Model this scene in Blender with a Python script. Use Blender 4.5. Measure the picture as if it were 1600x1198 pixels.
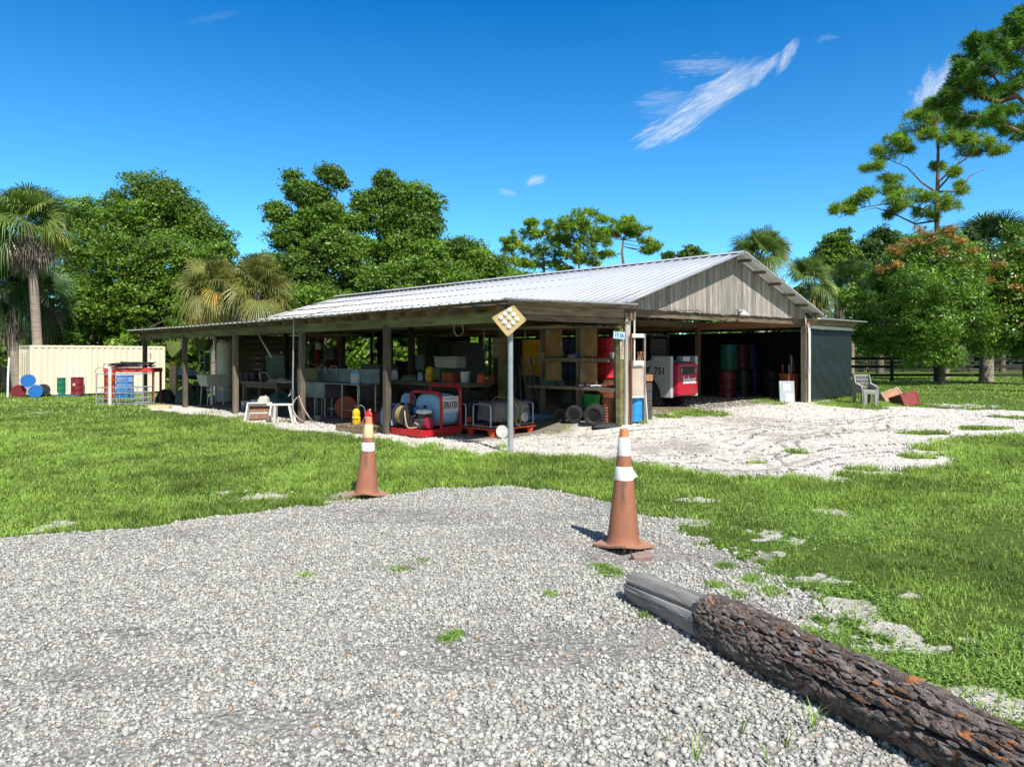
import bpy, bmesh, math, random
import numpy as np
from mathutils import Vector, Matrix
R = math.radians
for o in list(bpy.data.objects): bpy.data.objects.remove(o)
S = bpy.context.scene
COL = S.collection
# ------------------------------------------------------------------ camera, sky, sun, exposure
F, CX, HY, H = 1100.0, 800.0, 555.0, 1.6          # focal length and horizon in photo pixels, eye height in metres
cam = bpy.data.cameras.new('camera'); co = bpy.data.objects.new('camera', cam); COL.objects.link(co)
cam.sensor_width = 36; cam.lens = 36 * F / 1600; cam.shift_y = -(599 - HY) / 1600
cam.clip_start = .05; cam.clip_end = 2000
co.location = (0, 0, H); co.rotation_euler = (R(90), 0, 0); S.camera = co
S.render.resolution_x, S.render.resolution_y = 1024, 766
S.view_settings.view_transform = 'Standard'; S.view_settings.look = 'None'
S.view_settings.exposure = 0.55; S.view_settings.gamma = 1
SUN_EL = 50.0; SUN_AZ = 154.0
W = bpy.data.worlds.new('World'); S.world = W; W.use_nodes = True
def NT(t):
    n = t.nodes; l = t.links
    def N(kind, ins=None, **kw):
        nd = n.new(kind)
        for k, v in kw.items(): setattr(nd, k, v)
        for k, v in (ins or {}).items():
            s = nd.inputs[k]
            if isinstance(v, bpy.types.NodeSocket): l.new(v, s)
            else: s.default_value = v
        return nd
    return N
def math_(N, op, a, b=None, c=None, clamp=False):
    d = {0: a}
    if b is not None: d[1] = b
    if c is not None: d[2] = c
    return N('ShaderNodeMath', d, operation=op, use_clamp=clamp).outputs[0]
def mixc(N, fac, a, b, mode='MIX'):
    nd = N('ShaderNodeMix', None, data_type='RGBA', blend_type=mode)
    for i, v in ((0, fac), (6, a), (7, b)):
        s = nd.inputs[i]
        if isinstance(v, bpy.types.NodeSocket): nd.id_data.links.new(v, s)
        else: s.default_value = v if i == 0 else (tuple(v) + (1,) if len(v) == 3 else v)
    return nd.outputs[2]
def build_world():
    t = W.node_tree; t.nodes.clear(); N = NT(t)
    sky = N('ShaderNodeTexSky', None, sky_type='NISHITA', sun_disc=False)
    sky.sun_elevation = R(SUN_EL); sky.sun_rotation = R(SUN_AZ); sky.air_density = 1.0; sky.dust_density = .25; sky.ozone_density = 2.2
    tc = N('ShaderNodeTexCoord'); sp = N('ShaderNodeSeparateXYZ', {0: tc.outputs['Generated']})
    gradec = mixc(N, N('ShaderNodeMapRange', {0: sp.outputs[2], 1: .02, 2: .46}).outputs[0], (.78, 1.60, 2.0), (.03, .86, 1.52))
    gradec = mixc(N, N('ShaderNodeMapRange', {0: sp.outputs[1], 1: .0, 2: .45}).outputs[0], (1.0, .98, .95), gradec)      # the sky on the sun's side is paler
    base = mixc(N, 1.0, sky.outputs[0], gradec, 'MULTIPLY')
    y = math_(N, 'MAXIMUM', sp.outputs[1], .02)
    a = math_(N, 'DIVIDE', sp.outputs[0], y); b = math_(N, 'DIVIDE', sp.outputs[2], y)
    tot = None
    def cloud(px, py, ang, L, Wd, amp, sc=14., streak=5., thr=.42, soft=.3):
        nonlocal tot
        a0, b0 = (px - CX) / F, (HY - py) / F; L /= F; Wd /= F; c, s = math.cos(R(ang)), math.sin(R(ang))
        da = math_(N, 'SUBTRACT', a, a0); db = math_(N, 'SUBTRACT', b, b0)
        u = math_(N, 'ADD', math_(N, 'MULTIPLY', da, c), math_(N, 'MULTIPLY', db, s))
        v = math_(N, 'SUBTRACT', math_(N, 'MULTIPLY', db, c), math_(N, 'MULTIPLY', da, s))
        cv = N('ShaderNodeCombineXYZ', {0: math_(N, 'MULTIPLY', u, 1.), 1: math_(N, 'MULTIPLY', v, streak), 2: px * .013})
        no = N('ShaderNodeTexNoise', {'Vector': cv.outputs[0], 'Scale': sc, 'Detail': 9., 'Roughness': .68, 'Distortion': 1.2})
        lo_ = N('ShaderNodeTexNoise', {'Vector': cv.outputs[0], 'Scale': sc * .8, 'Detail': 5., 'Roughness': .7, 'Distortion': .5})
        v = math_(N, 'ADD', v, math_(N, 'MULTIPLY', math_(N, 'SUBTRACT', lo_.outputs[0], .5), Wd * 2.6))
        u = math_(N, 'ADD', u, math_(N, 'MULTIPLY', math_(N, 'SUBTRACT', no.outputs[0], .5), Wd * 2.5))
        un = math_(N, 'DIVIDE', u, L); vn = math_(N, 'DIVIDE', v, Wd)
        r2 = math_(N, 'ADD', math_(N, 'MULTIPLY', un, un), math_(N, 'MULTIPLY', vn, vn))
        fall = math_(N, 'SUBTRACT', 1., r2, clamp=True)
        k = math_(N, 'SUBTRACT', math_(N, 'MULTIPLY_ADD', fall, .55, no.outputs[0]), thr + .22)
        k = math_(N, 'DIVIDE', k, soft * 2.3, clamp=True); k = math_(N, 'MULTIPLY', k, math_(N, 'MULTIPLY', fall, 1.5, clamp=True))
        fi = N('ShaderNodeTexNoise', {'Vector': cv.outputs[0], 'Scale': sc * 3.2, 'Detail': 6., 'Roughness': .7, 'Distortion': .8})
        k = math_(N, 'MULTIPLY', k, N('ShaderNodeMapRange', {0: fi.outputs[0], 1: .35, 2: .62, 3: .35, 4: 1.}).outputs[0])
        k = math_(N, 'MULTIPLY', k, amp)
        tot = k if tot is None else math_(N, 'MAXIMUM', tot, k)
    cloud(1052, 196, 32, 88, 24, 1., 10, 6, .34)
    cloud(1112, 152, 33, 118, 27, 1., 10, 6, .34)
    cloud(1155, 128, 30, 80, 18, .85, 14, 5, .36)
    cloud(1195, 112, 42, 52, 12, .8, 18, 4, .36)
    cloud(1230, 88, 58, 40, 10, .85, 22, 3, .38)
    cloud(1100, 102, 4, 95, 26, .55, 12, 6, .5)
    cloud(1040, 165, 5, 60, 40, .4, 12, 6, .5)
    cloud(838, 282, 20, 24, 11, .8, 30, 3, .4)
    cloud(793, 301, -8, 20, 7, .5, 30, 3, .4)
    cloud(1462, 135, 52, 85, 30, .85, 16, 2, .34)
    cloud(1292, 60, 10, 30, 8, .35, 20, 4, .5)
    cloud(335, 28, 8, 60, 16, .1, 12, 5, .5)
    up = math_(N, 'GREATER_THAN', sp.outputs[1], .05)
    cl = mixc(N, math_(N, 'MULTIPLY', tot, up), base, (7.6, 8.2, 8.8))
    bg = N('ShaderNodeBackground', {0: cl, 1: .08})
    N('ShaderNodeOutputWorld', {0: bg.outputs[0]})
build_world()
sl = bpy.data.lights.new('sun', 'SUN'); so = bpy.data.objects.new('sun', sl); COL.objects.link(so)
sl.energy = 4.6; sl.angle = R(.5); sl.color = (1, .955, .88)
az = R(SUN_AZ); sdir = Vector((math.sin(az) * math.cos(R(SUN_EL)), math.cos(az) * math.cos(R(SUN_EL)), math.sin(R(SUN_EL))))
so.rotation_euler = sdir.to_track_quat('Z', 'Y').to_euler(); so.location = (5, -10, 20)
# ------------------------------------------------------------------ terrain and placing
def sm(x, a, b):
    t = np.clip((np.asarray(x, float) - a) / (b - a), 0, 1); return t * t * (3 - 2 * t)
def hsh(ix, iy, s):
    n = (ix.astype(np.int64) * 374761393 + iy.astype(np.int64) * 668265263 + s * 974634777) & 0xffffffff
    n = ((n ^ (n >> 13)) * 1274126177) & 0xffffffff
    return ((n ^ (n >> 16)) & 0xffff) / 65535.
def vnoise(x, y, s=0):
    x = np.asarray(x, float); y = np.asarray(y, float)
    ix = np.floor(x); iy = np.floor(y); fx = x - ix; fy = y - iy; fx = fx * fx * (3 - 2 * fx); fy = fy * fy * (3 - 2 * fy)
    a = hsh(ix, iy, s); b = hsh(ix + 1, iy, s); c = hsh(ix, iy + 1, s); d = hsh(ix + 1, iy + 1, s)
    return (a + (b - a) * fx) * (1 - fy) + (c + (d - c) * fx) * fy
def fbm(x, y, s=0, o=4):
    r = 0; a = .5
    for i in range(o): r = r + a * vnoise(x * 2 ** i, y * 2 ** i, s + i * 7); a *= .5
    return r / (1 - .5 ** o)
UX, UY, VX, VY = -.714, .700, .700, .714
def UV(u, v): return (UX * u + VX * v, UY * u + VY * v)
def G(x, y):
    u = UX * x + UY * y; v = VX * x + VY * y
    inb = sm(v, 10.6, 11.9) * (1 - sm(u, 26, 30))
    g = .2 * np.maximum(inb * sm(u, 4.5, 8.2), sm(v, 24, 30) * (1 - sm(u, 26, 30)))
    g = g - .036 * np.clip(np.minimum(y - 22, 14), 0, None) * sm(-x, 7, 14) * (1 - inb)
    return g
def P(px, py, z=0):
    """photo pixel -> point on the terrain (z metres above it)"""
    g = 0.
    for _ in range(30):
        Y = (H - g) * F / (py - HY); X = (px - CX) / F * Y; g = .5 * g + .5 * float(G(X, Y))
    return Vector((X, Y, float(G(X, Y)) + z))
def A(px, py, Y): return Vector(((px - CX) / F * Y, Y, H + (HY - py) / F * Y))
def GP(x, y, z=0): return Vector((x, y, float(G(x, y)) + z))
YAW = math.atan2(.714, .700)       # local x = across the barn (v), local y = along the ridge (u)
# ------------------------------------------------------------------ materials
MATS = {}
def M(name, c1, c2=None, scale=6, rough=.6, metal=0., bump=0., bscale=None, st=(1, 1, 1), tint=0, c3=None, thr=.6, trans=0, spec=.4, tc=None, lo=.35, hi=.65):
    if name in MATS: return MATS[name]
    m = bpy.data.materials.new(name); m.use_nodes = True; t = m.node_tree; t.nodes.clear(); N = NT(t)
    co_ = N('ShaderNodeTexCoord').outputs['Object']
    mp = N('ShaderNodeMapping', {0: co_, 3: st}).outputs[0]
    c2 = c2 or tuple(x * .7 for x in c1)
    no = N('ShaderNodeTexNoise', {'Vector': mp, 'Scale': scale, 'Detail': 6., 'Roughness': .65})
    f = N('ShaderNodeMapRange', {0: no.outputs[0], 1: lo, 2: hi}).outputs[0]
    c = mixc(N, f, c1, c2)
    if c3:
        n3 = N('ShaderNodeTexNoise', {'Vector': mp, 'Scale': scale * .6, 'Detail': 8., 'Roughness': .7, 'W': 3.}, noise_dimensions='4D')
        f3 = N('ShaderNodeMapRange', {0: n3.outputs[0], 1: thr, 2: thr + .06}).outputs[0]
        c = mixc(N, f3, c, c3)
    if tint:
        at = N('ShaderNodeAttribute', None, attribute_name='tint').outputs['Fac']
        if tc: c = mixc(N, N('ShaderNodeMapRange', {0: at, 1: .9, 2: 1.}).outputs[0], c, tc)
        k = N('ShaderNodeMapRange', {0: at, 1: 0., 2: 1., 3: 1 - tint, 4: 1 + tint}).outputs[0]
        c = N('ShaderNodeVectorMath', {0: c, 3: k}, operation='SCALE').outputs[0]
    b = N('ShaderNodeBsdfPrincipled', {'Base Color': c, 'Metallic': metal, 'Specular IOR Level': spec})
    r = N('ShaderNodeMapRange', {0: no.outputs[0], 3: max(rough - .12, .05), 4: min(rough + .12, 1)}); t.links.new(r.outputs[0], b.inputs['Roughness'])
    if bump:
        nb = N('ShaderNodeTexNoise', {'Vector': mp, 'Scale': bscale or scale * 4, 'Detail': 5., 'Roughness': .7})
        bp = N('ShaderNodeBump', {'Height': nb.outputs[0], 'Strength': min(bump, 1), 'Distance': .02}); t.links.new(bp.outputs[0], b.inputs['Normal'])
    out = b.outputs[0]
    if trans:
        tr = N('ShaderNodeBsdfTranslucent', {0: N('ShaderNodeVectorMath', {0: c, 3: 1.25}, operation='SCALE').outputs[0]})
        out = N('ShaderNodeMixShader', {0: trans, 1: out, 2: tr.outputs[0]}).outputs[0]
    N('ShaderNodeOutputMaterial', {0: out})
    MATS[name] = m; return m
def paint(name, c, wear=None, rough=.4, thr=.62): return M(name, c, tuple(x * .78 for x in c), 5, rough, 0, .15, 30, c3=wear or (.12, .05, .025), thr=thr)
wood_v = M('weathered_wood_vertical', (.20, .165, .125), (.095, .08, .06), 5, .85, 0, .7, 30, (4, 4, .35), tint=.3)
wood_u = M('weathered_wood_long', (.25, .19, .12), (.10, .08, .05), 5, .85, 0, .7, 30, (4, .35, 4), tint=.35)
wood_x = M('weathered_wood_cross', (.30, .225, .145), (.13, .10, .065), 5, .85, 0, .7, 30, (.35, 4, 4), tint=.3)
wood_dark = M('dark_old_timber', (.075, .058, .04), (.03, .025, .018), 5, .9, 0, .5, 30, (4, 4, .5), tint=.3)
mossy = M('moss_stained_timber', (.27, .27, .11), (.13, .11, .06), 2.2, .9, 0, .6, 30, (3, .5, 3), tint=.2, c3=(.13, .09, .05), thr=.55)
orange_wood = M('reddish_sawn_timber', (.42, .21, .09), (.22, .12, .06), 4, .8, 0, .4, 30, (3, .35, 3), tint=.2)
board_grey = M('grey_gable_boards', (.45, .415, .37), (.19, .17, .15), 4, .85, 0, .8, 22, (9, 9, .5), tint=.3, c3=(.10, .08, .06), thr=.66)
tin = M('galvanised_roof_sheet', (.60, .62, .63), (.50, .52, .54), 1.2, .42, .25, .05, 8, spec=.5, c3=(.40, .36, .31), thr=.66)
tin_edge = M('dull_galvanised_edge', (.50, .50, .48), (.34, .33, .31), 3, .5, .5, .1, 20)
steel = M('stainless_steel', (.20, .22, .24), (.13, .145, .16), 3, .4, .5, .05, 20, c3=(.2, .2, .19), thr=.62)
galv = M('galvanised_pipe', (.50, .53, .56), (.38, .40, .43), 8, .45, .6, .05, 30)
white_paint = M('worn_white_paint', (.72, .72, .69), (.55, .55, .52), 5, .5, 0, .1, 30, c3=(.25, .2, .15), thr=.66)
white_plastic = M('white_plastic', (.74, .78, .80), (.62, .68, .72), 4, .4, 0, .05, 20, trans=.12)
blue_white = M('pale_blue_plastic', (.34, .58, .76), (.28, .50, .70), 4, .38, 0, .05, 20, trans=.1)
black = M('black_rubber', (.018, .018, .02), (.03, .03, .032), 10, .7, 0, .3, 60)
dark_grey = M('dark_grey_metal', (.06, .06, .065), (.10, .095, .09), 8, .55, .3, .2, 40)
rust = M('rusty_steel', (.22, .075, .03), (.10, .04, .022), 7, .85, .15, .5, 50, c3=(.32, .13, .05), thr=.6)
ply = M('stained_plywood', (.30, .17, .07), (.15, .10, .055), 3.5, .8, 0, .2, 30, (1, 1, .6), c3=(.36, .32, .25), thr=.55)
concrete = M('grey_concrete', (.40, .39, .36), (.30, .29, .27), 5, .9, 0, .4, 50)
red_paint = paint('red_machine_paint', (.50, .012, .018)); dred = paint('dark_red_paint', (.20, .022, .03))
blue_paint = paint('blue_paint', (.02, .16, .52)); green_paint = paint('green_paint', (.012, .17, .09)); maroon = paint('maroon_paint', (.16, .02, .03))
navy = paint('navy_paint', (.012, .028, .10)); yellow_paint = paint('yellow_paint', (.62, .30, .01)); dgreen = paint('dark_green_paint', (.02, .055, .035))
yellow_pl = M('yellow_plastic', (.78, .50, .01), (.66, .40, .01), 5, .4); orange_pl = M('orange_red_plastic', (.62, .09, .03), (.50, .07, .03), 4, .5, 0, .1, 30)
red_pl = M('red_plastic', (.5, .02, .02), (.4, .02, .03), 5, .4); bluecrate = M('blue_plastic', (.02, .06, .5), (.02, .05, .4), 5, .45)
machine_white = M('machine_white_paint', (.46, .49, .52), (.38, .41, .44), 3, .45, 0, .05, 20, c3=(.22, .2, .18), thr=.68)
tan_sign = M('faded_tan_sign_sheet', (.56, .42, .20), (.48, .36, .17), 6, .5, 0, .05, 20)
mirror_white = M('pearl_reflector', (.78, .77, .68), (.66, .66, .55), 30, .3)
tarp_black = M('black_tarp', (.008, .014, .014), (.014, .022, .021), 12, .5, 0, .8, 5, c3=(.15, .17, .17), thr=.66)  # pale specks are painted glints, standing in for shine on the wrinkles
canvas_green = M('green_canvas', (.16, .22, .05), (.07, .10, .03), 3, .6, 0, .3, 8)
bark = M('grey_brown_bark', (.20, .165, .13), (.10, .08, .06), 4, .95, 0, 1., 14, (2, 2, .5), tint=.1)
palm_bark = M('palm_trunk_bark', (.36, .30, .24), (.20, .165, .13), 3, .9, 0, 1., 9, (.6, .6, 5))
pine_bark = M('pine_bark_upper', (.24, .15, .10), (.12, .08, .06), 5, .9, 0, .8, 14)
cream = M('cream_container_paint', (.80, .71, .56), (.72, .63, .48), 2, .5, 0, .05, 10, (1.5, 1.5, .15), c3=(.50, .38, .26), thr=.64)
tile = M('pale_block_paint', (.74, .76, .66), (.60, .63, .52), 2, .7, 0, .1, 20)
text_black = M('black_lettering', (.01, .01, .01), (.015, .015, .015), 5, .5); text_white = M('white_lettering', (.82, .82, .82), (.74, .74, .74), 5, .5)
skin = None
# ------------------------------------------------------------------ mesh helpers
class MB:
    def __init__(s): s.v = []; s.f = []; s.m = []; s.t = []
    def add(s, vs, fs, m=0, t=.5):
        k = len(s.v); s.v += [tuple(x) for x in vs]
        for f in fs: s.f.append(tuple(i + k for i in f)); s.m.append(m); s.t.append(t)
        return s
    def box(s, c, d, rot=None, m=0, t=None):
        t = random.random() if t is None else t
        mt = rot.to_matrix() if rot is not None and not isinstance(rot, Matrix) else (rot or Matrix.Identity(3))
        vs = [Vector(c) + mt @ Vector((x * d[0] / 2, y * d[1] / 2, z * d[2] / 2)) for x in (-1, 1) for y in (-1, 1) for z in (-1, 1)]
        return s.add(vs, [(0, 1, 3, 2), (4, 6, 7, 5), (0, 4, 5, 1), (2, 3, 7, 6), (0, 2, 6, 4), (1, 5, 7, 3)], m, t)
    def beam(s, a, b, w, h, m=0, t=None, up=(0, 0, 1)):
        a = Vector(a); b = Vector(b); d = (b - a); L = d.length; y = d.normalized(); z = Vector(up); x = y.cross(z)
        if x.length < 1e-3: x = y.cross(Vector((1, 0, 0)))
        x.normalize(); z = x.cross(y).normalized(); mt = Matrix((x, y, z)).transposed()
        return s.box((a + b) / 2, (w, L, h), mt, m, t)
    def cyl(s, a, b, r0, r1=None, n=12, m=0, t=.5, caps=True):
        r1 = r0 if r1 is None else r1; a = Vector(a); b = Vector(b); y = (b - a).normalized()
        x = y.cross(Vector((0, 0, 1)));
        if x.length < 1e-3: x = Vector((1, 0, 0))
        x.normalize(); z = x.cross(y)
        vs = []
        for p, r in ((a, r0), (b, r1)):
            for i in range(n): an = 2 * math.pi * i / n; vs.append(p + (x * math.cos(an) + z * math.sin(an)) * r)
        fs = [(i, (i + 1) % n, n + (i + 1) % n, n + i) for i in range(n)]
        if caps: fs += [tuple(range(n))[::-1], tuple(range(n, 2 * n))]
        return s.add(vs, fs, m, t)
    def tube(s, pts, r, n=6, m=0, t=.5, closed=False):
        pts = [Vector(p) for p in pts]; N_ = len(pts); rr = r if isinstance(r, (list, tuple)) else [r] * N_
        prev = None; vs = []
        for i, p in enumerate(pts):
            d = (pts[(i + 1) % N_ if closed else min(i + 1, N_ - 1)] - pts[(i - 1) if closed else max(i - 1, 0)]).normalized()
            if prev is None:
                x = d.cross(Vector((0, 0, 1)))
                if x.length < 1e-2: x = d.cross(Vector((1, 0, 0)))
            else: x = prev - d * prev.dot(d)
            x.normalize(); prev = x; z = x.cross(d)
            for k in range(n): an = 2 * math.pi * k / n; vs.append(p + (x * math.cos(an) + z * math.sin(an)) * rr[i])
        fs = []
        for i in range(N_ if closed else N_ - 1):
            j = (i + 1) % N_
            for k in range(n): fs.append((i * n + k, j * n + k, j * n + (k + 1) % n, i * n + (k + 1) % n))
        if not closed: fs += [tuple(range(n)), tuple(range((N_ - 1) * n, N_ * n))[::-1]]
        return s.add(vs, fs, m, t)
    def lathe(s, prof, n=24, o=(0, 0, 0), mt=None, m=0, t=.5, sx=1, sy=1):
        mt = mt or Matrix.Identity(3); o = Vector(o); vs = []; fs = []
        for r, z in prof:
            for i in range(n): an = 2 * math.pi * i / n; vs.append(o + mt @ Vector((r * math.cos(an) * sx, r * math.sin(an) * sy, z)))
        for j in range(len(prof) - 1):
            for i in range(n): fs.append((j * n + i, j * n + (i + 1) % n, (j + 1) * n + (i + 1) % n, (j + 1) * n + i))
        if prof[0][0] > 0: fs.append(tuple(range(n))[::-1])
        if prof[-1][0] > 0: fs.append(tuple(range((len(prof) - 1) * n, len(prof) * n)))
        return s.add(vs, fs, m, t)
    def prism(s, poly, mt, th, m=0, t=.5):
        """poly: 2-D outline in the local xz plane of mt (4x4), extruded th along local y"""
        n = len(poly); vs = [mt @ Vector((x, 0, z)) for x, z in poly] + [mt @ Vector((x, th, z)) for x, z in poly]
        return s.add(vs, [tuple(range(n)), tuple(range(n, 2 * n))[::-1]] + [(i, i + n, (i + 1) % n + n, (i + 1) % n) for i in range(n)], m, t)
    def build(s, name, mats, parent=None, bevel=0, smooth=True, loc=None):
        me = bpy.data.meshes.new(name); me.from_pydata(s.v, [], s.f)
        mats = mats if isinstance(mats, (list, tuple)) else [mats]
        for m in mats: me.materials.append(m)
        me.polygons.foreach_set('material_index', s.m)
        at = me.attributes.new('tint', 'FLOAT', 'FACE'); at.data.foreach_set('value', s.t)
        bm = bmesh.new(); bm.from_mesh(me); bmesh.ops.recalc_face_normals(bm, faces=bm.faces[:]); bm.to_mesh(me); bm.free()
        if smooth:
            me.polygons.foreach_set('use_smooth', [True] * len(me.polygons)); me.set_sharp_from_angle(angle=R(38))
        o = bpy.data.objects.new(name, me); COL.objects.link(o); o.parent = parent
        if loc is not None: o.location = loc
        if bevel:
            b = o.modifiers.new('bevel', 'BEVEL'); b.width = bevel; b.segments = 2; b.limit_method = 'ANGLE'; b.angle_limit = R(50)
        return o
def npmesh(name, V, Fc, tint, mats, parent=None, loc=None, smooth=False, midx=None):
    me = bpy.data.meshes.new(name); V = np.asarray(V, np.float32); Fc = np.asarray(Fc, np.int32); k = Fc.shape[1]; n = len(Fc)
    me.vertices.add(len(V)); me.vertices.foreach_set('co', V.ravel())
    me.loops.add(n * k); me.loops.foreach_set('vertex_index', Fc.ravel())
    me.polygons.add(n); me.polygons.foreach_set('loop_start', np.arange(0, n * k, k, dtype=np.int32)); me.polygons.foreach_set('loop_total', np.full(n, k, np.int32))
    for m in (mats if isinstance(mats, (list, tuple)) else [mats]): me.materials.append(m)
    if midx is not None: me.polygons.foreach_set('material_index', np.asarray(midx, np.int32))
    me.update(calc_edges=True)
    if tint is not None: at = me.attributes.new('tint', 'FLOAT', 'FACE'); at.data.foreach_set('value', np.asarray(tint, np.float32))
    if smooth: me.polygons.foreach_set('use_smooth', [True] * n)
    o = bpy.data.objects.new(name, me); COL.objects.link(o); o.parent = parent
    if loc is not None: o.location = loc
    return o
def tag(o, label, cat, group=None, kind=None):
    o['label'] = label; o['category'] = cat
    if group: o['group'] = group
    if kind: o['kind'] = kind
    return o
def thing(name, label, cat, loc=(0, 0, 0), rz=0, group=None):
    o = bpy.data.objects.new(name, None); COL.objects.link(o); o.empty_display_size = .2
    o.location = loc; o.rotation_euler = (0, 0, rz); return tag(o, label, cat, group)
def clone(root, label, loc, rot, group=None, swap=None):
    def cp(o, par):
        c = o.copy(); COL.objects.link(c); c.parent = par
        for ch in [q for q in bpy.data.objects if q.parent == o]: cp(ch, c)
        return c
    r = cp(root, None); r.location = loc; r.rotation_euler = rot; r['label'] = label
    if group: r['group'] = group
    return r
def text(s, size, mat, name, parent, mt, ext=.003, sx=1., bold=0.):
    cu = bpy.data.curves.new(name, 'FONT'); cu.body = s; cu.size = size; cu.extrude = ext; cu.offset = bold; cu.align_x = 'CENTER'; cu.align_y = 'CENTER'; cu.resolution_u = 3
    o = bpy.data.objects.new(name, cu); COL.objects.link(o); dg = bpy.context.evaluated_depsgraph_get(); dg.update()
    me = bpy.data.meshes.new_from_object(o.evaluated_get(dg)); bpy.data.objects.remove(o); me.transform(Matrix.Diagonal((sx, 1, 1, 1))); me.materials.clear(); me.materials.append(mat)
    o = bpy.data.objects.new(name, me); COL.objects.link(o); o.parent = parent; o.matrix_local = mt; return o
def basis(x, y, z, o):      # local axes given as vectors
    m = Matrix((Vector(x), Vector(y), Vector(z))).transposed().to_4x4(); m.translation = Vector(o); return m
random.seed(4); RNG = np.random.default_rng(7)
# ------------------------------------------------------------------ ground sheet
def gpx(pts): return [tuple(P(x, y)[:2]) for x, y in pts]
gravel_poly = gpx([(-300, 890), (0, 840), (130, 832), (250, 822), (330, 807), (430, 795), (545, 782), (600, 771), (690, 763), (770, 760), (860, 766), (940, 782), (1010, 800), (1060, 818), (1115, 848), (1180, 878), (1235, 915), (1285, 965), (1345, 1030), (1430, 1110), (1560, 1290)]) + [(3.4, 0), (4, -8), (-14, -8), (-14, 6.)]
sand_poly = gpx([(232, 640), (330, 651), (420, 668), (520, 680), (600, 690), (700, 706), (800, 713), (905, 716), (1000, 728), (1100, 742), (1230, 753), (1330, 745), (1400, 733), (1470, 722), (1510, 708), (1500, 692), (1600, 678), (1730, 668), (1600, 641), (1480, 637), (1330, 634), (1290, 628)]) + [UV(8.6, 25), UV(26.6, 25), UV(26.6, 8.2)]
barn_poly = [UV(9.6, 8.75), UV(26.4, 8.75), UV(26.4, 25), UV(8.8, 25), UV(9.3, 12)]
sand_poly[-1:] = [UV(26.6, 8.1)]
bare = [(425, 776, 62, 13), (505, 777, 75, 15), (110, 815, 40, 10), (345, 770, 25, 6), (1262, 888, 60, 34), (1310, 945, 80, 36), (1215, 925, 75, 50), (1510, 998, 26, 8), (1400, 1010, 75, 22), (1370, 980, 60, 20), (1280, 975, 70, 34), (1470, 1075, 60, 16), (1130, 870, 40, 20), (1420, 930, 25, 7), (60, 645, 25, 3), (1080, 780, 40, 6), (1180, 830, 50, 14), (1500, 634, 60, 3), (1300, 985, 80, 30)]
tufty = [(1085, 646, 52, 5), (1200, 629, 26, 4), (1040, 650, 25, 4), (1345, 733, 40, 4), (1180, 724, 22, 2), (1480, 700, 60, 6), (1560, 690, 60, 8), (1540, 670, 60, 4), (1430, 712, 40, 4), (860, 672, 40, 4), (1330, 634, 60, 3), (1000, 660, 18, 4), (1440, 678, 50, 3), (1575, 652, 40, 4), (1250, 706, 25, 2.5)]
ruts = [(1045, 700, 110, 13), (1150, 655, 120, 9), (890, 672, 60, 6), (1230, 682, 90, 7), (1120, 735, 90, 5), (960, 715, 50, 6)]
def sdist(X, Y, poly):
    p = np.array(poly); d = np.full(X.shape, 1e9); ins = np.zeros(X.shape, bool)
    for i in range(len(p)):
        a = p[i]; b = p[(i + 1) % len(p)]; ex, ey = b - a; wx = X - a[0]; wy = Y - a[1]
        t = np.clip((wx * ex + wy * ey) / (ex * ex + ey * ey + 1e-12), 0, 1)
        d = np.minimum(d, np.hypot(wx - ex * t, wy - ey * t))
        c = ((a[1] > Y) != (b[1] > Y)) & (X < (b[0] - a[0]) * (Y - a[1]) / (b[1] - a[1] + 1e-12) + a[0]); ins ^= c
    return np.where(ins, d, -d)
def ell(X, Y, lst):
    r = np.full(X.shape, -1.)
    for px, py, rx, ry in lst:
        c = P(px, py); a = rx * c.y / F; b = ry * c.y ** 2 / (F * (H - c.z)); r = np.maximum(r, 1 - np.sqrt(((X - c.x) / a) ** 2 + ((Y - c.y) / b) ** 2))
    return r
def masks(X, Y):
    n1 = fbm(X * 2.2, Y * 2.2, 3) - .5; n2 = fbm(X * .6, Y * .6, 11) - .5; n3 = fbm(X * 7, Y * 7, 5, 3) - .5; n4 = fbm(X * 19, Y * 19, 6, 2) - .5
    sg = sdist(X, Y, gravel_poly) + (.35 + .5 * sm(X, 1., 1.6)) * n1 + (.12 + .35 * sm(X, 1., 1.6)) * n3 + .25 * n4 * sm(X, .8, 1.4); ss = sdist(X, Y, sand_poly) + .9 * n1 + .5 * n3
    far = sm(X, 2.5, 7)
    ss = ss + far * 1.2 * n2
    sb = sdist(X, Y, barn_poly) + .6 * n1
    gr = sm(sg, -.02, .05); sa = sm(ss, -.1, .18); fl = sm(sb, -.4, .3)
    ba = sm(ell(X, Y, bare) + 1.6 * n1 + 1.8 * n3 + 1.2 * n4, .0, 1.) * .9
    ba = np.maximum(ba, sm(n2 + .5 * n1, .26, .33) * (X > .5) * (Y < 10) * .7)
    tu = sm(ell(X, Y, tufty) + 1.2 * n1 + .6 * n3, .05, .4)
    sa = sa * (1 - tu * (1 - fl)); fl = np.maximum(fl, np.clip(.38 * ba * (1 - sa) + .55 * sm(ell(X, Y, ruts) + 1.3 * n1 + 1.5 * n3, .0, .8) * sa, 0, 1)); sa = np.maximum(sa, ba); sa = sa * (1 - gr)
    return gr, sa, fl
def axis(f0, f1, d, ends, g=1.12):
    a = list(np.arange(f0, f1 + 1e-6, d))
    s = d; x = f0; lo = []
    while x > ends[0]: s *= g; x -= s; lo.append(x)
    s = d; x = f1; hi = []
    while x < ends[1]: s *= g; x += s; hi.append(x)
    return np.array(lo[::-1] + a + hi)
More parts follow.
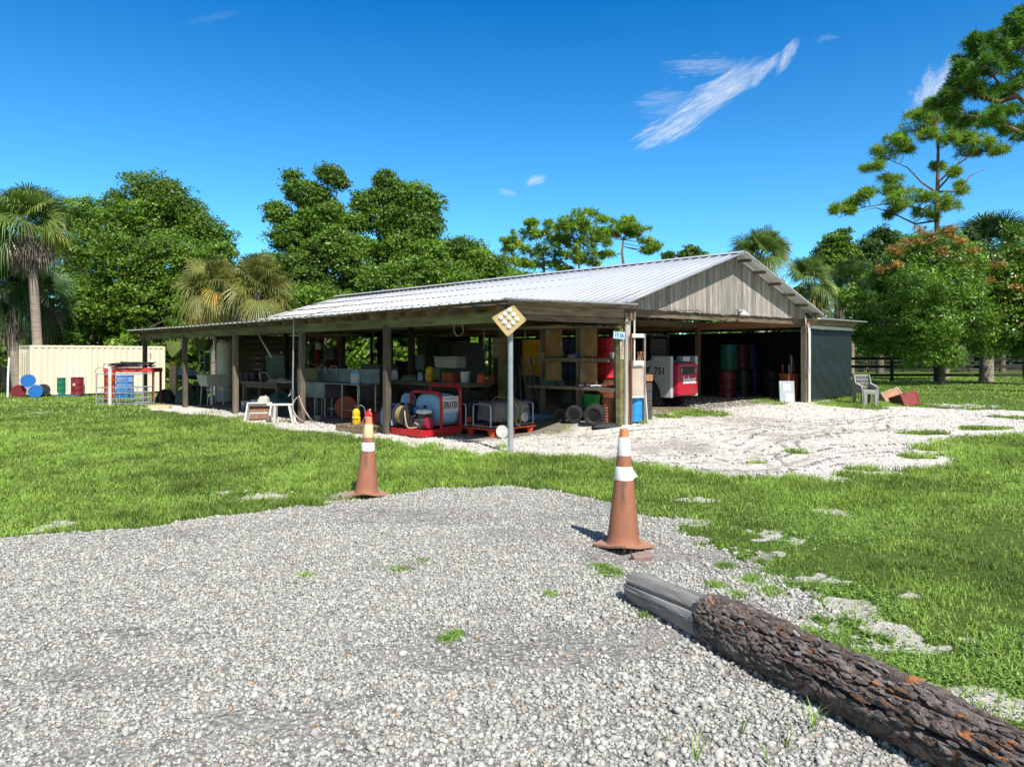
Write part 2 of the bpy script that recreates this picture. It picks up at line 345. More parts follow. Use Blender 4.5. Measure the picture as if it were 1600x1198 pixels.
def ground():
    xs = axis(-15, 15, .075, (-900, 900)); ys = axis(-1, 27, .075, (-300, 1500)); X, Y = np.meshgrid(xs, ys)
    gr, sa, fl = masks(X, Y)
    Z = G(X, Y)
    near = 1 - sm(np.hypot(X, Y), 25, 40)
    Z = Z + near * (.05 * (fbm(X * .5, Y * .5, 21) - .5) * (1 - .8 * fl) + .022 * (fbm(X * 4, Y * 4, 22, 3) - .5) * sa * (1 - fl) + .02 * (fbm(X * 5, Y * 5, 23, 3) - .5) * gr)
    V = np.stack([X, Y, Z], -1).reshape(-1, 3); nx = len(xs); ny = len(ys)
    i = np.arange((nx - 1) * (ny - 1)); r = i // (nx - 1) * nx + i % (nx - 1)
    o = npmesh('ground', V, np.stack([r, r + 1, r + nx + 1, r + nx], 1), None, [ground_mat()], smooth=True)
    for nme, a in (('gravel', gr), ('sand', sa), ('floor', fl)):
        at = o.data.attributes.new(nme, 'FLOAT', 'POINT'); at.data.foreach_set('value', a.astype(np.float32).ravel())
    tag(o, 'ground sheet of lawn, white sand, gravel and barn dirt', 'ground', kind='structure'); return o
def GZ(X, Y, gr=None, sa=None, fl=None):
    if gr is None: gr, sa, fl = masks(X, Y)
    return G(X, Y) + .05 * (fbm(X * .5, Y * .5, 21) - .5) * (1 - .8 * fl) + .022 * (fbm(X * 4, Y * 4, 22, 3) - .5) * sa * (1 - fl) + .02 * (fbm(X * 5, Y * 5, 23, 3) - .5) * gr
def ground_mat():
    m = bpy.data.materials.new('ground_mix'); m.use_nodes = True; t = m.node_tree; t.nodes.clear(); N = NT(t)
    co_ = N('ShaderNodeTexCoord').outputs['Object']
    def noise(s, d=5, r=.6, vec=co_): return N('ShaderNodeTexNoise', {'Vector': vec, 'Scale': s, 'Detail': float(d), 'Roughness': r}).outputs[0]
    def at(n): return N('ShaderNodeAttribute', None, attribute_name=n).outputs['Fac']
    def ramp(v, a, b): return N('ShaderNodeMapRange', {0: v, 1: a, 2: b}).outputs[0]
    n9 = noise(9., 6, .7); nl = noise(.35, 3); nm = noise(2.2, 5); nf = noise(45., 4, .7)
    grass = mixc(N, ramp(nl, .38, .62), (.075, .12, .022), (.11, .17, .03)); grass = mixc(N, ramp(nf, .4, .7), grass, (.045, .085, .012))
    grass = mixc(N, ramp(nm, .62, .72), grass, (.17, .19, .06))
    sand = mixc(N, ramp(nm, .4, .75), (.67, .635, .58), (.53, .495, .44)); sand = mixc(N, ramp(n9, .56, .74), sand, (.40, .37, .335))
    sand = mixc(N, ramp(noise(1.1, 7, .7), .60, .68), sand, (.40, .37, .33))
    vo = N('ShaderNodeTexVoronoi', {'Vector': co_, 'Scale': 38.}); vc = N('ShaderNodeSeparateColor', {0: vo.outputs[1]}).outputs[0]
    grav = mixc(N, vc, (.30, .29, .265), (.46, .445, .41)); grav = mixc(N, ramp(vo.outputs[0], .25, .75), grav, (.17, .16, .145)); grav = mixc(N, ramp(nm, .5, .75), grav, (.33, .31, .28))
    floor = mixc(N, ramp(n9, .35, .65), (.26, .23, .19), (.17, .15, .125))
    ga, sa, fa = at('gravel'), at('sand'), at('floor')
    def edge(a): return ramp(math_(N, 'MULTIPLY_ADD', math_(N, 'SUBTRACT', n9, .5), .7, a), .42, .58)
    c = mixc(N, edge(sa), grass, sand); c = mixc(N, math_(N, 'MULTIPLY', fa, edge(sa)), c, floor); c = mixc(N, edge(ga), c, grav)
    hs = math_(N, 'MULTIPLY', math_(N, 'SUBTRACT', 1., vo.outputs[0]), ga)
    hh = math_(N, 'ADD', math_(N, 'MULTIPLY', hs, .012), math_(N, 'MULTIPLY', math_(N, 'ADD', n9, math_(N, 'MULTIPLY', nf, .4)), .035))
    bp = N('ShaderNodeBump', {'Height': hh, 'Strength': .9, 'Distance': 1.})
    b = N('ShaderNodeBsdfPrincipled', {'Base Color': c, 'Roughness': .95, 'Specular IOR Level': .15, 'Normal': bp.outputs[0]})
    N('ShaderNodeOutputMaterial', {0: b.outputs[0]}); return m
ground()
# ---- loose gravel
ICO = np.array([(0, 0, -1), (.72, -.52, -.45), (-.28, -.85, -.45), (-.89, 0, -.45), (-.28, .85, -.45), (.72, .52, -.45), (.28, -.85, .45), (-.72, -.52, .45), (-.72, .52, .45), (.28, .85, .45), (.89, 0, .45), (0, 0, 1)])
ICF = np.array([(0, 1, 2), (1, 0, 5), (0, 2, 3), (0, 3, 4), (0, 4, 5), (1, 5, 10), (2, 1, 6), (3, 2, 7), (4, 3, 8), (5, 4, 9), (1, 10, 6), (2, 6, 7), (3, 7, 8), (4, 8, 9), (5, 9, 10), (6, 10, 11), (7, 6, 11), (8, 7, 11), (9, 8, 11), (10, 9, 11)])
def rotm(n, rng):
    q = rng.normal(size=(n, 4)); q /= np.linalg.norm(q, axis=1)[:, None]; w, x, y, z = q.T
    return np.stack([1 - 2 * (y * y + z * z), 2 * (x * y - z * w), 2 * (x * z + y * w), 2 * (x * y + z * w), 1 - 2 * (x * x + z * z), 2 * (y * z - x * w), 2 * (x * z - y * w), 2 * (y * z + x * w), 1 - 2 * (x * x + y * y)], 1).reshape(-1, 3, 3)
def stones(name, X, Y, Z, rad, mats, label, tint=None, flat=.62):
    n = len(X); rng = RNG
    base = ICO[None] * rng.uniform(.72, 1.2, (n, 12, 1)) * np.stack([rng.uniform(.8, 1.25, n), rng.uniform(.7, 1.1, n), rng.uniform(.5, .95, n)], 1)[:, None]
    v = np.einsum('nij,nkj->nki', rotm(n, rng), base) * rad[:, None, None]; v[:, :, 2] *= flat + .2
    v += np.stack([X, Y, Z], 1)[:, None]
    Fc = (ICF[None] + (np.arange(n) * 12)[:, None, None]).reshape(-1, 3)
    t = rng.random(n) * .9; t = np.where(rng.random(n) < .02, 1., t); t = np.repeat(t, 20)
    o = npmesh(name, v.reshape(-1, 3), Fc, t, mats); return tag(o, label, 'gravel', kind='stuff')
stone_m = M('limestone_gravel', (.47, .465, .42), (.37, .365, .33), 14, .9, 0, .3, 80, tint=.30, tc=(.30, .22, .15))
def scatter(n, x0, x1, y0, y1, dens, keep):
    """dens: per-m2 density function of distance; keep: mask function"""
    X = RNG.uniform(x0, x1, n); Y = RNG.uniform(y0, y1, n); full = n / ((x1 - x0) * (y1 - y0))
    k = RNG.random(n) < dens(np.hypot(X, Y)) / full; X, Y = X[k], Y[k]
    gr, sa, fl = masks(X, Y); k = RNG.random(len(X)) < keep(gr, sa, fl, X, Y); X, Y = X[k], Y[k]
    return X, Y, GZ(X, Y, gr[k], sa[k], fl[k])
X, Y, Z = scatter(520000, -7.5, 4.2, .8, 9, lambda d: np.where(d < 4.2, 4300, 4300 * (4.2 / d) ** .8), lambda g, s, f, x, y: g * (.2 + 1.0 * sm(fbm(x * .8, y * 1.6, 31), .28, .55)))
rad = np.clip(RNG.lognormal(math.log(.0080), .36, len(X)), .004, .024); big = RNG.random(len(X)) < .5 * sm(X * .6 + (5 - Y) * .4, -.2, 1.6); rad = np.where(big, rad * 1.35, rad)
stones('gravel', X, Y, Z + rad * .35, rad, [stone_m], 'pale grey limestone gravel covering the drive')
sand_stone = M('pale_grit', (.60, .58, .54), (.42, .40, .36), 14, .9, tint=.4, tc=(.25, .2, .15))
X, Y, Z = scatter(130000, -9, 14, 8, 24, lambda d: 420 * (11 / d) ** 1.3, lambda g, s, f, x, y: s * (1 - f) * (.08 + 1.1 * (1 - sm(x, -.5, 1.8))) + .12 * s * sm(x, 2, 3))
rad = RNG.uniform(.010, .024, len(X)) * np.clip(Y / 12, 1, 1.5)
stones('loose_stone', X, Y, Z + rad * .2, rad, [sand_stone], 'small white stones and grit along the barn edge and sand lot')
# dirt clods of tyre prints across the sand lot
def prints():
    mb = MB(); rng = random.Random(8)
    tr = [[(880, 720), (1010, 716), (1160, 700), (1300, 680), (1400, 660)], [(940, 728), (1100, 722), (1260, 706), (1420, 690)], [(1010, 735), (1180, 733), (1330, 714), (1440, 700)], [(860, 700), (980, 700), (1120, 690), (1260, 668)],
          [(900, 690), (1050, 682), (1190, 672), (1330, 655)], [(1100, 740), (1230, 730), (1350, 722)], [(960, 712), (1060, 708), (1120, 714), (1180, 728)], [(1120, 650), (1180, 668), (1290, 676), (1400, 668)], [(1000, 668), (1150, 664), (1270, 658), (1450, 650)], [(1180, 745), (1240, 700), (1300, 664)], [(930, 704), (1080, 730), (1220, 744)], [(840, 690), (960, 682), (1100, 670)]]
    cand = []
    for path in tr:
        pts = [P(*p) for p in path]
        for side in (-.13, .13):
            for a, b in zip(pts[:-1], pts[1:]):
                d = (b - a); n = int(d.length / .085); d.normalize(); s = Vector((-d.y, d.x, 0))
                for i in range(n):
                    if rng.random() < .35: continue
                    wob = .25 * math.sin((a.x + i * .1) * 1.3); p = a + d * (i * .085 + rng.uniform(-.01, .01)) + s * (side + wob + rng.uniform(-.01, .01))
                    cand.append((p.x, p.y, math.atan2(d.y, d.x) + (.6 if side > 0 else -.6)))
    c_ = np.array(cand); gr_, sa_, fl_ = masks(c_[:, 0], c_[:, 1]); z_ = GZ(c_[:, 0], c_[:, 1], gr_, sa_, fl_)
    for i in np.nonzero((sa_ > .5) & (fl_ < .7))[0]:
        an = c_[i, 2]; h = rng.uniform(.008, .022); w = rng.uniform(.007, .012); l = rng.uniform(.04, .08)
        ex = Vector((math.cos(an), math.sin(an), 0)) * w; ey = Vector((-math.sin(an), math.cos(an), 0)) * l; o = Vector((c_[i, 0], c_[i, 1], z_[i]))
        mb.add([o - ex * 1.6 - ey, o + ex * 1.6 - ey, o + ex * 1.6 + ey, o - ex * 1.6 + ey, o - ex * .6 - ey * .8 + Vector((0, 0, h)), o + ex * .6 - ey * .8 + Vector((0, 0, h)), o + ex * .6 + ey * .8 + Vector((0, 0, h)), o - ex * .6 + ey * .8 + Vector((0, 0, h))],
               [(0, 1, 5, 4), (1, 2, 6, 5), (2, 3, 7, 6), (3, 0, 4, 7), (4, 5, 6, 7)], 0, rng.random())
    tag(mb.build('tyre_prints', M('shadow_toned_track_sand', (.42, .395, .36), (.28, .26, .23), 8, .95, 0, .4, 60, tint=.35), smooth=False), 'ridged tyre prints crossing the white sand lot', 'tyre prints', kind='stuff')  # darker than the lot's sand: tread shadow is put into the print colour
prints()
# ---- grass
grass_m = M('grass_blade', (.31, .44, .085), (.21, .335, .055), .9, .5, 0, 0, tint=.55, trans=.35, tc=(.38, .33, .12), spec=.3)
def blades(name, X, Y, Z, h, w, lean, mat, label, cat='grass'):
    n = len(X); an = RNG.uniform(0, 6.283, n); la = RNG.uniform(0, 6.283, n); ln = RNG.uniform(.1, lean, n) * h
    dx = np.cos(an) * w; dy = np.sin(an) * w; tx = np.cos(la) * ln; ty = np.sin(la) * ln
    b1 = np.stack([X - dx, Y - dy, Z - .005], 1); b2 = np.stack([X + dx, Y + dy, Z - .005], 1)
    m1 = np.stack([X - dx * .8 + tx * .35, Y - dy * .8 + ty * .35, Z + h * .6], 1); m2 = np.stack([X + dx * .8 + tx * .35, Y + dy * .8 + ty * .35, Z + h * .6], 1)
    tp = np.stack([X + tx, Y + ty, Z + h * (1 - .25 * (ln / h) ** 2)], 1)
    V = np.stack([b1, b2, m2, tp, m1], 1).reshape(-1, 3); k = np.arange(n)[:, None] * 5
    T = np.concatenate([k + [0, 1, 2], k + [0, 2, 4], k + [4, 2, 3]], 0)
    tt = np.clip(.5 + 1.0 * (fbm(X * 1.3, Y * 1.3, 41) - .5) + .7 * (fbm(X * 6, Y * 6, 43, 2) - .5) + .5 * (fbm(X * .25, Y * .25, 47, 2) - .5) + RNG.normal(0, .13, n), 0, .89); tt = np.where(RNG.random(n) < .03, .97, tt)
    return tag(npmesh(name, V, T, np.tile(tt, 3), [mat], smooth=False), label, cat, kind='stuff')
def keepg(g, s, f, x, y):
    return (1 - np.maximum(g, np.maximum(s, f))) * (.5 + .5 * sm(fbm(x * 1.5, y * 1.5, 51), .3, .6)) * (1 - sm(x, .8, 1.8) * (1 - sm(y, 6, 9)) * (1 - sm(fbm(x * 5, y * 5, 53), .36, .58)) * .85)
X, Y, Z = scatter(1800000, -15, 15, 2.6, 18, lambda d: np.where(d < 5, 6000, 6000 * (5 / d) ** 1.3), keepg)
d = np.hypot(X, Y); hgt = RNG.uniform(.028, .075, len(X)) * (.75 + .7 * sm(fbm(X * .9, Y * .9, 61), .35, .65)) * np.clip(d / 8, 1, 1.25); hgt = np.where(X > 1.2, hgt * np.where(Y < 7.5, .62, .95), hgt)
blades('grass', X, Y, Z, hgt, .0028 * np.clip(d / 5, 1, 4) ** .8, 1.5, grass_m, 'short bright green lawn grass')
X, Y, Z = scatter(330000, -32, 34, 17, 46, lambda d: 160 * (20 / d) ** 1.2, keepg)
d = np.hypot(X, Y); blades('grass', X, Y, Z, RNG.uniform(.04, .08, len(X)), .008 * d / 17, 1.3, grass_m, 'distant lawn grass beyond the barn and beside the container')
# broad-leaved ground cover on the right and odd weeds
def leaflets(X, Y, Z, s, spread):
    n = len(X); r = rotm(n, RNG); q = np.array([(-1, 0, 0), (0, -.45, .1), (1, 0, 0), (0, .45, .1)]) * 1.; v = q[None] * s[:, None, None]
    an = RNG.uniform(0, 6.283, n); ti = RNG.normal(0, .5, n); c, sn = np.cos(an), np.sin(an); ct, st = np.cos(ti), np.sin(ti)
    x = v[:, :, 0] * ct[:, None]; z = v[:, :, 0] * st[:, None] + v[:, :, 2]; y = v[:, :, 1]
    return np.stack([x * c[:, None] - y * sn[:, None] + X[:, None], x * sn[:, None] + y * c[:, None] + Y[:, None], z + Z[:, None]], -1)
cover_m = M('ground_cover_leaf', (.27, .42, .085), (.175, .31, .06), 1.2, .45, 0, 0, tint=.5, trans=.3, tc=(.36, .33, .12), spec=.35)
X, Y, Z = scatter(420000, .8, 9, 2.4, 10, lambda d: np.where(d < 5, 7500, 7500 * (5 / d) ** 1.6), lambda g, s, f, x, y: (1 - np.maximum(g, s)) * sm(fbm(x * 1.1, y * 1.1, 71), .36, .56) * (1 - sm(y, 6, 9.5)))
V = leaflets(X, Y, Z + RNG.uniform(.006, .04, len(X)), RNG.uniform(.007, .016, len(X)), 1)
tag(npmesh('ground_cover', V.reshape(-1, 3), np.arange(len(X) * 4).reshape(-1, 4), np.clip(RNG.normal(.5, .22, len(X)), 0, 1), [cover_m]), 'low broad-leaved creeping weeds through the right-hand lawn', 'ground cover', kind='stuff')
# weed patches growing in the gravel and by the log
def weedpatch(label, lst, hr, n0, lean=1.6):
    xs = []; ys = []; hs = []
    for px, py, r, k in lst:
        c = P(px, py); n = int(n0 * k); a = RNG.uniform(0, 6.28, n); q = r * np.sqrt(RNG.random(n)) * RNG.uniform(.3, 1.2, n); xs.append(c.x + q * np.cos(a)); ys.append(c.y + q * np.sin(a)); hs.append(RNG.uniform(*hr, n) * (1 - .5 * q / r / 1.2))
    X = np.concatenate(xs); Y = np.concatenate(ys); h = np.concatenate(hs); blades('weeds', X, Y, GZ(X, Y), h, .0028, lean, cover_m if hr[1] < .1 else grass_m, label, 'weeds')
weedpatch('small green weeds poking through the gravel drive', [(955, 897, .13, 2.2), (940, 888, .1, 1), (700, 1000, .07, .8), (715, 993, .05, .4), (860, 930, .06, .5), (625, 890, .14, .7), (660, 880, .1, .4), (1135, 885, .1, 1.4), (1120, 915, .1, 1.4), (1205, 925, .14, 2), (1175, 905, .14, 2), (1240, 915, .12, 1.5), (1150, 930, .08, .8), (480, 900, .1, .3), (1005, 965, .05, .3), (1215, 895, .2, 2.5), (1260, 990, .15, 2), (1310, 1010, .18, 2.5), (1340, 1030, .15, 2)], (.02, .055), 260)
weedpatch('taller weeds along the front edge of the barn', [(240, 634, .5, 1), (330, 646, .6, .5), (375, 655, .4, .8), (440, 660, .5, .5), (505, 690, .4, .3), (1290, 630, .5, 1.3), (1340, 634, .7, 1.8), (1300, 634, .5, 1.2), (1385, 634, .5, 1.3), (1440, 632, .6, 1.2), (975, 662, .25, .6), (1000, 655, .25, .9), (940, 654, .25, .5), (1085, 645, 1., 2.5), (1195, 628, .6, 1.6), (785, 700, .2, .3), (1310, 622, .6, 1.)], (.06, .17), 330, 1.)
for i, (px, py, h, n) in enumerate([(1270, 1140, .13, 9), (1225, 1165, .10, 6), (1160, 1145, .11, 5), (1085, 1190, .16, 5), (1200, 1195, .09, 5), (1045, 1165, .14, 4)]):
    c = P(px, py); mb = MB(); rr = random.Random(i)
    for k in range(n):
        a = rr.uniform(0, 6.28); L = h * rr.uniform(.6, 1.1); o = Vector((rr.uniform(-.01, .01), rr.uniform(-.01, .01), 0)); dd = Vector((math.cos(a), math.sin(a), 0)); s = Vector((-dd.y, dd.x, 0)) * .0028
        p1 = o + dd * L * .25 + Vector((0, 0, L * .6)); p2 = o + dd * L * .65 + Vector((0, 0, L * .85)); mb.add([o - s, o + s, p1 - s, p1 + s, p2], [(0, 1, 3, 2), (2, 3, 4)], 0, rr.random() * .8)
    lab = ['tall grass tuft with splayed blades beside the log', 'grass tuft in gravel just left of the splayed tuft by the log', 'thin grass stems left of the log middle', 'tall thin grass stems nearest the bottom edge', 'low grass tuft at the bottom edge by the log', 'sparse upright stems farthest left of the log'][i]
    tag(mb.build('grass_tuft', grass_m, loc=(c.x, c.y, float(GZ(np.array([c.x]), np.array([c.y]))[0]))), lab, 'grass tuft', 'grass tufts in the gravel by the log')
# ------------------------------------------------------------------ the barn (local x across, local y along the ridge)
bx0, by0 = UV(8.4, 8.4)
barn = thing('pole_barn', 'long open pole barn with white ribbed metal roof and grey board gable', 'barn', (bx0, by0, 0), YAW)
def L(u, v, z): return Vector((v - 8.4, u - 8.4, z))
U0, U1 = 8.0, 26.6
def sheet(name, v0, z0, v1, z1, ua=U0, ub=U1, pitch=.27, sag=0., label=None, mat=tin):
    us = []; u = ua; k = 0
    while u < ub:
        us += [(u, 0), (u + .02, .022), (u + .05, .022), (u + .07, 0)]; u += pitch
    us.append((ub, 0)); V = []; rows = 4; ts = [i / (rows - 1) for i in range(rows)]
    for j, t in enumerate(ts):
        for i, (uu, dz) in enumerate(us):
            w = .003 * math.sin(uu * 1.7 + j) - sag * math.sin(math.pi * (uu - ua) / (ub - ua)) * (1 - t)
            V.append(L(uu, v0 + (v1 - v0) * t + (.012 * math.sin(uu * 5.1) if j == 0 else 0), z0 + (z1 - z0) * t + dz + w - (.06 * (uu - 8) / 18.6 if 'front' in name else 0)))
    n = len(us); F_ = []; T = []
    for j in range(rows - 1):
        for i in range(n - 1): F_.append((j * n + i, j * n + i + 1, (j + 1) * n + i + 1, (j + 1) * n + i)); T.append(hash((i // 16, 3)) % 100 / 100)
    mb = MB(); mb.add(V, F_); mb.t = T
    o = mb.build('roof', mat, barn)
    so_ = o.modifiers.new('thick', 'SOLIDIFY'); so_.thickness = .006; so_.offset = -1
    return o
sheet('front_leanto', 8.02, 2.50, 11.62, 2.60, sag=.03)
sheet('main_front', 11.4, 2.625, 16.33, 4.13)
sheet('main_back', 21.32, 2.79, 16.30, 4.128)
sheet('back_leanto', 25.12, 2.70, 20.95, 2.665)
def roofz(v):
    if v < 11.5: return 2.50 + (v - 8.02) * .1 / 3.6
    if v < 16.3: return 2.625 + (v - 11.4) * 1.505 / 4.93
    return 4.13 - (v - 16.3) * 1.338 / 5.02
mb = MB(); mb.add([L(U0, 16.12, 4.095), L(U1, 16.12, 4.095), L(U1, 16.31, 4.165), L(U0, 16.31, 4.165), L(U0, 16.5, 4.10), L(U1, 16.5, 4.10)], [(0, 1, 2, 3), (3, 2, 5, 4)]); mb.build('ridge_cap', tin, barn)
# rake trims, purlins, rafters, beams
mb = MB()
for v in (12.0, 13.0, 14.0, 15.0, 16.0, 16.75, 17.6, 18.5, 19.4, 20.3, 21.15): mb.beam(L(8.06, v, roofz(v) - .045), L(26.5, v, roofz(v) - .045), .09, .05)
mb.build('purlins', wood_u, barn)
mb = MB()
for v in (8.12, 9.2, 10.3, 11.3): mb.beam(L(8.06, v, roofz(v) - .035), L(26.5, v, roofz(v) - .035), .09, .03)
for v in (21.8, 23.2, 24.9): mb.beam(L(8.06, v, 2.64), L(26.5, v, 2.655), .09, .03)
mb.build('leanto_purlins', wood_u, barn)
mb = MB(); k = 0
u = 8.35
while u < 26.4:
    mb.beam(L(u, 8.16, roofz(8.16) - .115), L(u, 11.8, roofz(11.4) - .115), .045, .125, up=(0, 0, 1)); u += .61
mb.build('front_rafters', wood_x, barn)
mb = MB()
for i in range(30): mb.beam(L(8.35 + i * .61, 21, 2.55), L(8.35 + i * .61, 25.0, 2.58), .045, .12)
mb.build('back_rafters', wood_x, barn)
mb = MB()
for u in (8.47, 11.9, 15.4, 18.9, 22.4, 25.7):
    mb.beam(L(u, 11.6, 2.60), L(u, 16.3, 4.0), .05, .18); mb.beam(L(u, 16.3, 4.0), L(u, 21.0, 2.70), .05, .18); mb.beam(L(u, 11.8, 2.49), L(u, 20.9, 2.60), .05, .18)
    for a, b in ((13.4, 14.4), (14.4, 15.6), (17.0, 15.6), (18.2, 17.0), (19.2, 18.2)): mb.beam(L(u + .05, a, 2.55), L(u + .05, b, roofz(b) - .15), .04, .09)
mb.build('trusses', wood_x, barn)
mb = MB()
for i in range(5): mb.beam(L(8.2 + i * 3.6 + .003, 8.4, 2.255 - .008 * i), L(8.2 + (i + 1) * 3.6 - .003, 8.4, 2.247 - .008 * i), .05, .19, t=random.random())
mb.build('front_eave_beam', mossy, barn)
mb = MB(); u = 8.42
while u < 26.2:
    mb.beam(L(u, 8.47, 2.415 + random.uniform(-.012, .01)), L(u + .53, 8.47, 2.415 + random.uniform(-.012, .01)), .02, .11, t=random.random()); u += .61
mb.build('eave_blocking', orange_wood, barn)
mb = MB(); mb.beam(L(8.2, 11.8, 2.40), L(26.2, 11.8, 2.40), .05, .2); mb.beam(L(8.2, 11.93, 2.40), L(26.2, 11.93, 2.40), .04, .18)
mb.beam(L(8.2, 24.7, 2.54), L(26.2, 24.7, 2.54), .05, .1); mb.build('row_beam', wood_u, barn)
mb = MB(); mb.beam(L(8.25, 20.9, 2.55), L(26.2, 20.9, 2.55), .06, .22); mb.build('back_row_beam', orange_wood, barn)
mb = MB(); mb.beam(L(8.28, 8.36, 2.385), L(8.28, 11.62, 2.44), .05, .17, t=.9); mb.beam(L(8.36, 8.5, 2.27), L(8.36, 11.75, 2.30), .05, .13, t=.3)
mb.beam(L(8.06, 8.1, 2.46), L(8.06, 11.6, 2.555), .03, .05, t=.8); mb.build('end_header', wood_x, barn)
mb = MB(); mb.beam(L(8.28, 21.0, 2.585), L(8.28, 24.9, 2.60), .05, .14, t=.95); mb.build('leanto_header', wood_x, barn)
# gable boards
mb = MB(); v = 11.62; i = 0
while v < 20.92:
    w = random.uniform(.11, .15); z0 = 2.545 + (v - 11.6) * .0135 + random.uniform(-.012, .012); za = roofz(v + .003) - .035; zb = roofz(v + w - .004) - .035
    y0 = 8.385 + random.uniform(-.006, .006); t = random.random() * (.35 if i in (34, 35) else 1)
    if v < 16.3 < v + w: za = zb = min(za, zb)
    if za > z0 + .02 or zb > z0 + .02:
        a = L(y0, v, 0); b = L(y0, v + w - .004, 0); c = .022
        vs = []
        for yy in (0, c):
            for p, zz in ((a, z0), (b, z0 + .003), (b, max(zb, z0 + .01)), (a, max(za, z0 + .01))): vs.append((p.x, p.y + yy, zz))
        mb.add(vs, [(0, 1, 2, 3), (7, 6, 5, 4), (0, 4, 5, 1), (1, 5, 6, 2), (2, 6, 7, 3), (3, 7, 4, 0)], 0, t)
    v += w; i += 1
mb.build('gable_wall', board_grey, barn, smooth=False)
# rake edge metal
mb = MB(); mb.beam(L(8.0, 16.34, 4.135), L(8.0, 21.33, 2.80), .03, .05); mb.beam(L(8.0, 11.42, 2.635), L(8.0, 16.28, 4.12), .02, .03); mb.beam(L(7.99, 8.0, 2.515), L(7.99, 11.7, 2.612), .03, .025)
mb.beam(L(8.0, 21.1, 2.69), L(8.0, 25.1, 2.715), .03, .03); mb.build('rake_trim', tin_edge, barn)
# posts, each one its own
def post(u, v, w=.13, top=2.4, mat=wood_v, z0=-.3, w2=None, dx=0, label=None):
    mb = MB(); x, y = UV(u, v); g = float(G(x, y)); h = top - g + .1; n = 6
    lx = random.uniform(-.006, .006); pts = []
    for i in range(n): pts.append((lx * i, random.uniform(-.003, .003), -.1 + h * i / (n - 1)))
    w2 = w2 or w; vs = []; fs = []
    for (a, b, c) in pts: vs += [(a - w / 2, b - w2 / 2, c), (a + w / 2, b - w2 / 2, c), (a + w / 2, b + w2 / 2, c), (a - w / 2, b + w2 / 2, c)]
    for i in range(n - 1): fs += [(i * 4 + k, i * 4 + (k + 1) % 4, i * 4 + 4 + (k + 1) % 4, i * 4 + 4 + k) for k in range(4)]
    fs += [(3, 2, 1, 0), (n * 4 - 4, n * 4 - 3, n * 4 - 2, n * 4 - 1)]
    mb.add(vs, fs, 0, random.random()); o = mb.build('post', mat, barn, bevel=.008, smooth=False, loc=(v - 8.4 + dx, u - 8.4, g))
    if label: o['label'] = label
    return o
for u in (11.78, 15.2, 18.75, 22.25, 25.8): post(u, 8.4, .125, 2.2)
post(8.4, 11.68, .12, 2.5, mat=mossy, label='green-stained timber post'); post(8.30, 11.79, .15, 2.47, mat=M('pale_sawn_board', (.52, .49, .42), (.36, .33, .28), 5, .85, 0, .5, 30, (4, 4, .4)), w2=.045, label='pale board nailed to the corner post')
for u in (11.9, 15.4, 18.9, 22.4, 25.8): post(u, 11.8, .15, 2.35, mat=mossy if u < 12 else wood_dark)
post(8.4, 20.9, .14, 2.62); post(8.3, 21.03, .13, 2.42, mat=white_paint, w2=.04, label='white painted corner board')
for u in (11.9, 15.4, 18.9, 22.4, 25.8): post(u, 20.9, .14, 2.5, mat=M('brown_inner_post', (.24, .15, .08), (.14, .09, .05), 5, .85, 0, .4, 30, (4, 4, .4)))
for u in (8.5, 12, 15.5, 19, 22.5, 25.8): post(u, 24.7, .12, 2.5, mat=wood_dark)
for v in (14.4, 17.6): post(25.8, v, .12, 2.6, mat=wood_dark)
# tarps
def tarp(name, a, b, z0a, z0b, z1a, z1b, mat, nrm, nx=40, nz=26, amp=.03, seed=0):
    s = np.linspace(0, 1, nx); t = np.linspace(0, 1, nz); S_, T_ = np.meshgrid(s, t)
    a = np.array(a); b = np.array(b); p = a[None, None] * (1 - S_[..., None]) + b[None, None] * S_[..., None]
    z = (z0a * (1 - S_) + z0b * S_) * (1 - T_) + (z1a * (1 - S_) + z1b * S_) * T_
    d = amp * (fbm(S_ * 5 + seed, T_ * 4, 81 + seed) - .5) * 2 * (1 - .6 * T_) + amp * .35 * np.sin((S_ * 3 + T_ * 2.2) * 9 + fbm(S_ * 3, T_ * 3, 5) * 6) * (1 - T_)
    V = np.stack([p[..., 0] + nrm[0] * d, p[..., 1] + nrm[1] * d, z], -1).reshape(-1, 3); i = np.arange((nx - 1) * (nz - 1)); r = i // (nx - 1) * nx + i % (nx - 1)
    o = npmesh(name, V, np.stack([r, r + 1, r + nx + 1, r + nx], 1), None, [mat], barn, smooth=True); m = o.modifiers.new('t', 'SOLIDIFY'); m.thickness = .004; return o
tarp('tarp', L(8.36, 21.12, 0)[:2], L(8.36, 24.72, 0)[:2], .2, .24, 2.37, 2.40, tarp_black, (0, -1), amp=.045)['label'] = 'black tarp closing the lean-to end'
mb = MB(); mb.beam(L(8.33, 21.1, 2.445), L(8.33, 24.72, 2.455), .02, .10); mb.build('tarp_batten', white_paint, barn)
tarp('tarp', L(8.6, 24.78, 0)[:2], L(25.6, 24.78, 0)[:2], .15, .0, 2.44, 2.44, tarp_black, (-1, 0), nx=90, seed=3)['label'] = 'black tarp along the back of the barn'
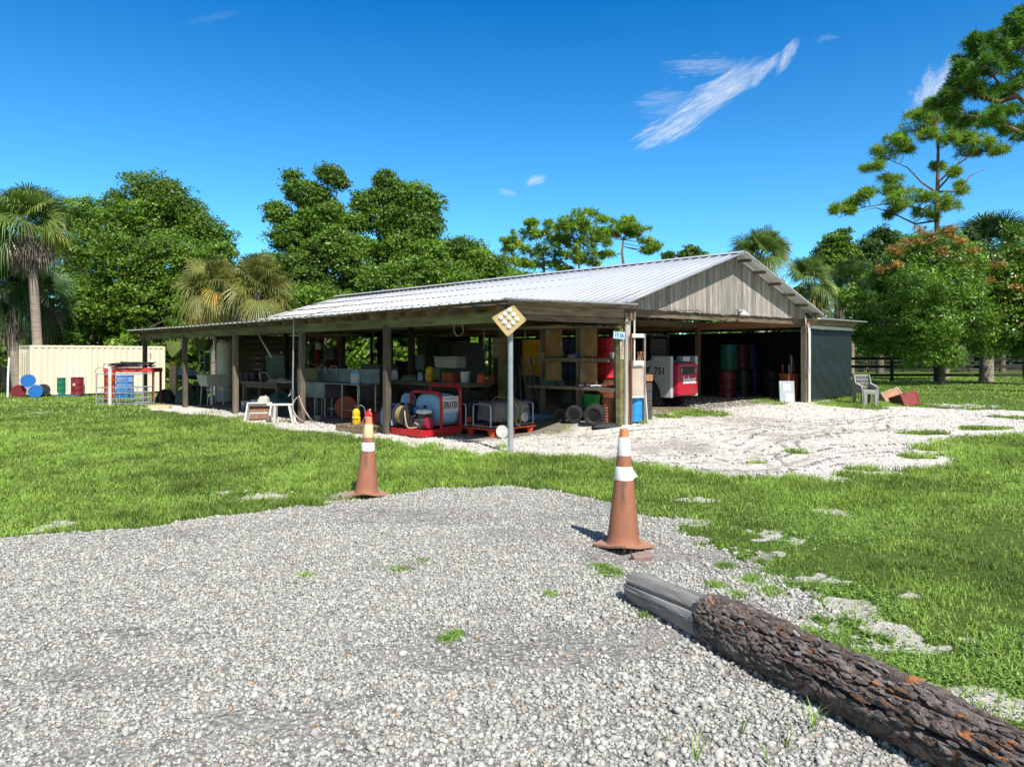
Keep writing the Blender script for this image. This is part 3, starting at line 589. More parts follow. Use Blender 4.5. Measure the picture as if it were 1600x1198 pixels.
# end wall pieces at the far end
def panel(name, va, vb, z0, z1, mat, u=25.62, th=.02, label=None, boards=0):
    mb = MB()
    if boards:
        n = max(1, int((z1 - z0) / boards))
        for i in range(n): mb.box(L(u + random.uniform(-.004, .004), (va + vb) / 2, z0 + (i + .5) * (z1 - z0) / n), (vb - va, th, (z1 - z0) / n - .006))
    else: mb.box(L(u, (va + vb) / 2, (z0 + z1) / 2), (vb - va, th, z1 - z0))
    o = mb.build(name, mat, barn, smooth=False)
    if label: o['label'] = label
    return o
wall_in = M('dull_inner_boards', (.24, .22, .16), (.16, .145, .10), 3, .85, 0, .3, 30, (.4, 3, 3), tint=.25)
panel('end_wall', 10.75, 14.3, 0, 2.35, wall_in, boards=.2, label='board wall behind the workbench')
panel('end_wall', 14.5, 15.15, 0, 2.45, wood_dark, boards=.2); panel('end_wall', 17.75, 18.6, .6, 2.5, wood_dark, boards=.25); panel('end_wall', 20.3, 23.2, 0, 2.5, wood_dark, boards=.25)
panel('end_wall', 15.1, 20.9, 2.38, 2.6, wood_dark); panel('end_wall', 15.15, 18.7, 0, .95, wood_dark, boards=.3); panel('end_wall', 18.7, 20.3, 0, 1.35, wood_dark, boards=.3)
# internal partition boards between the bays of the back lean-to (keeps the back dark)
# gable lamp with its conduit
lx = 16.75; mb = MB(); mb.box(L(8.35, lx, 2.73), (.16, .05, .08)); lamp_ = mb.build('barn_lamp', galv, barn, bevel=.008)
mb = MB(); mb.lathe([(.035, .06), (.05, .03), (.11, -.02), (.12, -.04), (.105, -.04)], 20, L(8.24, lx, 2.66)); mb.cyl(L(8.36, lx, 2.73), L(8.24, lx, 2.72), .02, n=8); mb.build('lamp_shade', M('lamp_glass_grey', (.62, .66, .68), (.5, .54, .56), 8, .25), lamp_)
mb = MB(); mb.tube([L(8.37, lx - .05, 2.78), L(8.36, lx - .3, 2.66), L(8.35, lx - .7, 2.57), L(8.36, lx - 1.2, 2.60), L(8.36, lx - 2.1, 2.66), L(8.36, lx - 3, 2.62), L(8.36, lx - 4.6, 2.52)], .007, 5); mb.build('lamp_cable', wood_x, barn)
mb = MB(); mb.tube([L(8.22, 11.93, 2.45), L(8.215, 11.92, 2.0), L(8.20, 11.9, 1.2), L(8.20, 11.86, .95)], .018, 6); mb.box(L(8.22, 11.87, 2.0), (.08, .03, .05)); mb.box(L(8.21, 11.88, .97), (.1, .04, .04)); mb.build('conduit', white_paint, barn)
mb = MB(); mb.tube([L(8.25, 20.62, 2.75), L(8.24, 20.62, 2.52), L(8.24, 20.78, 2.5), L(8.23, 20.80, 2.2), L(8.23, 20.86, 1.15)], .016, 6); mb.box(L(8.23, 20.86, 1.1), (.07, .05, .12)); mb.build('conduit', white_paint, barn)
# little plates on the corner post
mb = MB(); mb.box((0, 0, 0), (.27, .006, .145)); pl = mb.build('number_plate', M('pale_blue_plate', (.38, .56, .68), (.28, .44, .55), 12, .5), barn, loc=L(8.32, 11.545, 2.0)); pl.rotation_euler = (0, R(4), R(-22))
text('17 36', .095, M('dark_blue_lettering', (.02, .06, .14), (.03, .08, .16)), 'plate_lettering', pl, basis((1, 0, 0), (0, 0, 1), (0, -1, 0), (0, -.005, -.005)), .001, .95, .002)
mb = MB(); mb.box((0, 0, 0), (.11, .006, .40)); pl = mb.build('notice_plate', M('faded_notice', (.56, .53, .44), (.42, .38, .32), 20, .6), barn, loc=L(8.33, 11.655, 1.72))
rr = random.Random(3)
for i in range(14): mb = MB(); mb.box((rr.uniform(-.03, .03), -.005 - .0002 * i, -.17 + i * .025), (rr.uniform(.02, .05), .002, rr.uniform(.008, .02))); mb.build('printed_mark', M('faded_red_ink', (.42, .06, .06)) if i % 3 else M('faded_green_ink', (.02, .16, .13)), pl)
# hoop hung in the front bay, hanging chains and a red overhead beam inside
mb = MB(); c = L(11.3, 9.9, 2.15); mb.tube([c + Vector((.13 * math.cos(a), 0, .14 * math.sin(a))) for a in np.linspace(0, 6.28, 17)[:-1]], .012, 5, closed=True); tag(mb.build('wire_hoop', galv, None), 'pale coiled wire hoop hanging left of the reflector sign', 'wire hoop')
bpy.data.objects['wire_hoop'].matrix_world = barn.matrix_basis
bpy.data.objects['wire_hoop'].location = barn.location; bpy.data.objects['wire_hoop'].rotation_euler = barn.rotation_euler
# ------------------------------------------------------------------ sign on a steel post
c = P(797.5, 707); sp_ = thing('reflector_sign', 'tan diamond sign with nine round reflectors on a steel pole', 'sign', (c.x, c.y, c.z))
mb = MB(); mb.lathe([(.046, -.3), (.045, 1.0), (.044, 2.36), (.03, 2.375), (.0, 2.38)], 20); mb.build('pole', galv, sp_)
k = 11.40 / F; q = A(796, 500.3, 11.40); off = Vector((q.x - c.x, q.y - c.y, q.z - c.z))
cs = [(-28.3, 4.2), (6.6, 23.6), (27, .5), (-3., -26.2)]; pts = []
for i in range(4):
    p0 = Vector(cs[i]); pa = (Vector(cs[i - 1]) - p0).normalized(); pb = (Vector(cs[(i + 1) % 4]) - p0).normalized()
    for w in (0, .5, 1): pts.append(p0 + pa * 2.6 * (1 - w) ** 1.5 + pb * 2.6 * w ** 1.5 + (pa + pb) * (.0 if w != .5 else -.35))
mb = MB(); mt = Matrix.Translation(off); mb.prism([(p.x * k, p.y * k) for p in pts], mt, .006); sb_ = mb.build('sign_board', tan_sign, sp_, bevel=.0015)
mb = MB(); n = 0
for x, y in ((748, 465), (655, 545), (565, 620), (830, 555), (740, 630), (645, 715), (900, 650), (820, 725), (730, 805)):
    px, py = 740 + x / 13.31, 450 + y / 13.31; o = off + Vector(((px - 796) * k, -.004, (500.3 - py) * k)); mm = Matrix.Rotation(R(90), 3, 'X')
    m2 = MB(); m2.lathe([(.040, 0), (.040, .006), (.034, .012), (.012, .015), (.009, .019), (0, .019)], 24, o, mm); m2.build('reflector', mirror_white, sb_)
for i in (1, 4, 7, 10): mb = MB(); mb.cyl(off + Vector((pts[i].x * k * .9, -.006, pts[i].y * k * .9)), off + Vector((pts[i].x * k * .9, .0, pts[i].y * k * .9)), .006, n=8); mb.build('bolt_hole', black, sb_)
# ------------------------------------------------------------------ traffic cones
cone_m = M('faded_orange_cone', (.38, .15, .082), (.27, .12, .075), 4, .6, 0, .2, 40, (1, 1, .3), c3=(.16, .09, .06), thr=.62)
cone_tip = M('cone_tip_orange', (.66, .26, .10), (.52, .2, .1), 8, .6); cone_base = M('cone_base_dull', (.44, .22, .13), (.34, .19, .13), 6, .7, 0, .2, 40)
refl = M('white_reflective_collar', (.86, .86, .84), (.78, .77, .72), 5, .35); refl_y = M('yellowed_collar', (.82, .66, .40), (.74, .55, .30), 5, .4)
def cone(px, py, h, lab, tilt, bands, torn, lift):
    c = P(px, py); t = thing('traffic_cone', lab, 'traffic cone', (c.x, c.y, c.z + lift), tilt[2], 'faded orange traffic cones on the drive'); t.rotation_euler = tilt
    r0, r1 = .136, .034; rz = lambda z: r0 + (r1 - r0) * z / h
    z0, z1 = bands[1][1] * h, h * bands[0][1]
    prof = [(r0 + .012, .0), (r0 + .004, .018)] + [(rz(z) , z) for z in np.linspace(.03, z1, 14)]
    mb = MB(); mb.lathe(prof, 36); mb.build('cone_body', cone_m, t)
    mb = MB(); mb.lathe([(rz(z1), z1), (rz(h) , h - .004), (r1 * .85, h), (r1 * .6, h - .002)], 32); mb.build('cone_tip', cone_tip, t)
    for i, (a, b) in enumerate(bands):
        mb = MB(); mb.lathe([(rz(a * h) + .0015, a * h), (rz(a * h) + .003, a * h + .004), (rz(b * h) + .003, b * h - .004), (rz(b * h) + .001, b * h)], 36)
        if torn and i == 1:
            zA, zB = a * h, b * h; ra, rb = rz(zA), rz(zB)
            mb.add([(rb * .9, -rb * .3, zB), (ra + .075, -.02, zA + .012), (ra * .95, -ra * .3, zA - .004), (ra + .08, .0, zA + .012)], [(0, 1, 2), (0, 3, 1), (2, 1, 3)])
        mb.build('reflective_collar', refl_y if (not torn and i == 0) else refl, t)
    mb = MB(); n = 14; w = .185; vs = []; fs = []
    for s in (0, 1):
        for i in range(n + 1):
            for j in range(n + 1):
                x = -w + 2 * w * i / n; y = -w + 2 * w * j / n; d = max(abs(x), abs(y)) / w; cr = (abs(x * y) / w / w)
                z = .012 - .03 * s * .6 + (.05 * cr * (1 if x * y > 0 else -.55)) * torn_k + .004 * math.sin(9 * x + 5 * y)
                if abs(x) == w and abs(y) == w: x *= .96; y *= .96
                vs.append((x, y, z))
    for s in (0, 1):
        for i in range(n):
            for j in range(n): b = s * (n + 1) ** 2; a = b + i * (n + 1) + j; fs.append((a, a + 1, a + n + 2, a + n + 1))
    m_ = (n + 1) ** 2; ring = [i * (n + 1) for i in range(n)] + [n * (n + 1) + j for j in range(n)] + [(n - i) * (n + 1) + n for i in range(n)] + [n - j for j in range(n)]
    for i in range(len(ring)): a, b = ring[i], ring[(i + 1) % len(ring)]; fs.append((a, b, b + m_, a + m_))
    mb.add(vs, fs); mb.build('cone_base', cone_base, t)
    if torn:
        for a in ((.1, .1), (-.1, -.1), (.1, -.1), (-.1, .1)):
            m3 = MB(); m3.cyl((a[0], a[1], -.035), (a[0], a[1], 0), .012, n=8); m3.build('base_foot', cone_base, t)
    return t
torn_k = .75; cone(974, 857, .95, 'larger near cone with a torn white collar beside the log', (0, R(.6), R(40)), [(.765, .925), (.555, .672)], 1, .045)
torn_k = .9; cone(573, 774, .865, 'farther cone with a yellowed upper band at the lawn edge', (R(1.5), R(.8), R(52)), [(.735, .912), (.56, .672)], 0, .03)
def brick(px, py, rz, lab, dims=(.15, .095, .06)):
    c = P(px, py); mb = MB(); mb.box((0, 0, dims[2] / 2), dims, t=.5); o = mb.build('brick', M('pinkish_brick', (.36, .24, .20), (.28, .20, .17), 12, .9, 0, .7, 60), None, bevel=.008, loc=(c.x, c.y, c.z - .005)); o.rotation_euler = (R(3), R(-4), rz); tag(o, lab, 'brick')
brick(1003, 876, R(8), 'weathered pink brick under the edge of the near cone')
brick(543, 777, R(30), 'dark brick half hidden under the farther cone', (.16, .08, .05))
# ------------------------------------------------------------------ the log
def worley(x, y, s=0):
    ix = np.floor(x); iy = np.floor(y); f1 = np.full(x.shape, 9.); f2 = np.full(x.shape, 9.); idd = np.zeros(x.shape)
    for dx in (-1, 0, 1):
        for dy in (-1, 0, 1):
            cx = ix + dx; cy = iy + dy; px = cx + hsh(cx, cy, s); py = cy + hsh(cx, cy, s + 9); d = np.hypot(px - x, py - y); n = d < f1
            f2 = np.where(n, f1, np.minimum(f2, d)); idd = np.where(n, hsh(cx, cy, s + 17), idd); f1 = np.where(n, d, f1)
    return f1, f2, idd
def log():
    a0 = np.array([.80, 4.60]); a1 = np.array([2.62, .74]); Lg = np.hypot(*(a1 - a0)); d = (a1 - a0) / Lg; nrm = np.array([-d[1], d[0]])
    o = thing('fallen_log', 'long fallen pine log with a bare grey end and flaking bark', 'log', (a0[0], a0[1], float(G(*a0))), math.atan2(d[1], d[0]))
    def surf(s0, s1, ds, nth, bark_):
        s = np.arange(s0, s1, ds); th = np.linspace(0, 2 * np.pi, nth, endpoint=False); Sg, T = np.meshgrid(s, th, indexing='ij')
        r = .100 + .036 * Sg / Lg + .012 * np.sin(Sg * 1.7) + .010 * np.cos(2 * T + Sg)
        cx = np.cos(T) ; cy = np.sin(T)
        px = Sg; py = T * .155
        per = lambda f: f
        w = sm(np.minimum(T, 2 * np.pi - T), 0, .35)     # hides the seam (it faces the ground)
        if bark_:
            wx = px * 6 + .9 * (fbm(px * 5, py * 9, 91) - .5) * 2; wy = py * 26 + 3.2 * (fbm(px * 6, py * 8, 95) - .5) * 2
            f1, f2, idd = worley(wx, wy, 3); g1, g2, id2 = worley(wx * 2.6 + 5, wy * 2.4, 8)
            cell = sm(f2 - f1, 0, .38); c2 = sm(g2 - g1, 0, .3)
            dd = .013 * cell + .007 * (idd - .5) + .003 * c2 * (id2 > .35) + .012 * (fbm(px * 45, py * 70, 12, 3) - .5) + .03 * (fbm(px * 3, py * 5, 99) - .5)
            for (c0, am, sl, wd, lo, hi) in ((3.35, .07, -.22, .10, .9, 3.2), (4.35, .06, .16, .08, 1.2, 4.6), (2.5, .05, .1, .06, .6, 2.9), (3.9, .04, -.12, .045, .7, 2.4), (2.95, .05, .18, .05, 1.4, 4.4)):
                q = T - (c0 + sl * (Sg - 1) + .12 * np.sin(Sg * 5)); dd = dd - am * np.exp(-(q / wd) ** 2) * sm(Sg, lo, lo + .3) * (1 - sm(Sg, hi, hi + .3))
            r = r + .012 + dd * (.35 + .65 * w); r = r * np.where(Sg < s0 + .12, 1, 1)
            tint = np.where(id2 > .975, 1., .12 + .75 * (.55 * id2 + .45 * idd) * (.35 + .65 * cell))
        else:
            r = r * (.93 + .07 * sm(Sg, 0, .12)) + .004 * (fbm(px * 2.5, py * 42, 33, 3) - .5) * 2 * w - .018 * np.exp(-((T - 3.0 - .2 * Sg) / .06) ** 2) * w - .022 * np.exp(-((T - 4.2 + .1 * Sg) / .09) ** 2) * w + .02 * (fbm(px * 3, py * 7, 37) - .5)
            tint = .2 + .6 * fbm(px * 6, py * 90, 44, 3)
        edge = np.where((Sg == s[0]), 1, 0)
        zc = .085 + .02 * Sg / Lg + .02 * np.sin(Sg * 1.1); bend = .05 * np.sin(Sg / Lg * 3.3)
        sx = Sg + (.05 * (fbm(T * 3, T * 0 + 2, 7) - .5) * 2 * w) * np.exp(-(Sg - s0) / .15) * (1 if bark_ else .35)
        # theta 0 is straight down
        V = np.stack([sx, r * np.sin(T) + bend, zc - r * np.cos(T)], -1); ns = len(s); V = V.reshape(-1, 3)
        i, j = np.meshgrid(np.arange(ns - 1), np.arange(nth), indexing='ij'); i = i.ravel(); j = j.ravel(); j2 = (j + 1) % nth
        Fq = np.stack([i * nth + j, (i + 1) * nth + j, (i + 1) * nth + j2, i * nth + j2], 1); tt = tint[:-1].ravel()
        return V, Fq, tt, ns, nth
    V, Fq, tt, ns, nt = surf(.70, Lg, .0075, 190, True)
    k = len(V); V = np.vstack([V, [[.72, 0, .11]]]); ring = np.arange(nt); cap = np.stack([ring, (ring + 1) % nt, np.full(nt, k), np.full(nt, k)], 1)
    Fq = np.vstack([Fq, cap[:, [0, 1, 2, 2]]]); 
    bm_ = M('flaking_pine_bark', (.30, .24, .205), (.125, .10, .085), 34, .9, 0, 1., 120, tint=.6, tc=(.40, .15, .06), c3=(.30, .265, .24), thr=.55)
    Fq = Fq[:-nt]; V = V[:-1]; tt = tt[:len(Fq)]
    npmesh('bark', V, Fq, tt, [bm_], o, smooth=True)
    V, Fq, tt, ns, nt = surf(0, .86, .008, 160, False); k = len(V)
    gm = M('bare_grey_log_wood', (.36, .345, .325), (.20, .185, .17), 5, .85, 0, .7, 20, (.5, 7, 7), tint=.45)
    V = np.vstack([V, [[.0, 0, .085]]]); ring = np.arange(nt); c3_ = np.stack([ring, (ring + 1) % nt, np.full(nt, k)], 1)
    npmesh('bare_wood', V, Fq, tt, [gm], o, smooth=True)
    npmesh('end_grain', V, c3_, np.full(nt, .4), [M('end_grain_wood', (.30, .27, .24), (.17, .15, .13), 18, .9, 0, .4, 60)], o)
    # flakes of bark standing off the log
    mb = MB(); rr = random.Random(5); pm = M('pale_bark_plate', (.34, .31, .29), (.20, .17, .155), 40, .9, 0, .8, 120, tint=.4); rm = M('red_brown_bark_plate', (.26, .13, .075), (.14, .075, .05), 40, .85, 0, .8, 120, tint=.4)
    for i in range(1500):
        s = rr.uniform(.74, Lg - .05); th = rr.uniform(1.7, 5.2); r = .100 + .036 * s / Lg + .012 * math.sin(s * 1.7) + rr.uniform(.006, .024); zc = .085 + .02 * s / Lg + .02 * math.sin(s * 1.1); bend = .05 * math.sin(s / Lg * 3.3)
        c = Vector((s, r * math.sin(th) + bend, zc - r * math.cos(th))); n = Vector((rr.uniform(-.22, .22), math.sin(th + rr.uniform(-.25, .25)), -math.cos(th))).normalized(); ax = Vector((1, rr.uniform(-.3, .3), 0)); ax = (ax - n * ax.dot(n)).normalized(); ay = n.cross(ax); a = rr.uniform(.012, .042); b = rr.uniform(.005, .013); h = rr.uniform(.002, .005)
        pl_ = [c + ax * (a * math.cos(q) * rr.uniform(.7, 1.1)) + ay * (b * math.sin(q) * rr.uniform(.7, 1.1)) for q in np.linspace(0, 5.4, 6)]
        mb.add(pl_ + [p + n * h for p in pl_], [tuple(range(6)), tuple(range(6, 12))] + [(i_, (i_ + 1) % 6, (i_ + 1) % 6 + 6, i_ + 6) for i_ in range(6)], rr.choice([0, 0, 1, 2, 0]) , 1. if rr.random() < .03 else rr.uniform(.1, .85))
    x = mb.build('bark_flakes', [bm_, pm, rm], o, smooth=False); x['kind'] = 'stuff'
log()
# ------------------------------------------------------------------ shipping container
def container():
    Y0 = 35.; X0 = (47 - CX) / F * Y0; t = thing('shipping_container', 'cream shipping container with corrugated side behind the drums', 'container', (X0, Y0, -.41), YAW)
    Lc, Wc, Hc = 6.37, 2.4, 2.5
    def corr(p0, dx, n, name, z0=.12, z1=Hc - .1):
        mb = MB(); vs = []; x = .08; pr = []
        Lw = dx.length - .16; dd = dx.normalized(); nr = Vector((dd.y, -dd.x, 0)); k = max(2, int(Lw / .28)); st = Lw / k
        for i in range(k): a = i * st; pr += [(a, 0), (a + st * .32, 0), (a + st * .5, -.03), (a + st * .82, -.03)]
        pr.append((Lw, 0)); vs = []
        for z in (z0, z1):
            for a, d in pr: vs.append(Vector(p0) + dd * (a + .08) + nr * (d - .01) + Vector((0, 0, z)))
        n = len(pr); mb.add(vs, [(i, i + 1, n + i + 1, n + i) for i in range(n - 1)]); return mb.build(name, cream, t)
    corr((0, 0, 0), Vector((Lc, 0, 0)), 22, 'side_wall'); corr((0, Wc, 0), Vector((0, -Wc, 0)), 8, 'door_wall')
    corr((Lc, 0, 0), Vector((0, Wc, 0)), 8, 'end_wall'); corr((Lc, Wc, 0), Vector((-Lc, 0, 0)), 8, 'back_wall')
    mb = MB()
    for x in (0.04, Lc - .04):
        for y in (0.04, Wc - .04): mb.box((x, y, Hc / 2), (.1, .1, Hc))
    for z in (.06, Hc - .05):
        for y in (.035, Wc - .035): mb.box((Lc / 2, y, z), (Lc - .18, .07, .11))
        for x in (.035, Lc - .035): mb.box((x, Wc / 2, z), (.07, Wc - .18, .11))
    mb.build('frame', cream, t, bevel=.006)
    mb = MB(); mb.box((Lc / 2, Wc / 2, Hc - .02), (Lc - .1, Wc - .1, .03)); n = 22
    for i in range(n): mb.box((.2 + i * (Lc - .4) / (n - 1), Wc / 2, Hc + .004), (.12, Wc - .04, .024))
    mb.build('roof', cream, t)
    mb = MB()
    for x, z, s in ((Lc - 1.0, 1.9, .22), (Lc - .75, 2.0, .3), (Lc - 1.0, 1.5, .14)): mb.box((x, -.006, z), (.05, .006, s))
    mb.build('side_stencil', M('rust_brown_marks', (.25, .16, .09)), t)
    mb = MB()
    for y in (.7, 1.1, 1.5, 1.9): mb.cyl((-.05, y, .2), (-.05, y, Hc - .2), .02, n=8)
    mb.build('door_bars', cream, t)
container()
# ------------------------------------------------------------------ board fence far right
def fence(ax, ay, bx, by, lab, n, h, rails, mat, w=.14):
    t = thing('board_fence', lab, 'fence', (ax, ay, float(G(ax, ay)))); a = Vector((0, 0, 0)); b = Vector((bx - ax, by - ay, float(G(bx, by) - G(ax, ay))))
    for i in range(n + 1):
        p = a.lerp(b, i / n); mb = MB(); mb.box((p.x, p.y, h / 2), (.14, .12, h + .1)); mb.build('post', mat, t, bevel=.01)
    mb = MB()
    for z in rails:
        for i in range(n): p = a.lerp(b, i / n); q = a.lerp(b, (i + 1) / n); mb.beam((p.x, p.y - .08, z + random.uniform(-.01, .01)), (q.x, q.y - .08, z + random.uniform(-.01, .01)), .03, w)
    mb.build('rails', mat, t); return t
fdark = M('dark_stained_fence', (.035, .032, .028), (.02, .02, .018), 5, .8, 0, .3, 20)
fence(15.5, 37.5, 46, 37.0, 'dark stained board fence behind the mango tree', 13, 1.32, (.35, .8, 1.22), fdark)
fence(11.0, 60, 60, 58, 'far dark rail fence beyond the shaded lawn', 18, 1.2, (.4, .8, 1.15), fdark)
mb = MB(); mb.box((40, 70, float(G(40, 70)) + .03), (60, 2.2, .05)); tag(mb.build('path', concrete), 'pale far path beyond the fence', 'path', kind='structure')
# ------------------------------------------------------------------ trees
leaf_m = M('oak_leaf', (.155, .27, .03), (.085, .175, .02), .5, .45, 0, 0, tint=.65, trans=.32, spec=.4)
leaf_y = M('yellow_green_leaf', (.165, .285, .03), (.10, .195, .022), .5, .45, 0, 0, tint=.6, trans=.35, spec=.4)
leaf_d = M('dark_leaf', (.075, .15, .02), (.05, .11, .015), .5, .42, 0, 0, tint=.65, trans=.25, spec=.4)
mango_m = M('mango_leaf', (.17, .31, .03), (.10, .215, .02), .6, .38, 0, 0, tint=.6, trans=.25, tc=(.42, .20, .06), spec=.5)
def foliage(blobs, n, size, seed, sub=34, flat=.7, upb=.35, elong=.5, shell=.55, tmax=.88, cl=.32):
    """leaf quads gathered in small clusters spread over irregular blobs (x, y, z, rx, ry, rz)"""
    rng = np.random.default_rng(seed); B = np.array(blobs, float); w = (B[:, 3] * B[:, 5]) ** 1.0; w /= w.sum()
    nc = max(8, n // sub); bi = rng.choice(len(B), nc, p=w); b = B[bi]
    d = rng.normal(size=(nc, 3)); d /= np.linalg.norm(d, axis=1)[:, None]
    rad = 1 - (1 - shell) * rng.random(nc) ** 1.2; rad *= .82 + .36 * vnoise(d[:, 0] * 2.3 + bi * 3.1, d[:, 2] * 2.3 + d[:, 1] * 1.7, seed)
    c = b[:, :3] + d * b[:, 3:6] * rad[:, None]
    ct = rng.random(nc); li = np.repeat(np.arange(nc), sub); m = len(li)
    sc = np.repeat(rng.uniform(.6, 1.3, nc), sub) * cl
    q = rng.normal(size=(m, 3)); q /= np.linalg.norm(q, axis=1)[:, None]; q *= (.45 + .6 * rng.random(m) ** .7)[:, None]; q[:, 2] = np.abs(q[:, 2]) * .75 - .15
    p = c[li] + q * sc[:, None]
    # leaf frames: normal biased outwards and upwards
    nn = rng.normal(size=(m, 3)) * .8 + d[li] * .3 + q * .6 + np.array([0, 0, upb]); nn /= np.linalg.norm(nn, axis=1)[:, None]
    a = np.cross(nn, rng.normal(size=(m, 3))); a /= np.linalg.norm(a, axis=1)[:, None] + 1e-9; bb = np.cross(nn, a)
    s = size * rng.uniform(.6, 1.35, m)[:, None]
    V = np.stack([p - a * s, p + bb * s * elong, p + a * s, p - bb * s * elong], 1).reshape(-1, 3)
    bt = rng.random(len(B)); t = np.clip(.5 + (bt[bi][li] - .5) * .4 + (ct[li] - .5) * .75 + rng.normal(0, .16, m), 0, tmax); return V, np.arange(m * 4).reshape(-1, 4), t
def limbs(mb, base, blobs, r0, seed, lean=(0, 0), split=.35, n=10):
    rr = random.Random(seed); base = Vector(base); B = [Vector(b[:3]) for b in blobs]; top = sum(B, Vector()) / len(B)
    h = top.z - base.z; fork = base + Vector((lean[0], lean[1], h * split))
    mid = base.lerp(fork, .5) + Vector((rr.uniform(-.1, .1), rr.uniform(-.1, .1), 0)); mb.tube([base - Vector((0, 0, .3)), base + Vector((0, 0, .05)), mid, fork], [r0 * 1.35, r0 * 1.15, r0, r0 * .85], 10)
    for b in blobs[:n]:
        e = Vector(b[:3]); m1 = fork.lerp(e, .35) + Vector((rr.uniform(-.4, .4), rr.uniform(-.4, .4), rr.uniform(0, .5))); m2 = fork.lerp(e, .7) + Vector((rr.uniform(-.3, .3), rr.uniform(-.3, .3), .2))
        k = r0 * rr.uniform(.35, .55); mb.tube([fork - Vector((0, 0, .1)), m1, m2, e], [k, k * .75, k * .45, k * .15], 6)
        for _ in range(3):
            q = m2 + Vector((rr.uniform(-1, 1) * b[3], rr.uniform(-1, 1) * b[4], rr.uniform(-.2, .9) * b[5])); mb.tube([m2, m2.lerp(q, .5) + Vector((0, 0, .1)), q], [k * .35, k * .2, .01], 4)
def tree(name, label, cat, px, Y, blobpx, n, size, mat, seed, r0=.25, group='trees behind the barn', gz=None, flat=1., elong=.5, cl=.62, lean=0, sub=34, upb=.35, tmax=.88, shell=.4, split=.35):
    """blobpx: (px, py, radius_px, dY, squash) read off the photo at the tree's own distance"""
    X = (px - CX) / F * Y; g = float(G(X, Y)) if gz is None else gz; t = thing(name, label, cat, (X, Y, g), 0, group); bl = []
    for bp in blobpx:
        bx_, by_, br, dy = bp[:4]; sq = bp[4] if len(bp) > 4 else .85; yy = Y + dy; c = A(bx_, by_, yy); r = br * yy / F * .93; bl.append((c.x - X, c.y - Y, c.z - g, r, r * .95, r * sq))
    mb = MB(); limbs(mb, (0, 0, 0), bl, r0, seed, (lean * .5, 0), split); mb.build('trunk', bark, t)
    V, Fq, tt = foliage(bl, int(n * 2.2), size * .68, seed, sub=sub, elong=elong, cl=cl, upb=upb, tmax=tmax, shell=shell); npmesh('crown', V, Fq, tt, [mat], t)
    return t
rr = random.Random(11)
def fill(x0, x1, y0, y1, r, n, seed, dy=2.5, sq=.85):
    q = random.Random(seed); return [(q.uniform(x0, x1), q.uniform(y0, y1), q.uniform(.75, 1.2) * r, q.uniform(-dy, dy), sq) for _ in range(n)]
tree('oak_tree', 'broad round oak left of the barn, between palm and gap', 'oak', 235, 46, [(240, 305, 38, 0), (205, 330, 42, 1), (275, 325, 42, 0), (235, 350, 60, 0), (170, 360, 45, -1), (305, 355, 42, 0), (335, 375, 32, 1), (135, 395, 45, 0), (190, 410, 60, -2), (260, 410, 60, -2), (320, 410, 45, -1), (150, 460, 50, -1), (220, 470, 60, -2), (290, 460, 55, -2), (180, 510, 45, 0), (250, 515, 45, 0), (130, 335, 35, 2), (110, 345, 28, 2), (345, 400, 24, 0), (215, 290, 20, 0), (262, 295, 18, 0), (100, 440, 40, 3)], 52000, .15, leaf_y, 101, .45)
tree('oak_tree', 'tall ragged vine-hung oak with a two-pronged top, left of the pair', 'oak', 505, 43, [(512, 272, 20, 0), (528, 285, 15, 0), (470, 300, 26, 0), (455, 275, 12, 0), (435, 335, 22, 0), (490, 310, 30, 0), (500, 345, 38, 0), (455, 375, 35, 0), (520, 385, 38, -1), (470, 420, 40, -1), (540, 410, 35, -1), (560, 385, 25, 0), (500, 455, 35, -1), (575, 440, 35, -1), (440, 430, 26, 0), (515, 330, 22, 0), (480, 350, 25, 0), (550, 350, 18, 0), (545, 460, 28, 0), (425, 325, 12, 0)], 40000, .135, leaf_m, 102, .38, cl=.5)
tree('oak_tree', 'tall square-shouldered oak just right of the ragged one', 'oak', 625, 44, [(605, 285, 20, 0), (615, 305, 28, 0), (650, 310, 30, 0), (675, 320, 20, 0), (640, 345, 38, 0), (670, 355, 26, 0), (610, 350, 35, 0), (572, 320, 24, 0), (562, 350, 22, 0), (635, 390, 42, 0), (675, 395, 26, 0), (595, 400, 30, 1), (640, 430, 42, -1), (690, 435, 30, 0), (600, 278, 12, 0), (590, 300, 14, 0)], 36000, .135, leaf_m, 103, .38, cl=.5)
tree('broadleaf_tree', 'lower rounded tree over the roof right of the two tall oaks', 'tree', 715, 50, [(715, 395, 32, 0), (745, 405, 28, 0), (700, 420, 35, 0), (755, 425, 30, 0), (725, 440, 40, 0), (780, 420, 22, 0), (790, 440, 20, 0)], 16000, .15, leaf_y, 104, .3)
tree('broadleaf_tree', 'low bushy tree in the gap between the two left oaks', 'tree', 400, 52, [(395, 425, 30, 0), (420, 415, 22, 0), (365, 440, 28, 0), (430, 445, 28, 0), (390, 465, 38, 0), (445, 480, 34, 0), (350, 480, 30, 0)], 14000, .16, leaf_y, 105, .25)
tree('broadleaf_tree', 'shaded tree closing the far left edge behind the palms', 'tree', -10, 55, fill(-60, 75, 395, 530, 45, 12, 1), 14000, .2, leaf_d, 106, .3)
tree('young_tree', 'leafy young tree hanging over the roof beneath the tall oaks', 'tree', 505, 39, fill(455, 640, 462, 500, 26, 12, 2, 1.5), 11000, .13, leaf_y, 107, .2)
tree('young_tree', 'dark thicket tree between the container and the big oak', 'tree', 140, 44, fill(70, 340, 470, 545, 34, 18, 3, 2), 20000, .16, leaf_m, 108, .2)
tree('young_tree', 'light green sapling behind the barn roof near the ridge start', 'tree', 770, 44, fill(690, 830, 440, 470, 22, 7, 4, 1.5), 7000, .14, leaf_y, 109, .2)
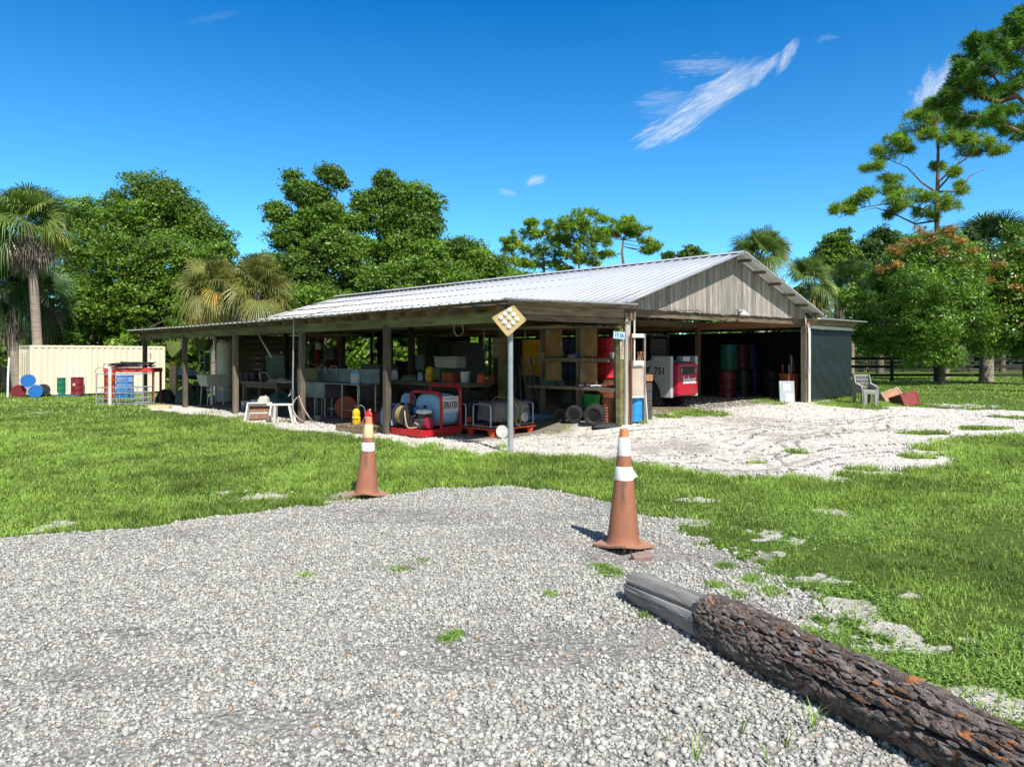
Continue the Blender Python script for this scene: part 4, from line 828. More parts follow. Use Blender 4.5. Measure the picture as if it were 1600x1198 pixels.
tree('small_tree', 'small round treetop peeping over the ridge', 'tree', 1078, 75, [(1078, 395, 11, 0), (1072, 402, 9, 0), (1045, 402, 8, 0), (1095, 402, 9, 0)], 2200, .22, leaf_m, 110, .2)
tree('broadleaf_tree', 'leaning airy tree right of the gable behind the palms', 'tree', 1310, 52, [(1300, 382, 20, 0), (1318, 372, 16, 0), (1290, 400, 18, 0), (1325, 395, 18, 0), (1305, 415, 26, 0), (1285, 420, 20, 0), (1335, 425, 24, 0)], 9000, .15, leaf_m, 111, .25, cl=.45)
tree('broadleaf_tree', 'blue-green tree left of the tall pine trunk', 'tree', 1375, 54, [(1375, 368, 18, 0), (1360, 385, 20, 0), (1395, 375, 16, 0), (1380, 405, 26, 0), (1350, 410, 22, 0), (1405, 400, 20, 0), (1370, 430, 30, 0)], 9000, .15, leaf_d, 112, .25, cl=.45)
tree('broadleaf_tree', 'dark reddish-tipped tree at the right edge of the photo', 'tree', 1610, 33, [(1600, 400, 34, 0), (1570, 430, 30, 0), (1615, 450, 45, 0), (1580, 480, 40, 0), (1630, 500, 50, 0), (1590, 365, 20, 1), (1570, 520, 25, 0)], 13000, .11, mango_m, 113, .22, cl=.42, tmax=.97)
# mango in front of the fence
mango_b = [(1440, 385, 30, 0), (1480, 380, 26, 0), (1410, 410, 34, 0), (1465, 415, 42, -.5), (1510, 410, 32, 0), (1385, 440, 34, 0), (1430, 455, 48, -1.2), (1490, 455, 48, -1.2), (1540, 440, 32, 0), (1560, 470, 34, .3), (1360, 480, 34, 0), (1400, 500, 42, -1), (1455, 505, 50, -1.6), (1515, 500, 44, -1), (1570, 505, 34, 0), (1340, 515, 30, .3), (1375, 540, 28, 0), (1430, 550, 34, -1), (1480, 555, 26, -.8), (1540, 540, 30, 0), (1590, 540, 28, .5), (1330, 465, 22, .8), (1600, 500, 24, 1)]
mg = tree('mango_tree', 'big dense mango tree with orange-tinged new leaves in front of the fence', 'mango tree', 1470, 33.5, mango_b, 46000, .125, mango_m, 120, .16, group=None, elong=.27, cl=.40, sub=26, upb=.1, tmax=.86, split=.25)
def newleaves():
    Y = 33.5; X = (1470 - CX) / F * Y; g = mg.location.z; rr = random.Random(9); bl = []
    for px, py, r in ((1400, 390, 14), (1440, 362, 12), (1480, 362, 12), (1500, 378, 12), (1520, 390, 10), (1540, 440, 10), (1470, 395, 12), (1375, 420, 9), (1510, 418, 10), (1588, 452, 12), (1560, 415, 10), (1455, 372, 12), (1425, 378, 12), (1490, 400, 8), (1400, 415, 8), (1495, 508, 6), (1485, 530, 7)):
        c = A(px, py, Y - 1.2); k = r * Y / F; bl.append((c.x - X, c.y - Y, c.z - g, k, k, k * .7))
    V, Fq, tt = foliage(bl, 2600, .11, 5, sub=12, elong=.22, cl=.22, shell=.2); npmesh('new_leaves', V, Fq, tt, [M('new_mango_leaf', (.40, .20, .06), (.34, .24, .05), 2, .45, tint=.5, trans=.3)], mg)
newleaves()
# ---- palms
frond_m = M('palm_frond', (.18, .27, .06), (.115, .19, .04), .8, .42, 0, 0, tint=.5, trans=.22, tc=(.36, .33, .05), spec=.5)
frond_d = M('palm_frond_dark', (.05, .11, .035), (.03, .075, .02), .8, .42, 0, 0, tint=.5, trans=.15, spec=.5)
frond_y = M('palm_frond_yellowing', (.26, .26, .06), (.15, .18, .05), .8, .45, 0, 0, tint=.45, trans=.25, tc=(.46, .27, .06), spec=.4)
dead_m = M('dead_palm_frond', (.30, .25, .20), (.17, .14, .115), 2, .85, 0, 0, tint=.45)
def fan(Vs, Fs, Ts, org, dirv, Lp, Lb, rng, nseg=30, spread=115, droop=.5, t0=.5, wid=.035):
    d = np.array(dirv, float); d /= np.linalg.norm(d); up = np.array([0, 0, 1.]); side = np.cross(d, up); side /= np.linalg.norm(side) + 1e-9; tw = rng.normal(0, .75); side = side * math.cos(tw) + np.cross(d, side) * math.sin(tw); nor = np.cross(side, d)
    pe = org + d * Lp + np.array([0, 0, -droop * .12 * Lp]); k = sum(len(v) for v in Vs)
    v = []; f = []
    # petiole
    w = side * .018; v += [org - w, org + w, pe + w * .6, pe - w * .6]; f.append((0, 1, 2, 3)); Ts.append(t0 * .8)
    d2 = d + np.array([0, 0, -droop * .35]); d2 /= np.linalg.norm(d2); side2 = side; nor2 = np.cross(side2, d2)
    for i in range(nseg):
        a = R(spread) * (2 * (i + .5) / nseg - 1) * rng.uniform(.96, 1.04); L_ = Lb * (1 - .28 * abs(a) / R(spread)) * rng.uniform(.85, 1.08)
        dr = d2 * math.cos(a) + side2 * math.sin(a) + nor2 * (.18 * abs(math.sin(a))); dr /= np.linalg.norm(dr)
        pr = np.cross(dr, nor2); pr /= np.linalg.norm(pr) + 1e-9; pr = pr * wid * .5 * rng.uniform(.8, 1.2)
        p0 = pe + dr * .05; p1 = pe + dr * L_ * .5 + np.array([0, 0, -droop * L_ * .10]); p2 = pe + dr * L_ * .8 + np.array([0, 0, -droop * L_ * .38]); p3 = pe + dr * L_ * .93 + np.array([0, 0, -droop * L_ * rng.uniform(.6, .95)])
        b = len(v); v += [p0 - pr * .5, p0 + pr * .5, p1 + pr, p1 - pr, p2 + pr * .7, p2 - pr * .7, p3 + pr * .1, p3 - pr * .1]
        f += [(b, b + 1, b + 2, b + 3), (b + 3, b + 2, b + 4, b + 5), (b + 5, b + 4, b + 6, b + 7)]; tt = float(np.clip(t0 + rng.normal(0, .07), 0, 1)); Ts += [tt] * 3
    Vs.append(np.array(v)); Fs.append(np.array(f) + k)
def palm(label, px, py_top, Y, Rr, seed, basepx=None, n=30, mat=frond_m, dead=18, trunk_r=.17, group='sabal palms', yellow=.12, el0=-25, lb=.62, grounded=True, fulldead=1.):
    rng = np.random.default_rng(seed); c = A(px, py_top, Y); bx = (basepx if basepx is not None else px); b = Vector(((bx - CX) / F * Y, Y, 0)); b.z = float(G(b.x, b.y))
    t = thing('sabal_palm', label, 'palm', tuple(b), 0, group); top = np.array(c - b)
    mb = MB(); nz = 26; pts = []; rad = []
    for i in range(nz + 1):
        s = i / nz; p = Vector((top[0] * (s ** 1.3), top[1] * s, -.2 + (top[2] + .1) * s)); pts.append(p); rad.append(trunk_r * (1.12 - .2 * s + .03 * (i % 2)) * (1.25 if i == 0 else 1))
    mb.tube(pts, rad, 14); mb.build('trunk', palm_bark, t)
    V, Fs, T = [], [], []
    for i in range(n):
        az_ = i * 2.399 + rng.uniform(-.3, .3); el = R(rng.uniform(el0, 80) if i % 3 else rng.uniform(20, 85)); d = np.array([math.cos(az_) * math.cos(el), math.sin(az_) * math.cos(el), math.sin(el)])
        t0 = .25 + .45 * rng.random() + (.0 if el > 0 else .1); yl = rng.random() < yellow and el < R(40)
        fan(V, Fs, T, top + d * .12, d, Rr * rng.uniform(.22, .52), Rr * lb * rng.uniform(.85, 1.1), rng, droop=.35 + .5 * max(0, 1 - el / R(70)), t0=.98 if yl else min(t0, .8), wid=.04 * Rr / 1.6)
    npmesh('fronds', np.vstack(V), np.vstack(Fs), np.array(T)[:sum(len(f) for f in Fs)], [mat], t)
    if dead:
        V, Fs, T = [], [], []
        for i in range(dead):
            az_ = i * 2.399 + .8; el = R(rng.uniform(-82, -35)); d = np.array([math.cos(az_) * math.cos(el), math.sin(az_) * math.cos(el), math.sin(el)])
            fan(V, Fs, T, top + np.array([0, 0, -.15 - .3 * rng.random()]), d, Rr * .28, Rr * .55 * rng.uniform(.7, 1.1) * fulldead, rng, droop=1.1, t0=rng.uniform(.2, .85), nseg=22, spread=95, wid=.05 * Rr / 1.6)
        npmesh('dead_fronds', np.vstack(V), np.vstack(Fs), np.array(T), [dead_m], t)
    return t
palm('tall sabal palm rising behind the left end of the container', 46, 350, 36.5, 2.45, 1, basepx=62, n=74, dead=60, trunk_r=.21, el0=-30, yellow=.14, fulldead=.72)
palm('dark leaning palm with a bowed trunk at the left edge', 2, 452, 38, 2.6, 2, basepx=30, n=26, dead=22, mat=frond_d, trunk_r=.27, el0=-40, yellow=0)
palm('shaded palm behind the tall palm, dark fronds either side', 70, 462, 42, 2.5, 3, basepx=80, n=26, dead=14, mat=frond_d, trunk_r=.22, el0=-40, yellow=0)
palm('yellowing palm over the roof, left of the close pair', 335, 452, 36, 2.0, 4, n=50, dead=34, mat=frond_y, yellow=.25, el0=-45)
palm('yellowing palm over the roof, right of the close pair', 402, 452, 35, 2.2, 5, n=54, dead=30, mat=frond_y, yellow=.12, el0=-45)
palm('palm standing tallest directly behind the gable peak', 1188, 402, 33, 1.65, 6, n=54, dead=6, mat=frond_m, yellow=.12, el0=-35)
palm('low palm fronds just right of the gable slope', 1266, 440, 38, 1.75, 7, n=50, dead=30, mat=frond_m, yellow=.12, el0=-45)
palm('grey-green palm tucked between gable palms and mango', 1330, 440, 42, 1.7, 8, n=44, dead=8, mat=frond_m, yellow=.05, el0=-45)
palm('dark stiff-fronded palm rising behind the mango tree', 1545, 385, 37, 2.3, 9, n=56, dead=4, mat=frond_d, yellow=0, el0=-20, basepx=1541, trunk_r=.3)
palm('small bright green palm low under the mango crown', 1478, 548, 42, 1.2, 10, n=16, dead=0, mat=frond_m, yellow=0, el0=-5)
# ---- slash pines
needle_m = M('pine_needles', (.23, .38, .03), (.14, .27, .02), 1.2, .5, 0, 0, tint=.55, trans=.2, tc=(.30, .30, .03), spec=.3)
needle_dk = M('pine_needles_deep', (.12, .26, .024), (.07, .17, .015), 1.2, .5, 0, 0, tint=.55, trans=.2, spec=.3)
def tufts(cs, Ln, rng, nn=46, w=.010, up=.35):
    cs = np.asarray(cs); k = len(cs); d = rng.normal(size=(k, nn, 3)); d[..., 2] += up; d /= np.linalg.norm(d, axis=2)[..., None]
    s = np.cross(d, rng.normal(size=(k, nn, 3))); s /= np.linalg.norm(s, axis=2)[..., None]; L_ = Ln * rng.uniform(.65, 1.15, (k, nn, 1)); o = cs[:, None] + d * .02
    V = np.stack([o - s * w * .5, o + s * w * .5, o + d * L_ * .6 + s * w, o + d * L_ + np.array([0, 0, -.03]), o + d * L_ * .6 - s * w], 2); m = k * nn
    b = np.arange(m)[:, None] * 5; Fq = np.vstack([b + [0, 1, 2, 4], b + [4, 2, 3, 3]])
    # second set as triangles folded into quads would be degenerate, so use triangles throughout
    T3 = np.vstack([b + [0, 1, 2], b + [0, 2, 4], b + [4, 2, 3]]); t = np.repeat(np.clip(rng.normal(.5, .16, k), 0, .88), nn); t = np.clip(t + rng.normal(0, .08, m), 0, .89); t = np.where(np.repeat(rng.random(k) < .1, nn), .96, t)
    return V.reshape(-1, 3), T3, np.tile(t, 3)
def pine(label, px, Y, pyfork, clusters, seed, r0=.2, ntuft=14, Ln=.24, mat=needle_m, lean_top=None, limbs_px=None, nn=46, w=.010, bare_n=2, group='slash pines', basepx=None, rad=None):
    rr = random.Random(seed); rng = np.random.default_rng(seed); bpx = px if basepx is None else basepx; X = (bpx - CX) / F * Y; g = float(G(X, Y)); t = thing('slash_pine', label, 'pine', (X, Y, g), 0, group); O = Vector((X, Y, g))
    mb = MB(); trunk = [Vector((0, 0, -.3)), (A(px, (pyfork + 600) / 2, Y) - O), A(px, pyfork, Y) - O] + [A(*q, Y) - O for q in (lean_top or [])]
    n = len(trunk); mb.tube(trunk, [r0 * (1.15 - .85 * i / (n - 1)) for i in range(n)], 10); mb.build('trunk', pine_bark, t)
    nodes = []; mb = MB()
    for i in range(1, n - 1 if n > 3 else n):
        for q in range(5):
            if i + 1 < n: nodes.append((trunk[i].lerp(trunk[i + 1], q / 5), r0 * .4))
    if n == 3: nodes.append((trunk[2], r0 * .4))
    for path in (limbs_px or []):
        pts = [A(p[0], p[1], Y + (p[2] if len(p) > 2 else 0)) - O for p in path]; m = len(pts); rd = [max(.012, r0 * .42 * (1 - .85 * i / (m - 1))) for i in range(m)]; mb.tube(pts, rd, 6)
        for i in range(m - 1):
            for q in range(4): nodes.append((pts[i].lerp(pts[i + 1], (q + .5) / 4), rd[i] * .6))
    cs = []
    clusters = list(clusters) + [(a + rr.uniform(-1, 1) * c * 1.3, b + rr.uniform(-.8, .8) * c, c * rr.uniform(.5, .8), d + rr.uniform(-.6, .6)) for a, b, c, d in clusters for _ in range(1)]
    for (cx_, cy_, cr, dy) in clusters:
        c = A(cx_, cy_, Y + dy) - O; k = cr * Y / F; nb = min(nodes, key=lambda e: (e[0] - c).length); r1 = min(nb[1], .035)
        hub = c - Vector((0, 0, k * .3)); md = nb[0].lerp(hub, .5) + Vector((rr.uniform(-.1, .1), rr.uniform(-.1, .1), .08 * rr.uniform(-1, 1))) * k * 2; mb.tube([nb[0], md, hub], [r1, r1 * .7, r1 * .5], 5)
        for _ in range(ntuft):
            v = Vector((rr.gauss(0, 1), rr.gauss(0, 1), abs(rr.gauss(0, .7)) - .2)).normalized() * k * rr.uniform(.4, 1.05); v.z *= .7; e = c + v; cs.append(tuple(e)); mb.tube([hub, hub.lerp(e, .55) + Vector((0, 0, .04)), e], [.018, .012, .006], 4)
    mb.build('branches', pine_bark, t); V, T3, tt = tufts(cs, Ln, rng, nn, w); npmesh('needles', V, T3, tt, [mat], t); return t
pine('open-crowned pine rising behind the mango tree', 1464, 38, 335, [(1462, 185, 20, 0), (1430, 200, 22, .4), (1495, 200, 20, .3), (1405, 225, 20, 0), (1445, 215, 16, -.5), (1385, 245, 18, .3), (1370, 262, 14, 0), (1415, 235, 14, .6), (1480, 222, 16, -.6), (1520, 215, 16, 0), (1355, 300, 0.1, 0), (1400, 282, 14, 0), (1540, 232, 20, .4), (1560, 238, 12, 0), (1510, 240, 16, .8), (1500, 300, 14, .3), (1405, 298, 16, 0), (1380, 300, 18, .3), (1350, 305, 15, 0), (1330, 318, 12, .2), (1312, 325, 10, 0), (1430, 310, 20, -.4), (1460, 312, 20, -.8), (1480, 320, 16, .4), (1410, 322, 16, -.6), (1440, 335, 14, -.5), (1395, 330, 10, .3), (1490, 270, 10, -.5), (1468, 262, 9, .5), (1425, 180, 12, .4), (1395, 215, 12, .5), (1450, 170, 12, 0), (1480, 180, 14, .5), (1330, 330, 6, 0), (1505, 225, 12, .4), (1530, 195, 12, .6)],
     201, .15, 14, .34, needle_m, [(1465, 285), (1466, 230), (1462, 190)], [[(1462, 300), (1440, 285), (1418, 262, .2), (1385, 248, .3)], [(1466, 285), (1490, 262), (1520, 240, .3), (1555, 235, .4)], [(1455, 330), (1420, 322), (1385, 318, .2), (1345, 325, .2), (1308, 342, .1)], [(1462, 345), (1430, 350), (1405, 338), (1370, 325, .4), (1350, 328)], [(1466, 295), (1480, 280), (1500, 250, -.3), (1530, 215, .5)], [(1385, 290), (1400, 296), (1440, 295), (1460, 305)], [(1466, 300), (1500, 298), (1515, 275), (1545, 262)]])
pine('dense tall pine leaning in from the right edge of the photo', 1700, 25, 330, [(1590, 35, 26, 0), (1565, 60, 20, .4), (1598, 75, 26, -.4), (1545, 62, 12, 0), (1575, 95, 22, .5), (1520, 70, 14, 0), (1505, 95, 16, .3), (1530, 85, 16, 0), (1550, 115, 22, -.4), (1520, 120, 18, .4), (1495, 130, 14, 0), (1500, 150, 18, .4), (1535, 150, 20, 0), (1570, 140, 22, .4), (1600, 130, 26, -.3), (1480, 150, 13, 0), (1488, 175, 16, 0), (1520, 185, 16, .4), (1560, 175, 16, -.5), (1595, 170, 22, .4), (1470, 165, 11, .5), (1600, 215, 18, 0), (1575, 205, 14, .5), (1545, 190, 12, 0), (1580, 50, 18, .8), (1610, 100, 26, 0), (1590, 25, 14, 0), (1560, 155, 16, .8), (1630, 60, 40, 0), (1650, 140, 40, .5), (1630, 200, 30, 0), (1680, 30, 40, 0), (1740, 90, 50, 0)],
     202, .28, 11, .27, needle_dk, [(1702, 200), (1700, 60), (1695, -40)], [[(1700, 210), (1640, 200), (1590, 150), (1560, 130), (1535, 95)], [(1700, 250), (1630, 225), (1590, 205), (1545, 185), (1510, 180)], [(1700, 110), (1640, 100), (1590, 70), (1560, 60)], [(1590, 150), (1560, 160), (1530, 150), (1495, 135)], [(1700, 170), (1650, 160), (1610, 140), (1575, 120)], [(1700, 50), (1650, 40), (1600, 30)]], nn=56)
def far_pine(label, px, cl, seed, Y=62, top=[]): pine(label, px, Y, 420, [(a, b, c * 1.35, d) for a, b, c, d in cl], seed, .18, 14, .42, needle_m, top, nn=34, w=.026)
far_pine('left of three flat-topped far pines above the roof', 850, [(800, 375, 14, 0), (820, 365, 18, 1), (845, 365, 20, 0), (870, 372, 18, -1), (808, 395, 18, 0), (835, 390, 22, 0), (862, 395, 20, 1), (885, 400, 16, 0), (820, 412, 16, 0), (795, 390, 10, 1), (850, 415, 16, 0), (875, 420, 14, 0), (832, 350, 10, 0)], 211, 62, [(848, 395)])
far_pine('middle and tallest of three far pines above the roof', 905, [(900, 340, 16, 0), (920, 345, 16, 1), (885, 350, 14, 0), (905, 362, 20, 0), (932, 362, 14, 0), (890, 378, 16, 1), (915, 385, 16, 0), (900, 400, 14, 0), (925, 400, 12, 0), (872, 360, 10, 0), (940, 375, 8, 0)], 212, 60, [(906, 370)])
far_pine('right far pine with a bare-branched umbrella crown', 975, [(960, 352, 12, 0), (980, 350, 14, 1), (1000, 362, 14, 0), (1012, 378, 11, 0), (945, 362, 10, 0), (1020, 390, 7, 0), (990, 368, 8, 0), (958, 368, 7, 1), (975, 362, 10, 0), (950, 398, 7, 0), (1008, 392, 6, 1)], 213, 61, [(972, 395), (974, 370)])
# ---- woodland far behind, undergrowth, hedges
def wood(name, label, strips, n, size, mat, seed, cl=.5):
    rng = random.Random(seed); bl = []
    for x0, x1, Y, ytop, r, cnt in strips:
        for i in range(cnt):
            px = x0 + (x1 - x0) * (i + rng.random()) / cnt; yy = Y + rng.uniform(-3, 3); X = (px - CX) / F * yy; zt = H + (HY - ytop) / F * yy * rng.uniform(.85, 1.05) if ytop < HY else ytop
            z = rng.uniform(.3, 1) * zt - r * .6; bl.append((X, yy, max(z, .3), r * rng.uniform(.8, 1.2), r, r * .8))
    V, Fq, tt = foliage(bl, n, size, seed, cl=cl, sub=16); o = npmesh(name, V, Fq, tt, [mat]); tag(o, label, 'woodland', kind='stuff')
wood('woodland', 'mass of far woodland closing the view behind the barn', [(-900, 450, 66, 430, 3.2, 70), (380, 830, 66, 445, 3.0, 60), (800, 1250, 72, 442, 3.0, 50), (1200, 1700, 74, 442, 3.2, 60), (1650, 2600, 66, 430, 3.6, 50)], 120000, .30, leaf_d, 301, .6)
wood('undergrowth', 'bright tangled undergrowth behind the barn and container', [(-300, 240, 45, 500, 1.6, 24), (240, 480, 42, 500, 1.5, 16), (480, 800, 40, 488, 1.7, 40), (800, 1260, 40, 500, 1.6, 30)], 75000, .15, leaf_y, 302, .4)
wood('undergrowth', 'low dark shrubs and litter beyond the far fence', [(1290, 1480, 62, 548, 1.0, 12), (1480, 1900, 78, 520, 2.2, 22), (1240, 1480, 76, 500, 2.4, 26)], 34000, .2, leaf_m, 303, .4)
for i, (px, Y, top, r_) in enumerate([(1432, 62, 470, .2), (1392, 60, 470, .16), (1566, 58, 440, .22), (1505, 66, 470, .16)]):
    tree('shade_tree', ['slim shade tree beyond the fence, left of the mango trunk', 'slim shade tree behind the tarp end of the barn', 'stout shade tree beyond the fence at far right', 'thin shade tree beyond the fence near the pale path'][i], 'tree', px, Y, [(px, top, 34, 0), (px - 28, top + 14, 26, 0), (px + 28, top + 10, 26, 1), (px + 5, top + 30, 28, -1)], 5000, .2, leaf_d, 320 + i, r_, group='shade trees beyond the fence')
# ------------------------------------------------------------------ drums
def rot3(e): 
    from mathutils import Euler
    return Euler(e)
def drum(label, loc, mat, rot=(0, 0, 0), h=.88, r=.29, lid=None, patch=None, group=None, ribs=(.31, .62), open_=False):
    t = thing('steel_drum', label, 'drum', loc, 0, group); t.rotation_euler = rot; pf = [(r * .97, .0), (r * 1.02, .004), (r * 1.02, .02), (r, .03)]
    for b in ribs: pf += [(r, b * h / .93 - .02), (r * 1.025, b * h / .93), (r, b * h / .93 + .02)]
    pf += [(r, h * .9), (r, h - .03), (r * 1.02, h - .02), (r * 1.02, h)]
    if open_: pf += [(r * .96, h), (r * .96, h * .25), (0, h * .25)]
    else: pf += [(r * .975, h)]
    mb = MB(); mb.lathe(pf, 32); mb.build('drum_body', mat, t)
    if not open_:
        mb = MB(); mb.lathe([(r * .975, h - .012), (r * .9, h - .010), (r * .88, h - .016), (0, h - .016)], 32); l = mb.build('lid', lid or mat, t)
        mb = MB(); mb.cyl((r * .6, 0, h - .016), (r * .6, 0, h - .002), .035, n=12); mb.build('bung', dark_grey, l)
    if patch:
        an, z, w, hh, m = patch; mb = MB(); n = 6; vs = []
        for zz in (z, z + hh):
            for i in range(n + 1): a = an + w * (i / n - .5) / r; vs.append(((r + .0025) * math.cos(a), (r + .0025) * math.sin(a), zz))
        mb.add(vs, [(i, i + 1, n + 2 + i, n + 1 + i) for i in range(n)]); mb.build('drum_label', m, t)
    return t
FC = R(-90)   # facing the camera
lab_w = M('paper_label', (.6, .58, .54), (.35, .34, .33), 25, .6, c3=(.08, .08, .08), thr=.56)
c = P(34, 621); g = c.z; Y = c.y + .2; x_ = lambda px: (px - CX) / F * Y
def lying(px, z, label, mat, lid, dy=0, rz=0, grp='drums lying on their sides by the container'):
    return drum(label, (x_(px), Y + .44 + dy, g + z), mat, (R(90), 0, rz + R(32)), lid=lid, group=grp)
lying(20, .29, 'lying drum with faded pink-red end, lower left of the stacked drums', dred, M('faded_pink_lid', (.46, .13, .10), (.36, .12, .09), 4, .6, c3=(.15, .09, .07), thr=.6))
lying(47, .29, 'lying drum with pale rusty-centred end, lower right of the stacked drums', blue_paint, M('pale_rusty_lid', (.48, .55, .52), (.36, .40, .37), 3, .6, c3=(.24, .10, .05), thr=.52))
lying(35, .80, 'lying bright blue drum on top of the stacked drums', blue_paint, M('bright_blue_lid', (.05, .30, .70), (.04, .26, .64), 3, .5))
lying(38, .29, 'black lying drum end seen in the gap below the blue drum', black, black, .95)
cc = P(143, 616); drum('rusty brown drum lying right of the red drum', (cc.x, cc.y + .4, cc.z + .28), rust, (R(90), 0, R(32)), h=.6, r=.28, lid=M('brown_grey_lid', (.24, .17, .14), (.15, .10, .08), 4, .7), group='drums lying on their sides by the container')
def pallet(label, loc, rz, mat, w=1.1, d=1.0, h=.13, plastic=False, slats=6):
    t = thing('pallet', label, 'pallet', loc, rz); mb = MB()
    if plastic:
        o = mb; mb.box((0, 0, h - .018), (w, d, .036), t=.5); mb.build('deck', mat, t, bevel=.012)
        for i in (-1, 0, 1):
            for j in (-1, 0, 1):
                mb = MB(); mb.lathe([(.062, 0), (.082, h - .036)], 14, (i * (w / 2 - .1), j * (d / 2 - .1), 0)); mb.build('foot', mat, t)
        return t
    for i in range(slats): mb.box((-w / 2 + .05 + i * (w - .1) / (slats - 1), 0, h - .01), (.09, d, .02))
    mb.build('deck', mat, t)
    for j in (-1, 0, 1): mb = MB(); mb.box((0, j * (d / 2 - .025), h / 2 - .004), (w, .04, h - .034)); mb.build('stringer', mat, t)
    mb = MB()
    for i in (0, 2, 5): mb.box((-w / 2 + .05 + i * (w - .1) / 5, 0, .008), (.09, d, .016))
    mb.build('bottom_boards', mat, t); return t
p = P(108, 619); pallet('blue pallet under the green and red drums', tuple(p), 0, M('blue_pallet', (.05, .20, .30), (.04, .15, .22), 5, .7), 1.35, .8, .10)
g1 = P(96, 617); drum('dark green drum standing on the blue pallet', ((95 - CX) / F * p.y, p.y - .02, p.z + .10), green_paint, h=.86, group='upright drums by the container')
drum('rusty red drum standing on the blue pallet', ((120.5 - CX) / F * p.y, p.y + .02, p.z + .10), dred, h=.88, patch=(FC, .45, .14, .14, lab_w), group='upright drums by the container')
# white leaning pole and grey junk far left
a = P(12, 621); tag((lambda m: m.build('leaning_pole', white_paint, None))(MB().tube([a, a + Vector((-.2, .3, 1.0)), a + Vector((-.36, .6, 1.9))], .045, 8)), 'white pole leaning at the far left edge', 'pole')
t = thing('board_stack', 'upright grey boards stacked behind the leaning pole', 'boards', tuple(P(2, 612)))
for i in range(6): mb = MB(); mb.box((-.5 + i * .22, 0, .75 + .1 * math.sin(i)), (.19, .03, 1.5 + .2 * math.sin(i * 2)), rot3((R(-6), R(random.uniform(-6, 6)), 0))); mb.build('board', wood_v, t)
# ------------------------------------------------------------------ metal rack and the junk in it
a = P(187, 633.5); t = thing('metal_rack', 'grey tubular steel rack standing on the lawn at the barn corner', 'rack', tuple(a), R(4)); w, d, hh = 1.46, .8, 1.02
mb = MB()
for x in (-w / 2, w / 2):
    for y in (0, d): mb.tube([(x, y, 0), (x, y, hh)], .02, 6)
for z in (.06, .22, .40, .58, hh): mb.tube([(-w / 2, 0, z), (w / 2, 0, z), (w / 2, d, z), (-w / 2, d, z)], .016, 6, closed=True)
mb.build('rack_frame', galv, t)
for yy in (0, d):
    mb = MB()
    for i in range(1, 8): x = -w / 2 + i * w / 8; mb.tube([(x, yy, .06), (x, yy, .58)], .009, 5)
    mb.build('rack_bars', galv, t)
mb = MB(); mb.box((-.28, -.04, .62), (.09, .05, 1.22)); mb.build('upright', white_paint, t, bevel=.006)
mb = MB(); mb.tube([(-w / 2, 0, hh), (-w / 2 - .03, -.02, hh + .12), (-w / 2 + .1, -.02, hh + .22), (-.3, .1, hh + .16)], .014, 6); mb.build('bent_rail', galv, t)
def slatbox(name, label, cat, loc, rz, w, d, h, mat, n=6, cuts=3, tilt=0):
    t = thing(name, label, cat, loc, rz); t.rotation_euler = (tilt, 0, rz); mb = MB()
    for i in range(n):
        for y in (-d / 2, d / 2): mb.box((-w / 2 + w * (i + .5) / n, y, h / 2), (w / n * .55, .02, h))
    for k in range(cuts + 1):
        z = .03 + (h - .06) * k / cuts; mb.box((0, -d / 2, z), (w, .026, .05)); mb.box((0, d / 2, z), (w, .026, .05)); mb.box((-w / 2, 0, z), (.02, d, .05)); mb.box((w / 2, 0, z), (.02, d, .05))
    mb.build('slats', mat, t); mb = MB(); mb.box((0, 0, .02), (w - .03, d - .03, .03)); mb.build('bottom', mat, t); return t
slatbox('plastic_crate', 'tall blue slatted plastic crate inside the grey rack', 'crate', (a.x - .02, a.y + .35, a.z + .25), 0, .40, .35, .72, M('crate_blue', (.02, .22, .60), (.02, .18, .5), 5, .45))
slatbox('traffic_barrier', 'faded orange slatted barrier panel left in the grey rack', 'barrier', (a.x - .46, a.y + .3, a.z + .25), 0, .26, .12, .8, orange_pl, 3, 4)
t = thing('red_bench', 'red steel bench behind the grey rack with hoses on top', 'bench', (a.x - .15, a.y + 1.1, a.z)); mb = MB(); mb.box((0, 0, 1.13), (1.7, .6, .14), t=.5); mb.build('bench_top', M('faded_red_steel', (.62, .06, .06), (.5, .05, .05), 3, .5), t, bevel=.01)
for x in (-.8, .8):
    for y in (-.25, .25): mb = MB(); mb.box((x, y, .53), (.06, .06, 1.06)); mb.build('leg', dred, t)
t = thing('hose_coil', 'loose black hose coil heaped on the red bench', 'hose', (a.x - .12, a.y + 1.05, a.z + 1.21)); mb = MB(); pts = []
for i in range(150): an = i * .38; q = .42 + .16 * math.sin(i * .13) + .05 * math.sin(i * 1.1); pts.append((q * 1.35 * math.cos(an), .26 * math.sin(an) * q / .4, .02 + .0011 * i + .02 * math.sin(i * .5)))
mb.tube(pts, .016, 5); mb.tube([(-.5, -.2, .1), (-.85, -.25, .12), (-.9, -.2, -.1), (-.7, -.3, -.22), (-.4, -.3, 0)], .012, 5); mb.tube([(.3, 0, .1), (.36, 0, .3), (.33, 0, .46)], .007, 5); mb.build('hose', black, t)
a = P(240, 632); t = thing('cream_post', 'cream and orange barricade post beside the first barn post', 'post', (a.x, a.y + 1.4, a.z)); mb = MB(); mb.box((0, 0, .75), (.24, .2, 1.1)); mb.build('panel', M('cream_plastic', (.72, .52, .34), (.64, .42, .26), 3, .5), t, bevel=.03); mb = MB(); mb.box((0, 0, 1.36), (.2, .18, .12)); mb.build('cap', yellow_pl, t, bevel=.02); mb = MB(); mb.box((0, 0, .1), (.34, .3, .2)); mb.build('foot', rust, t, bevel=.02)
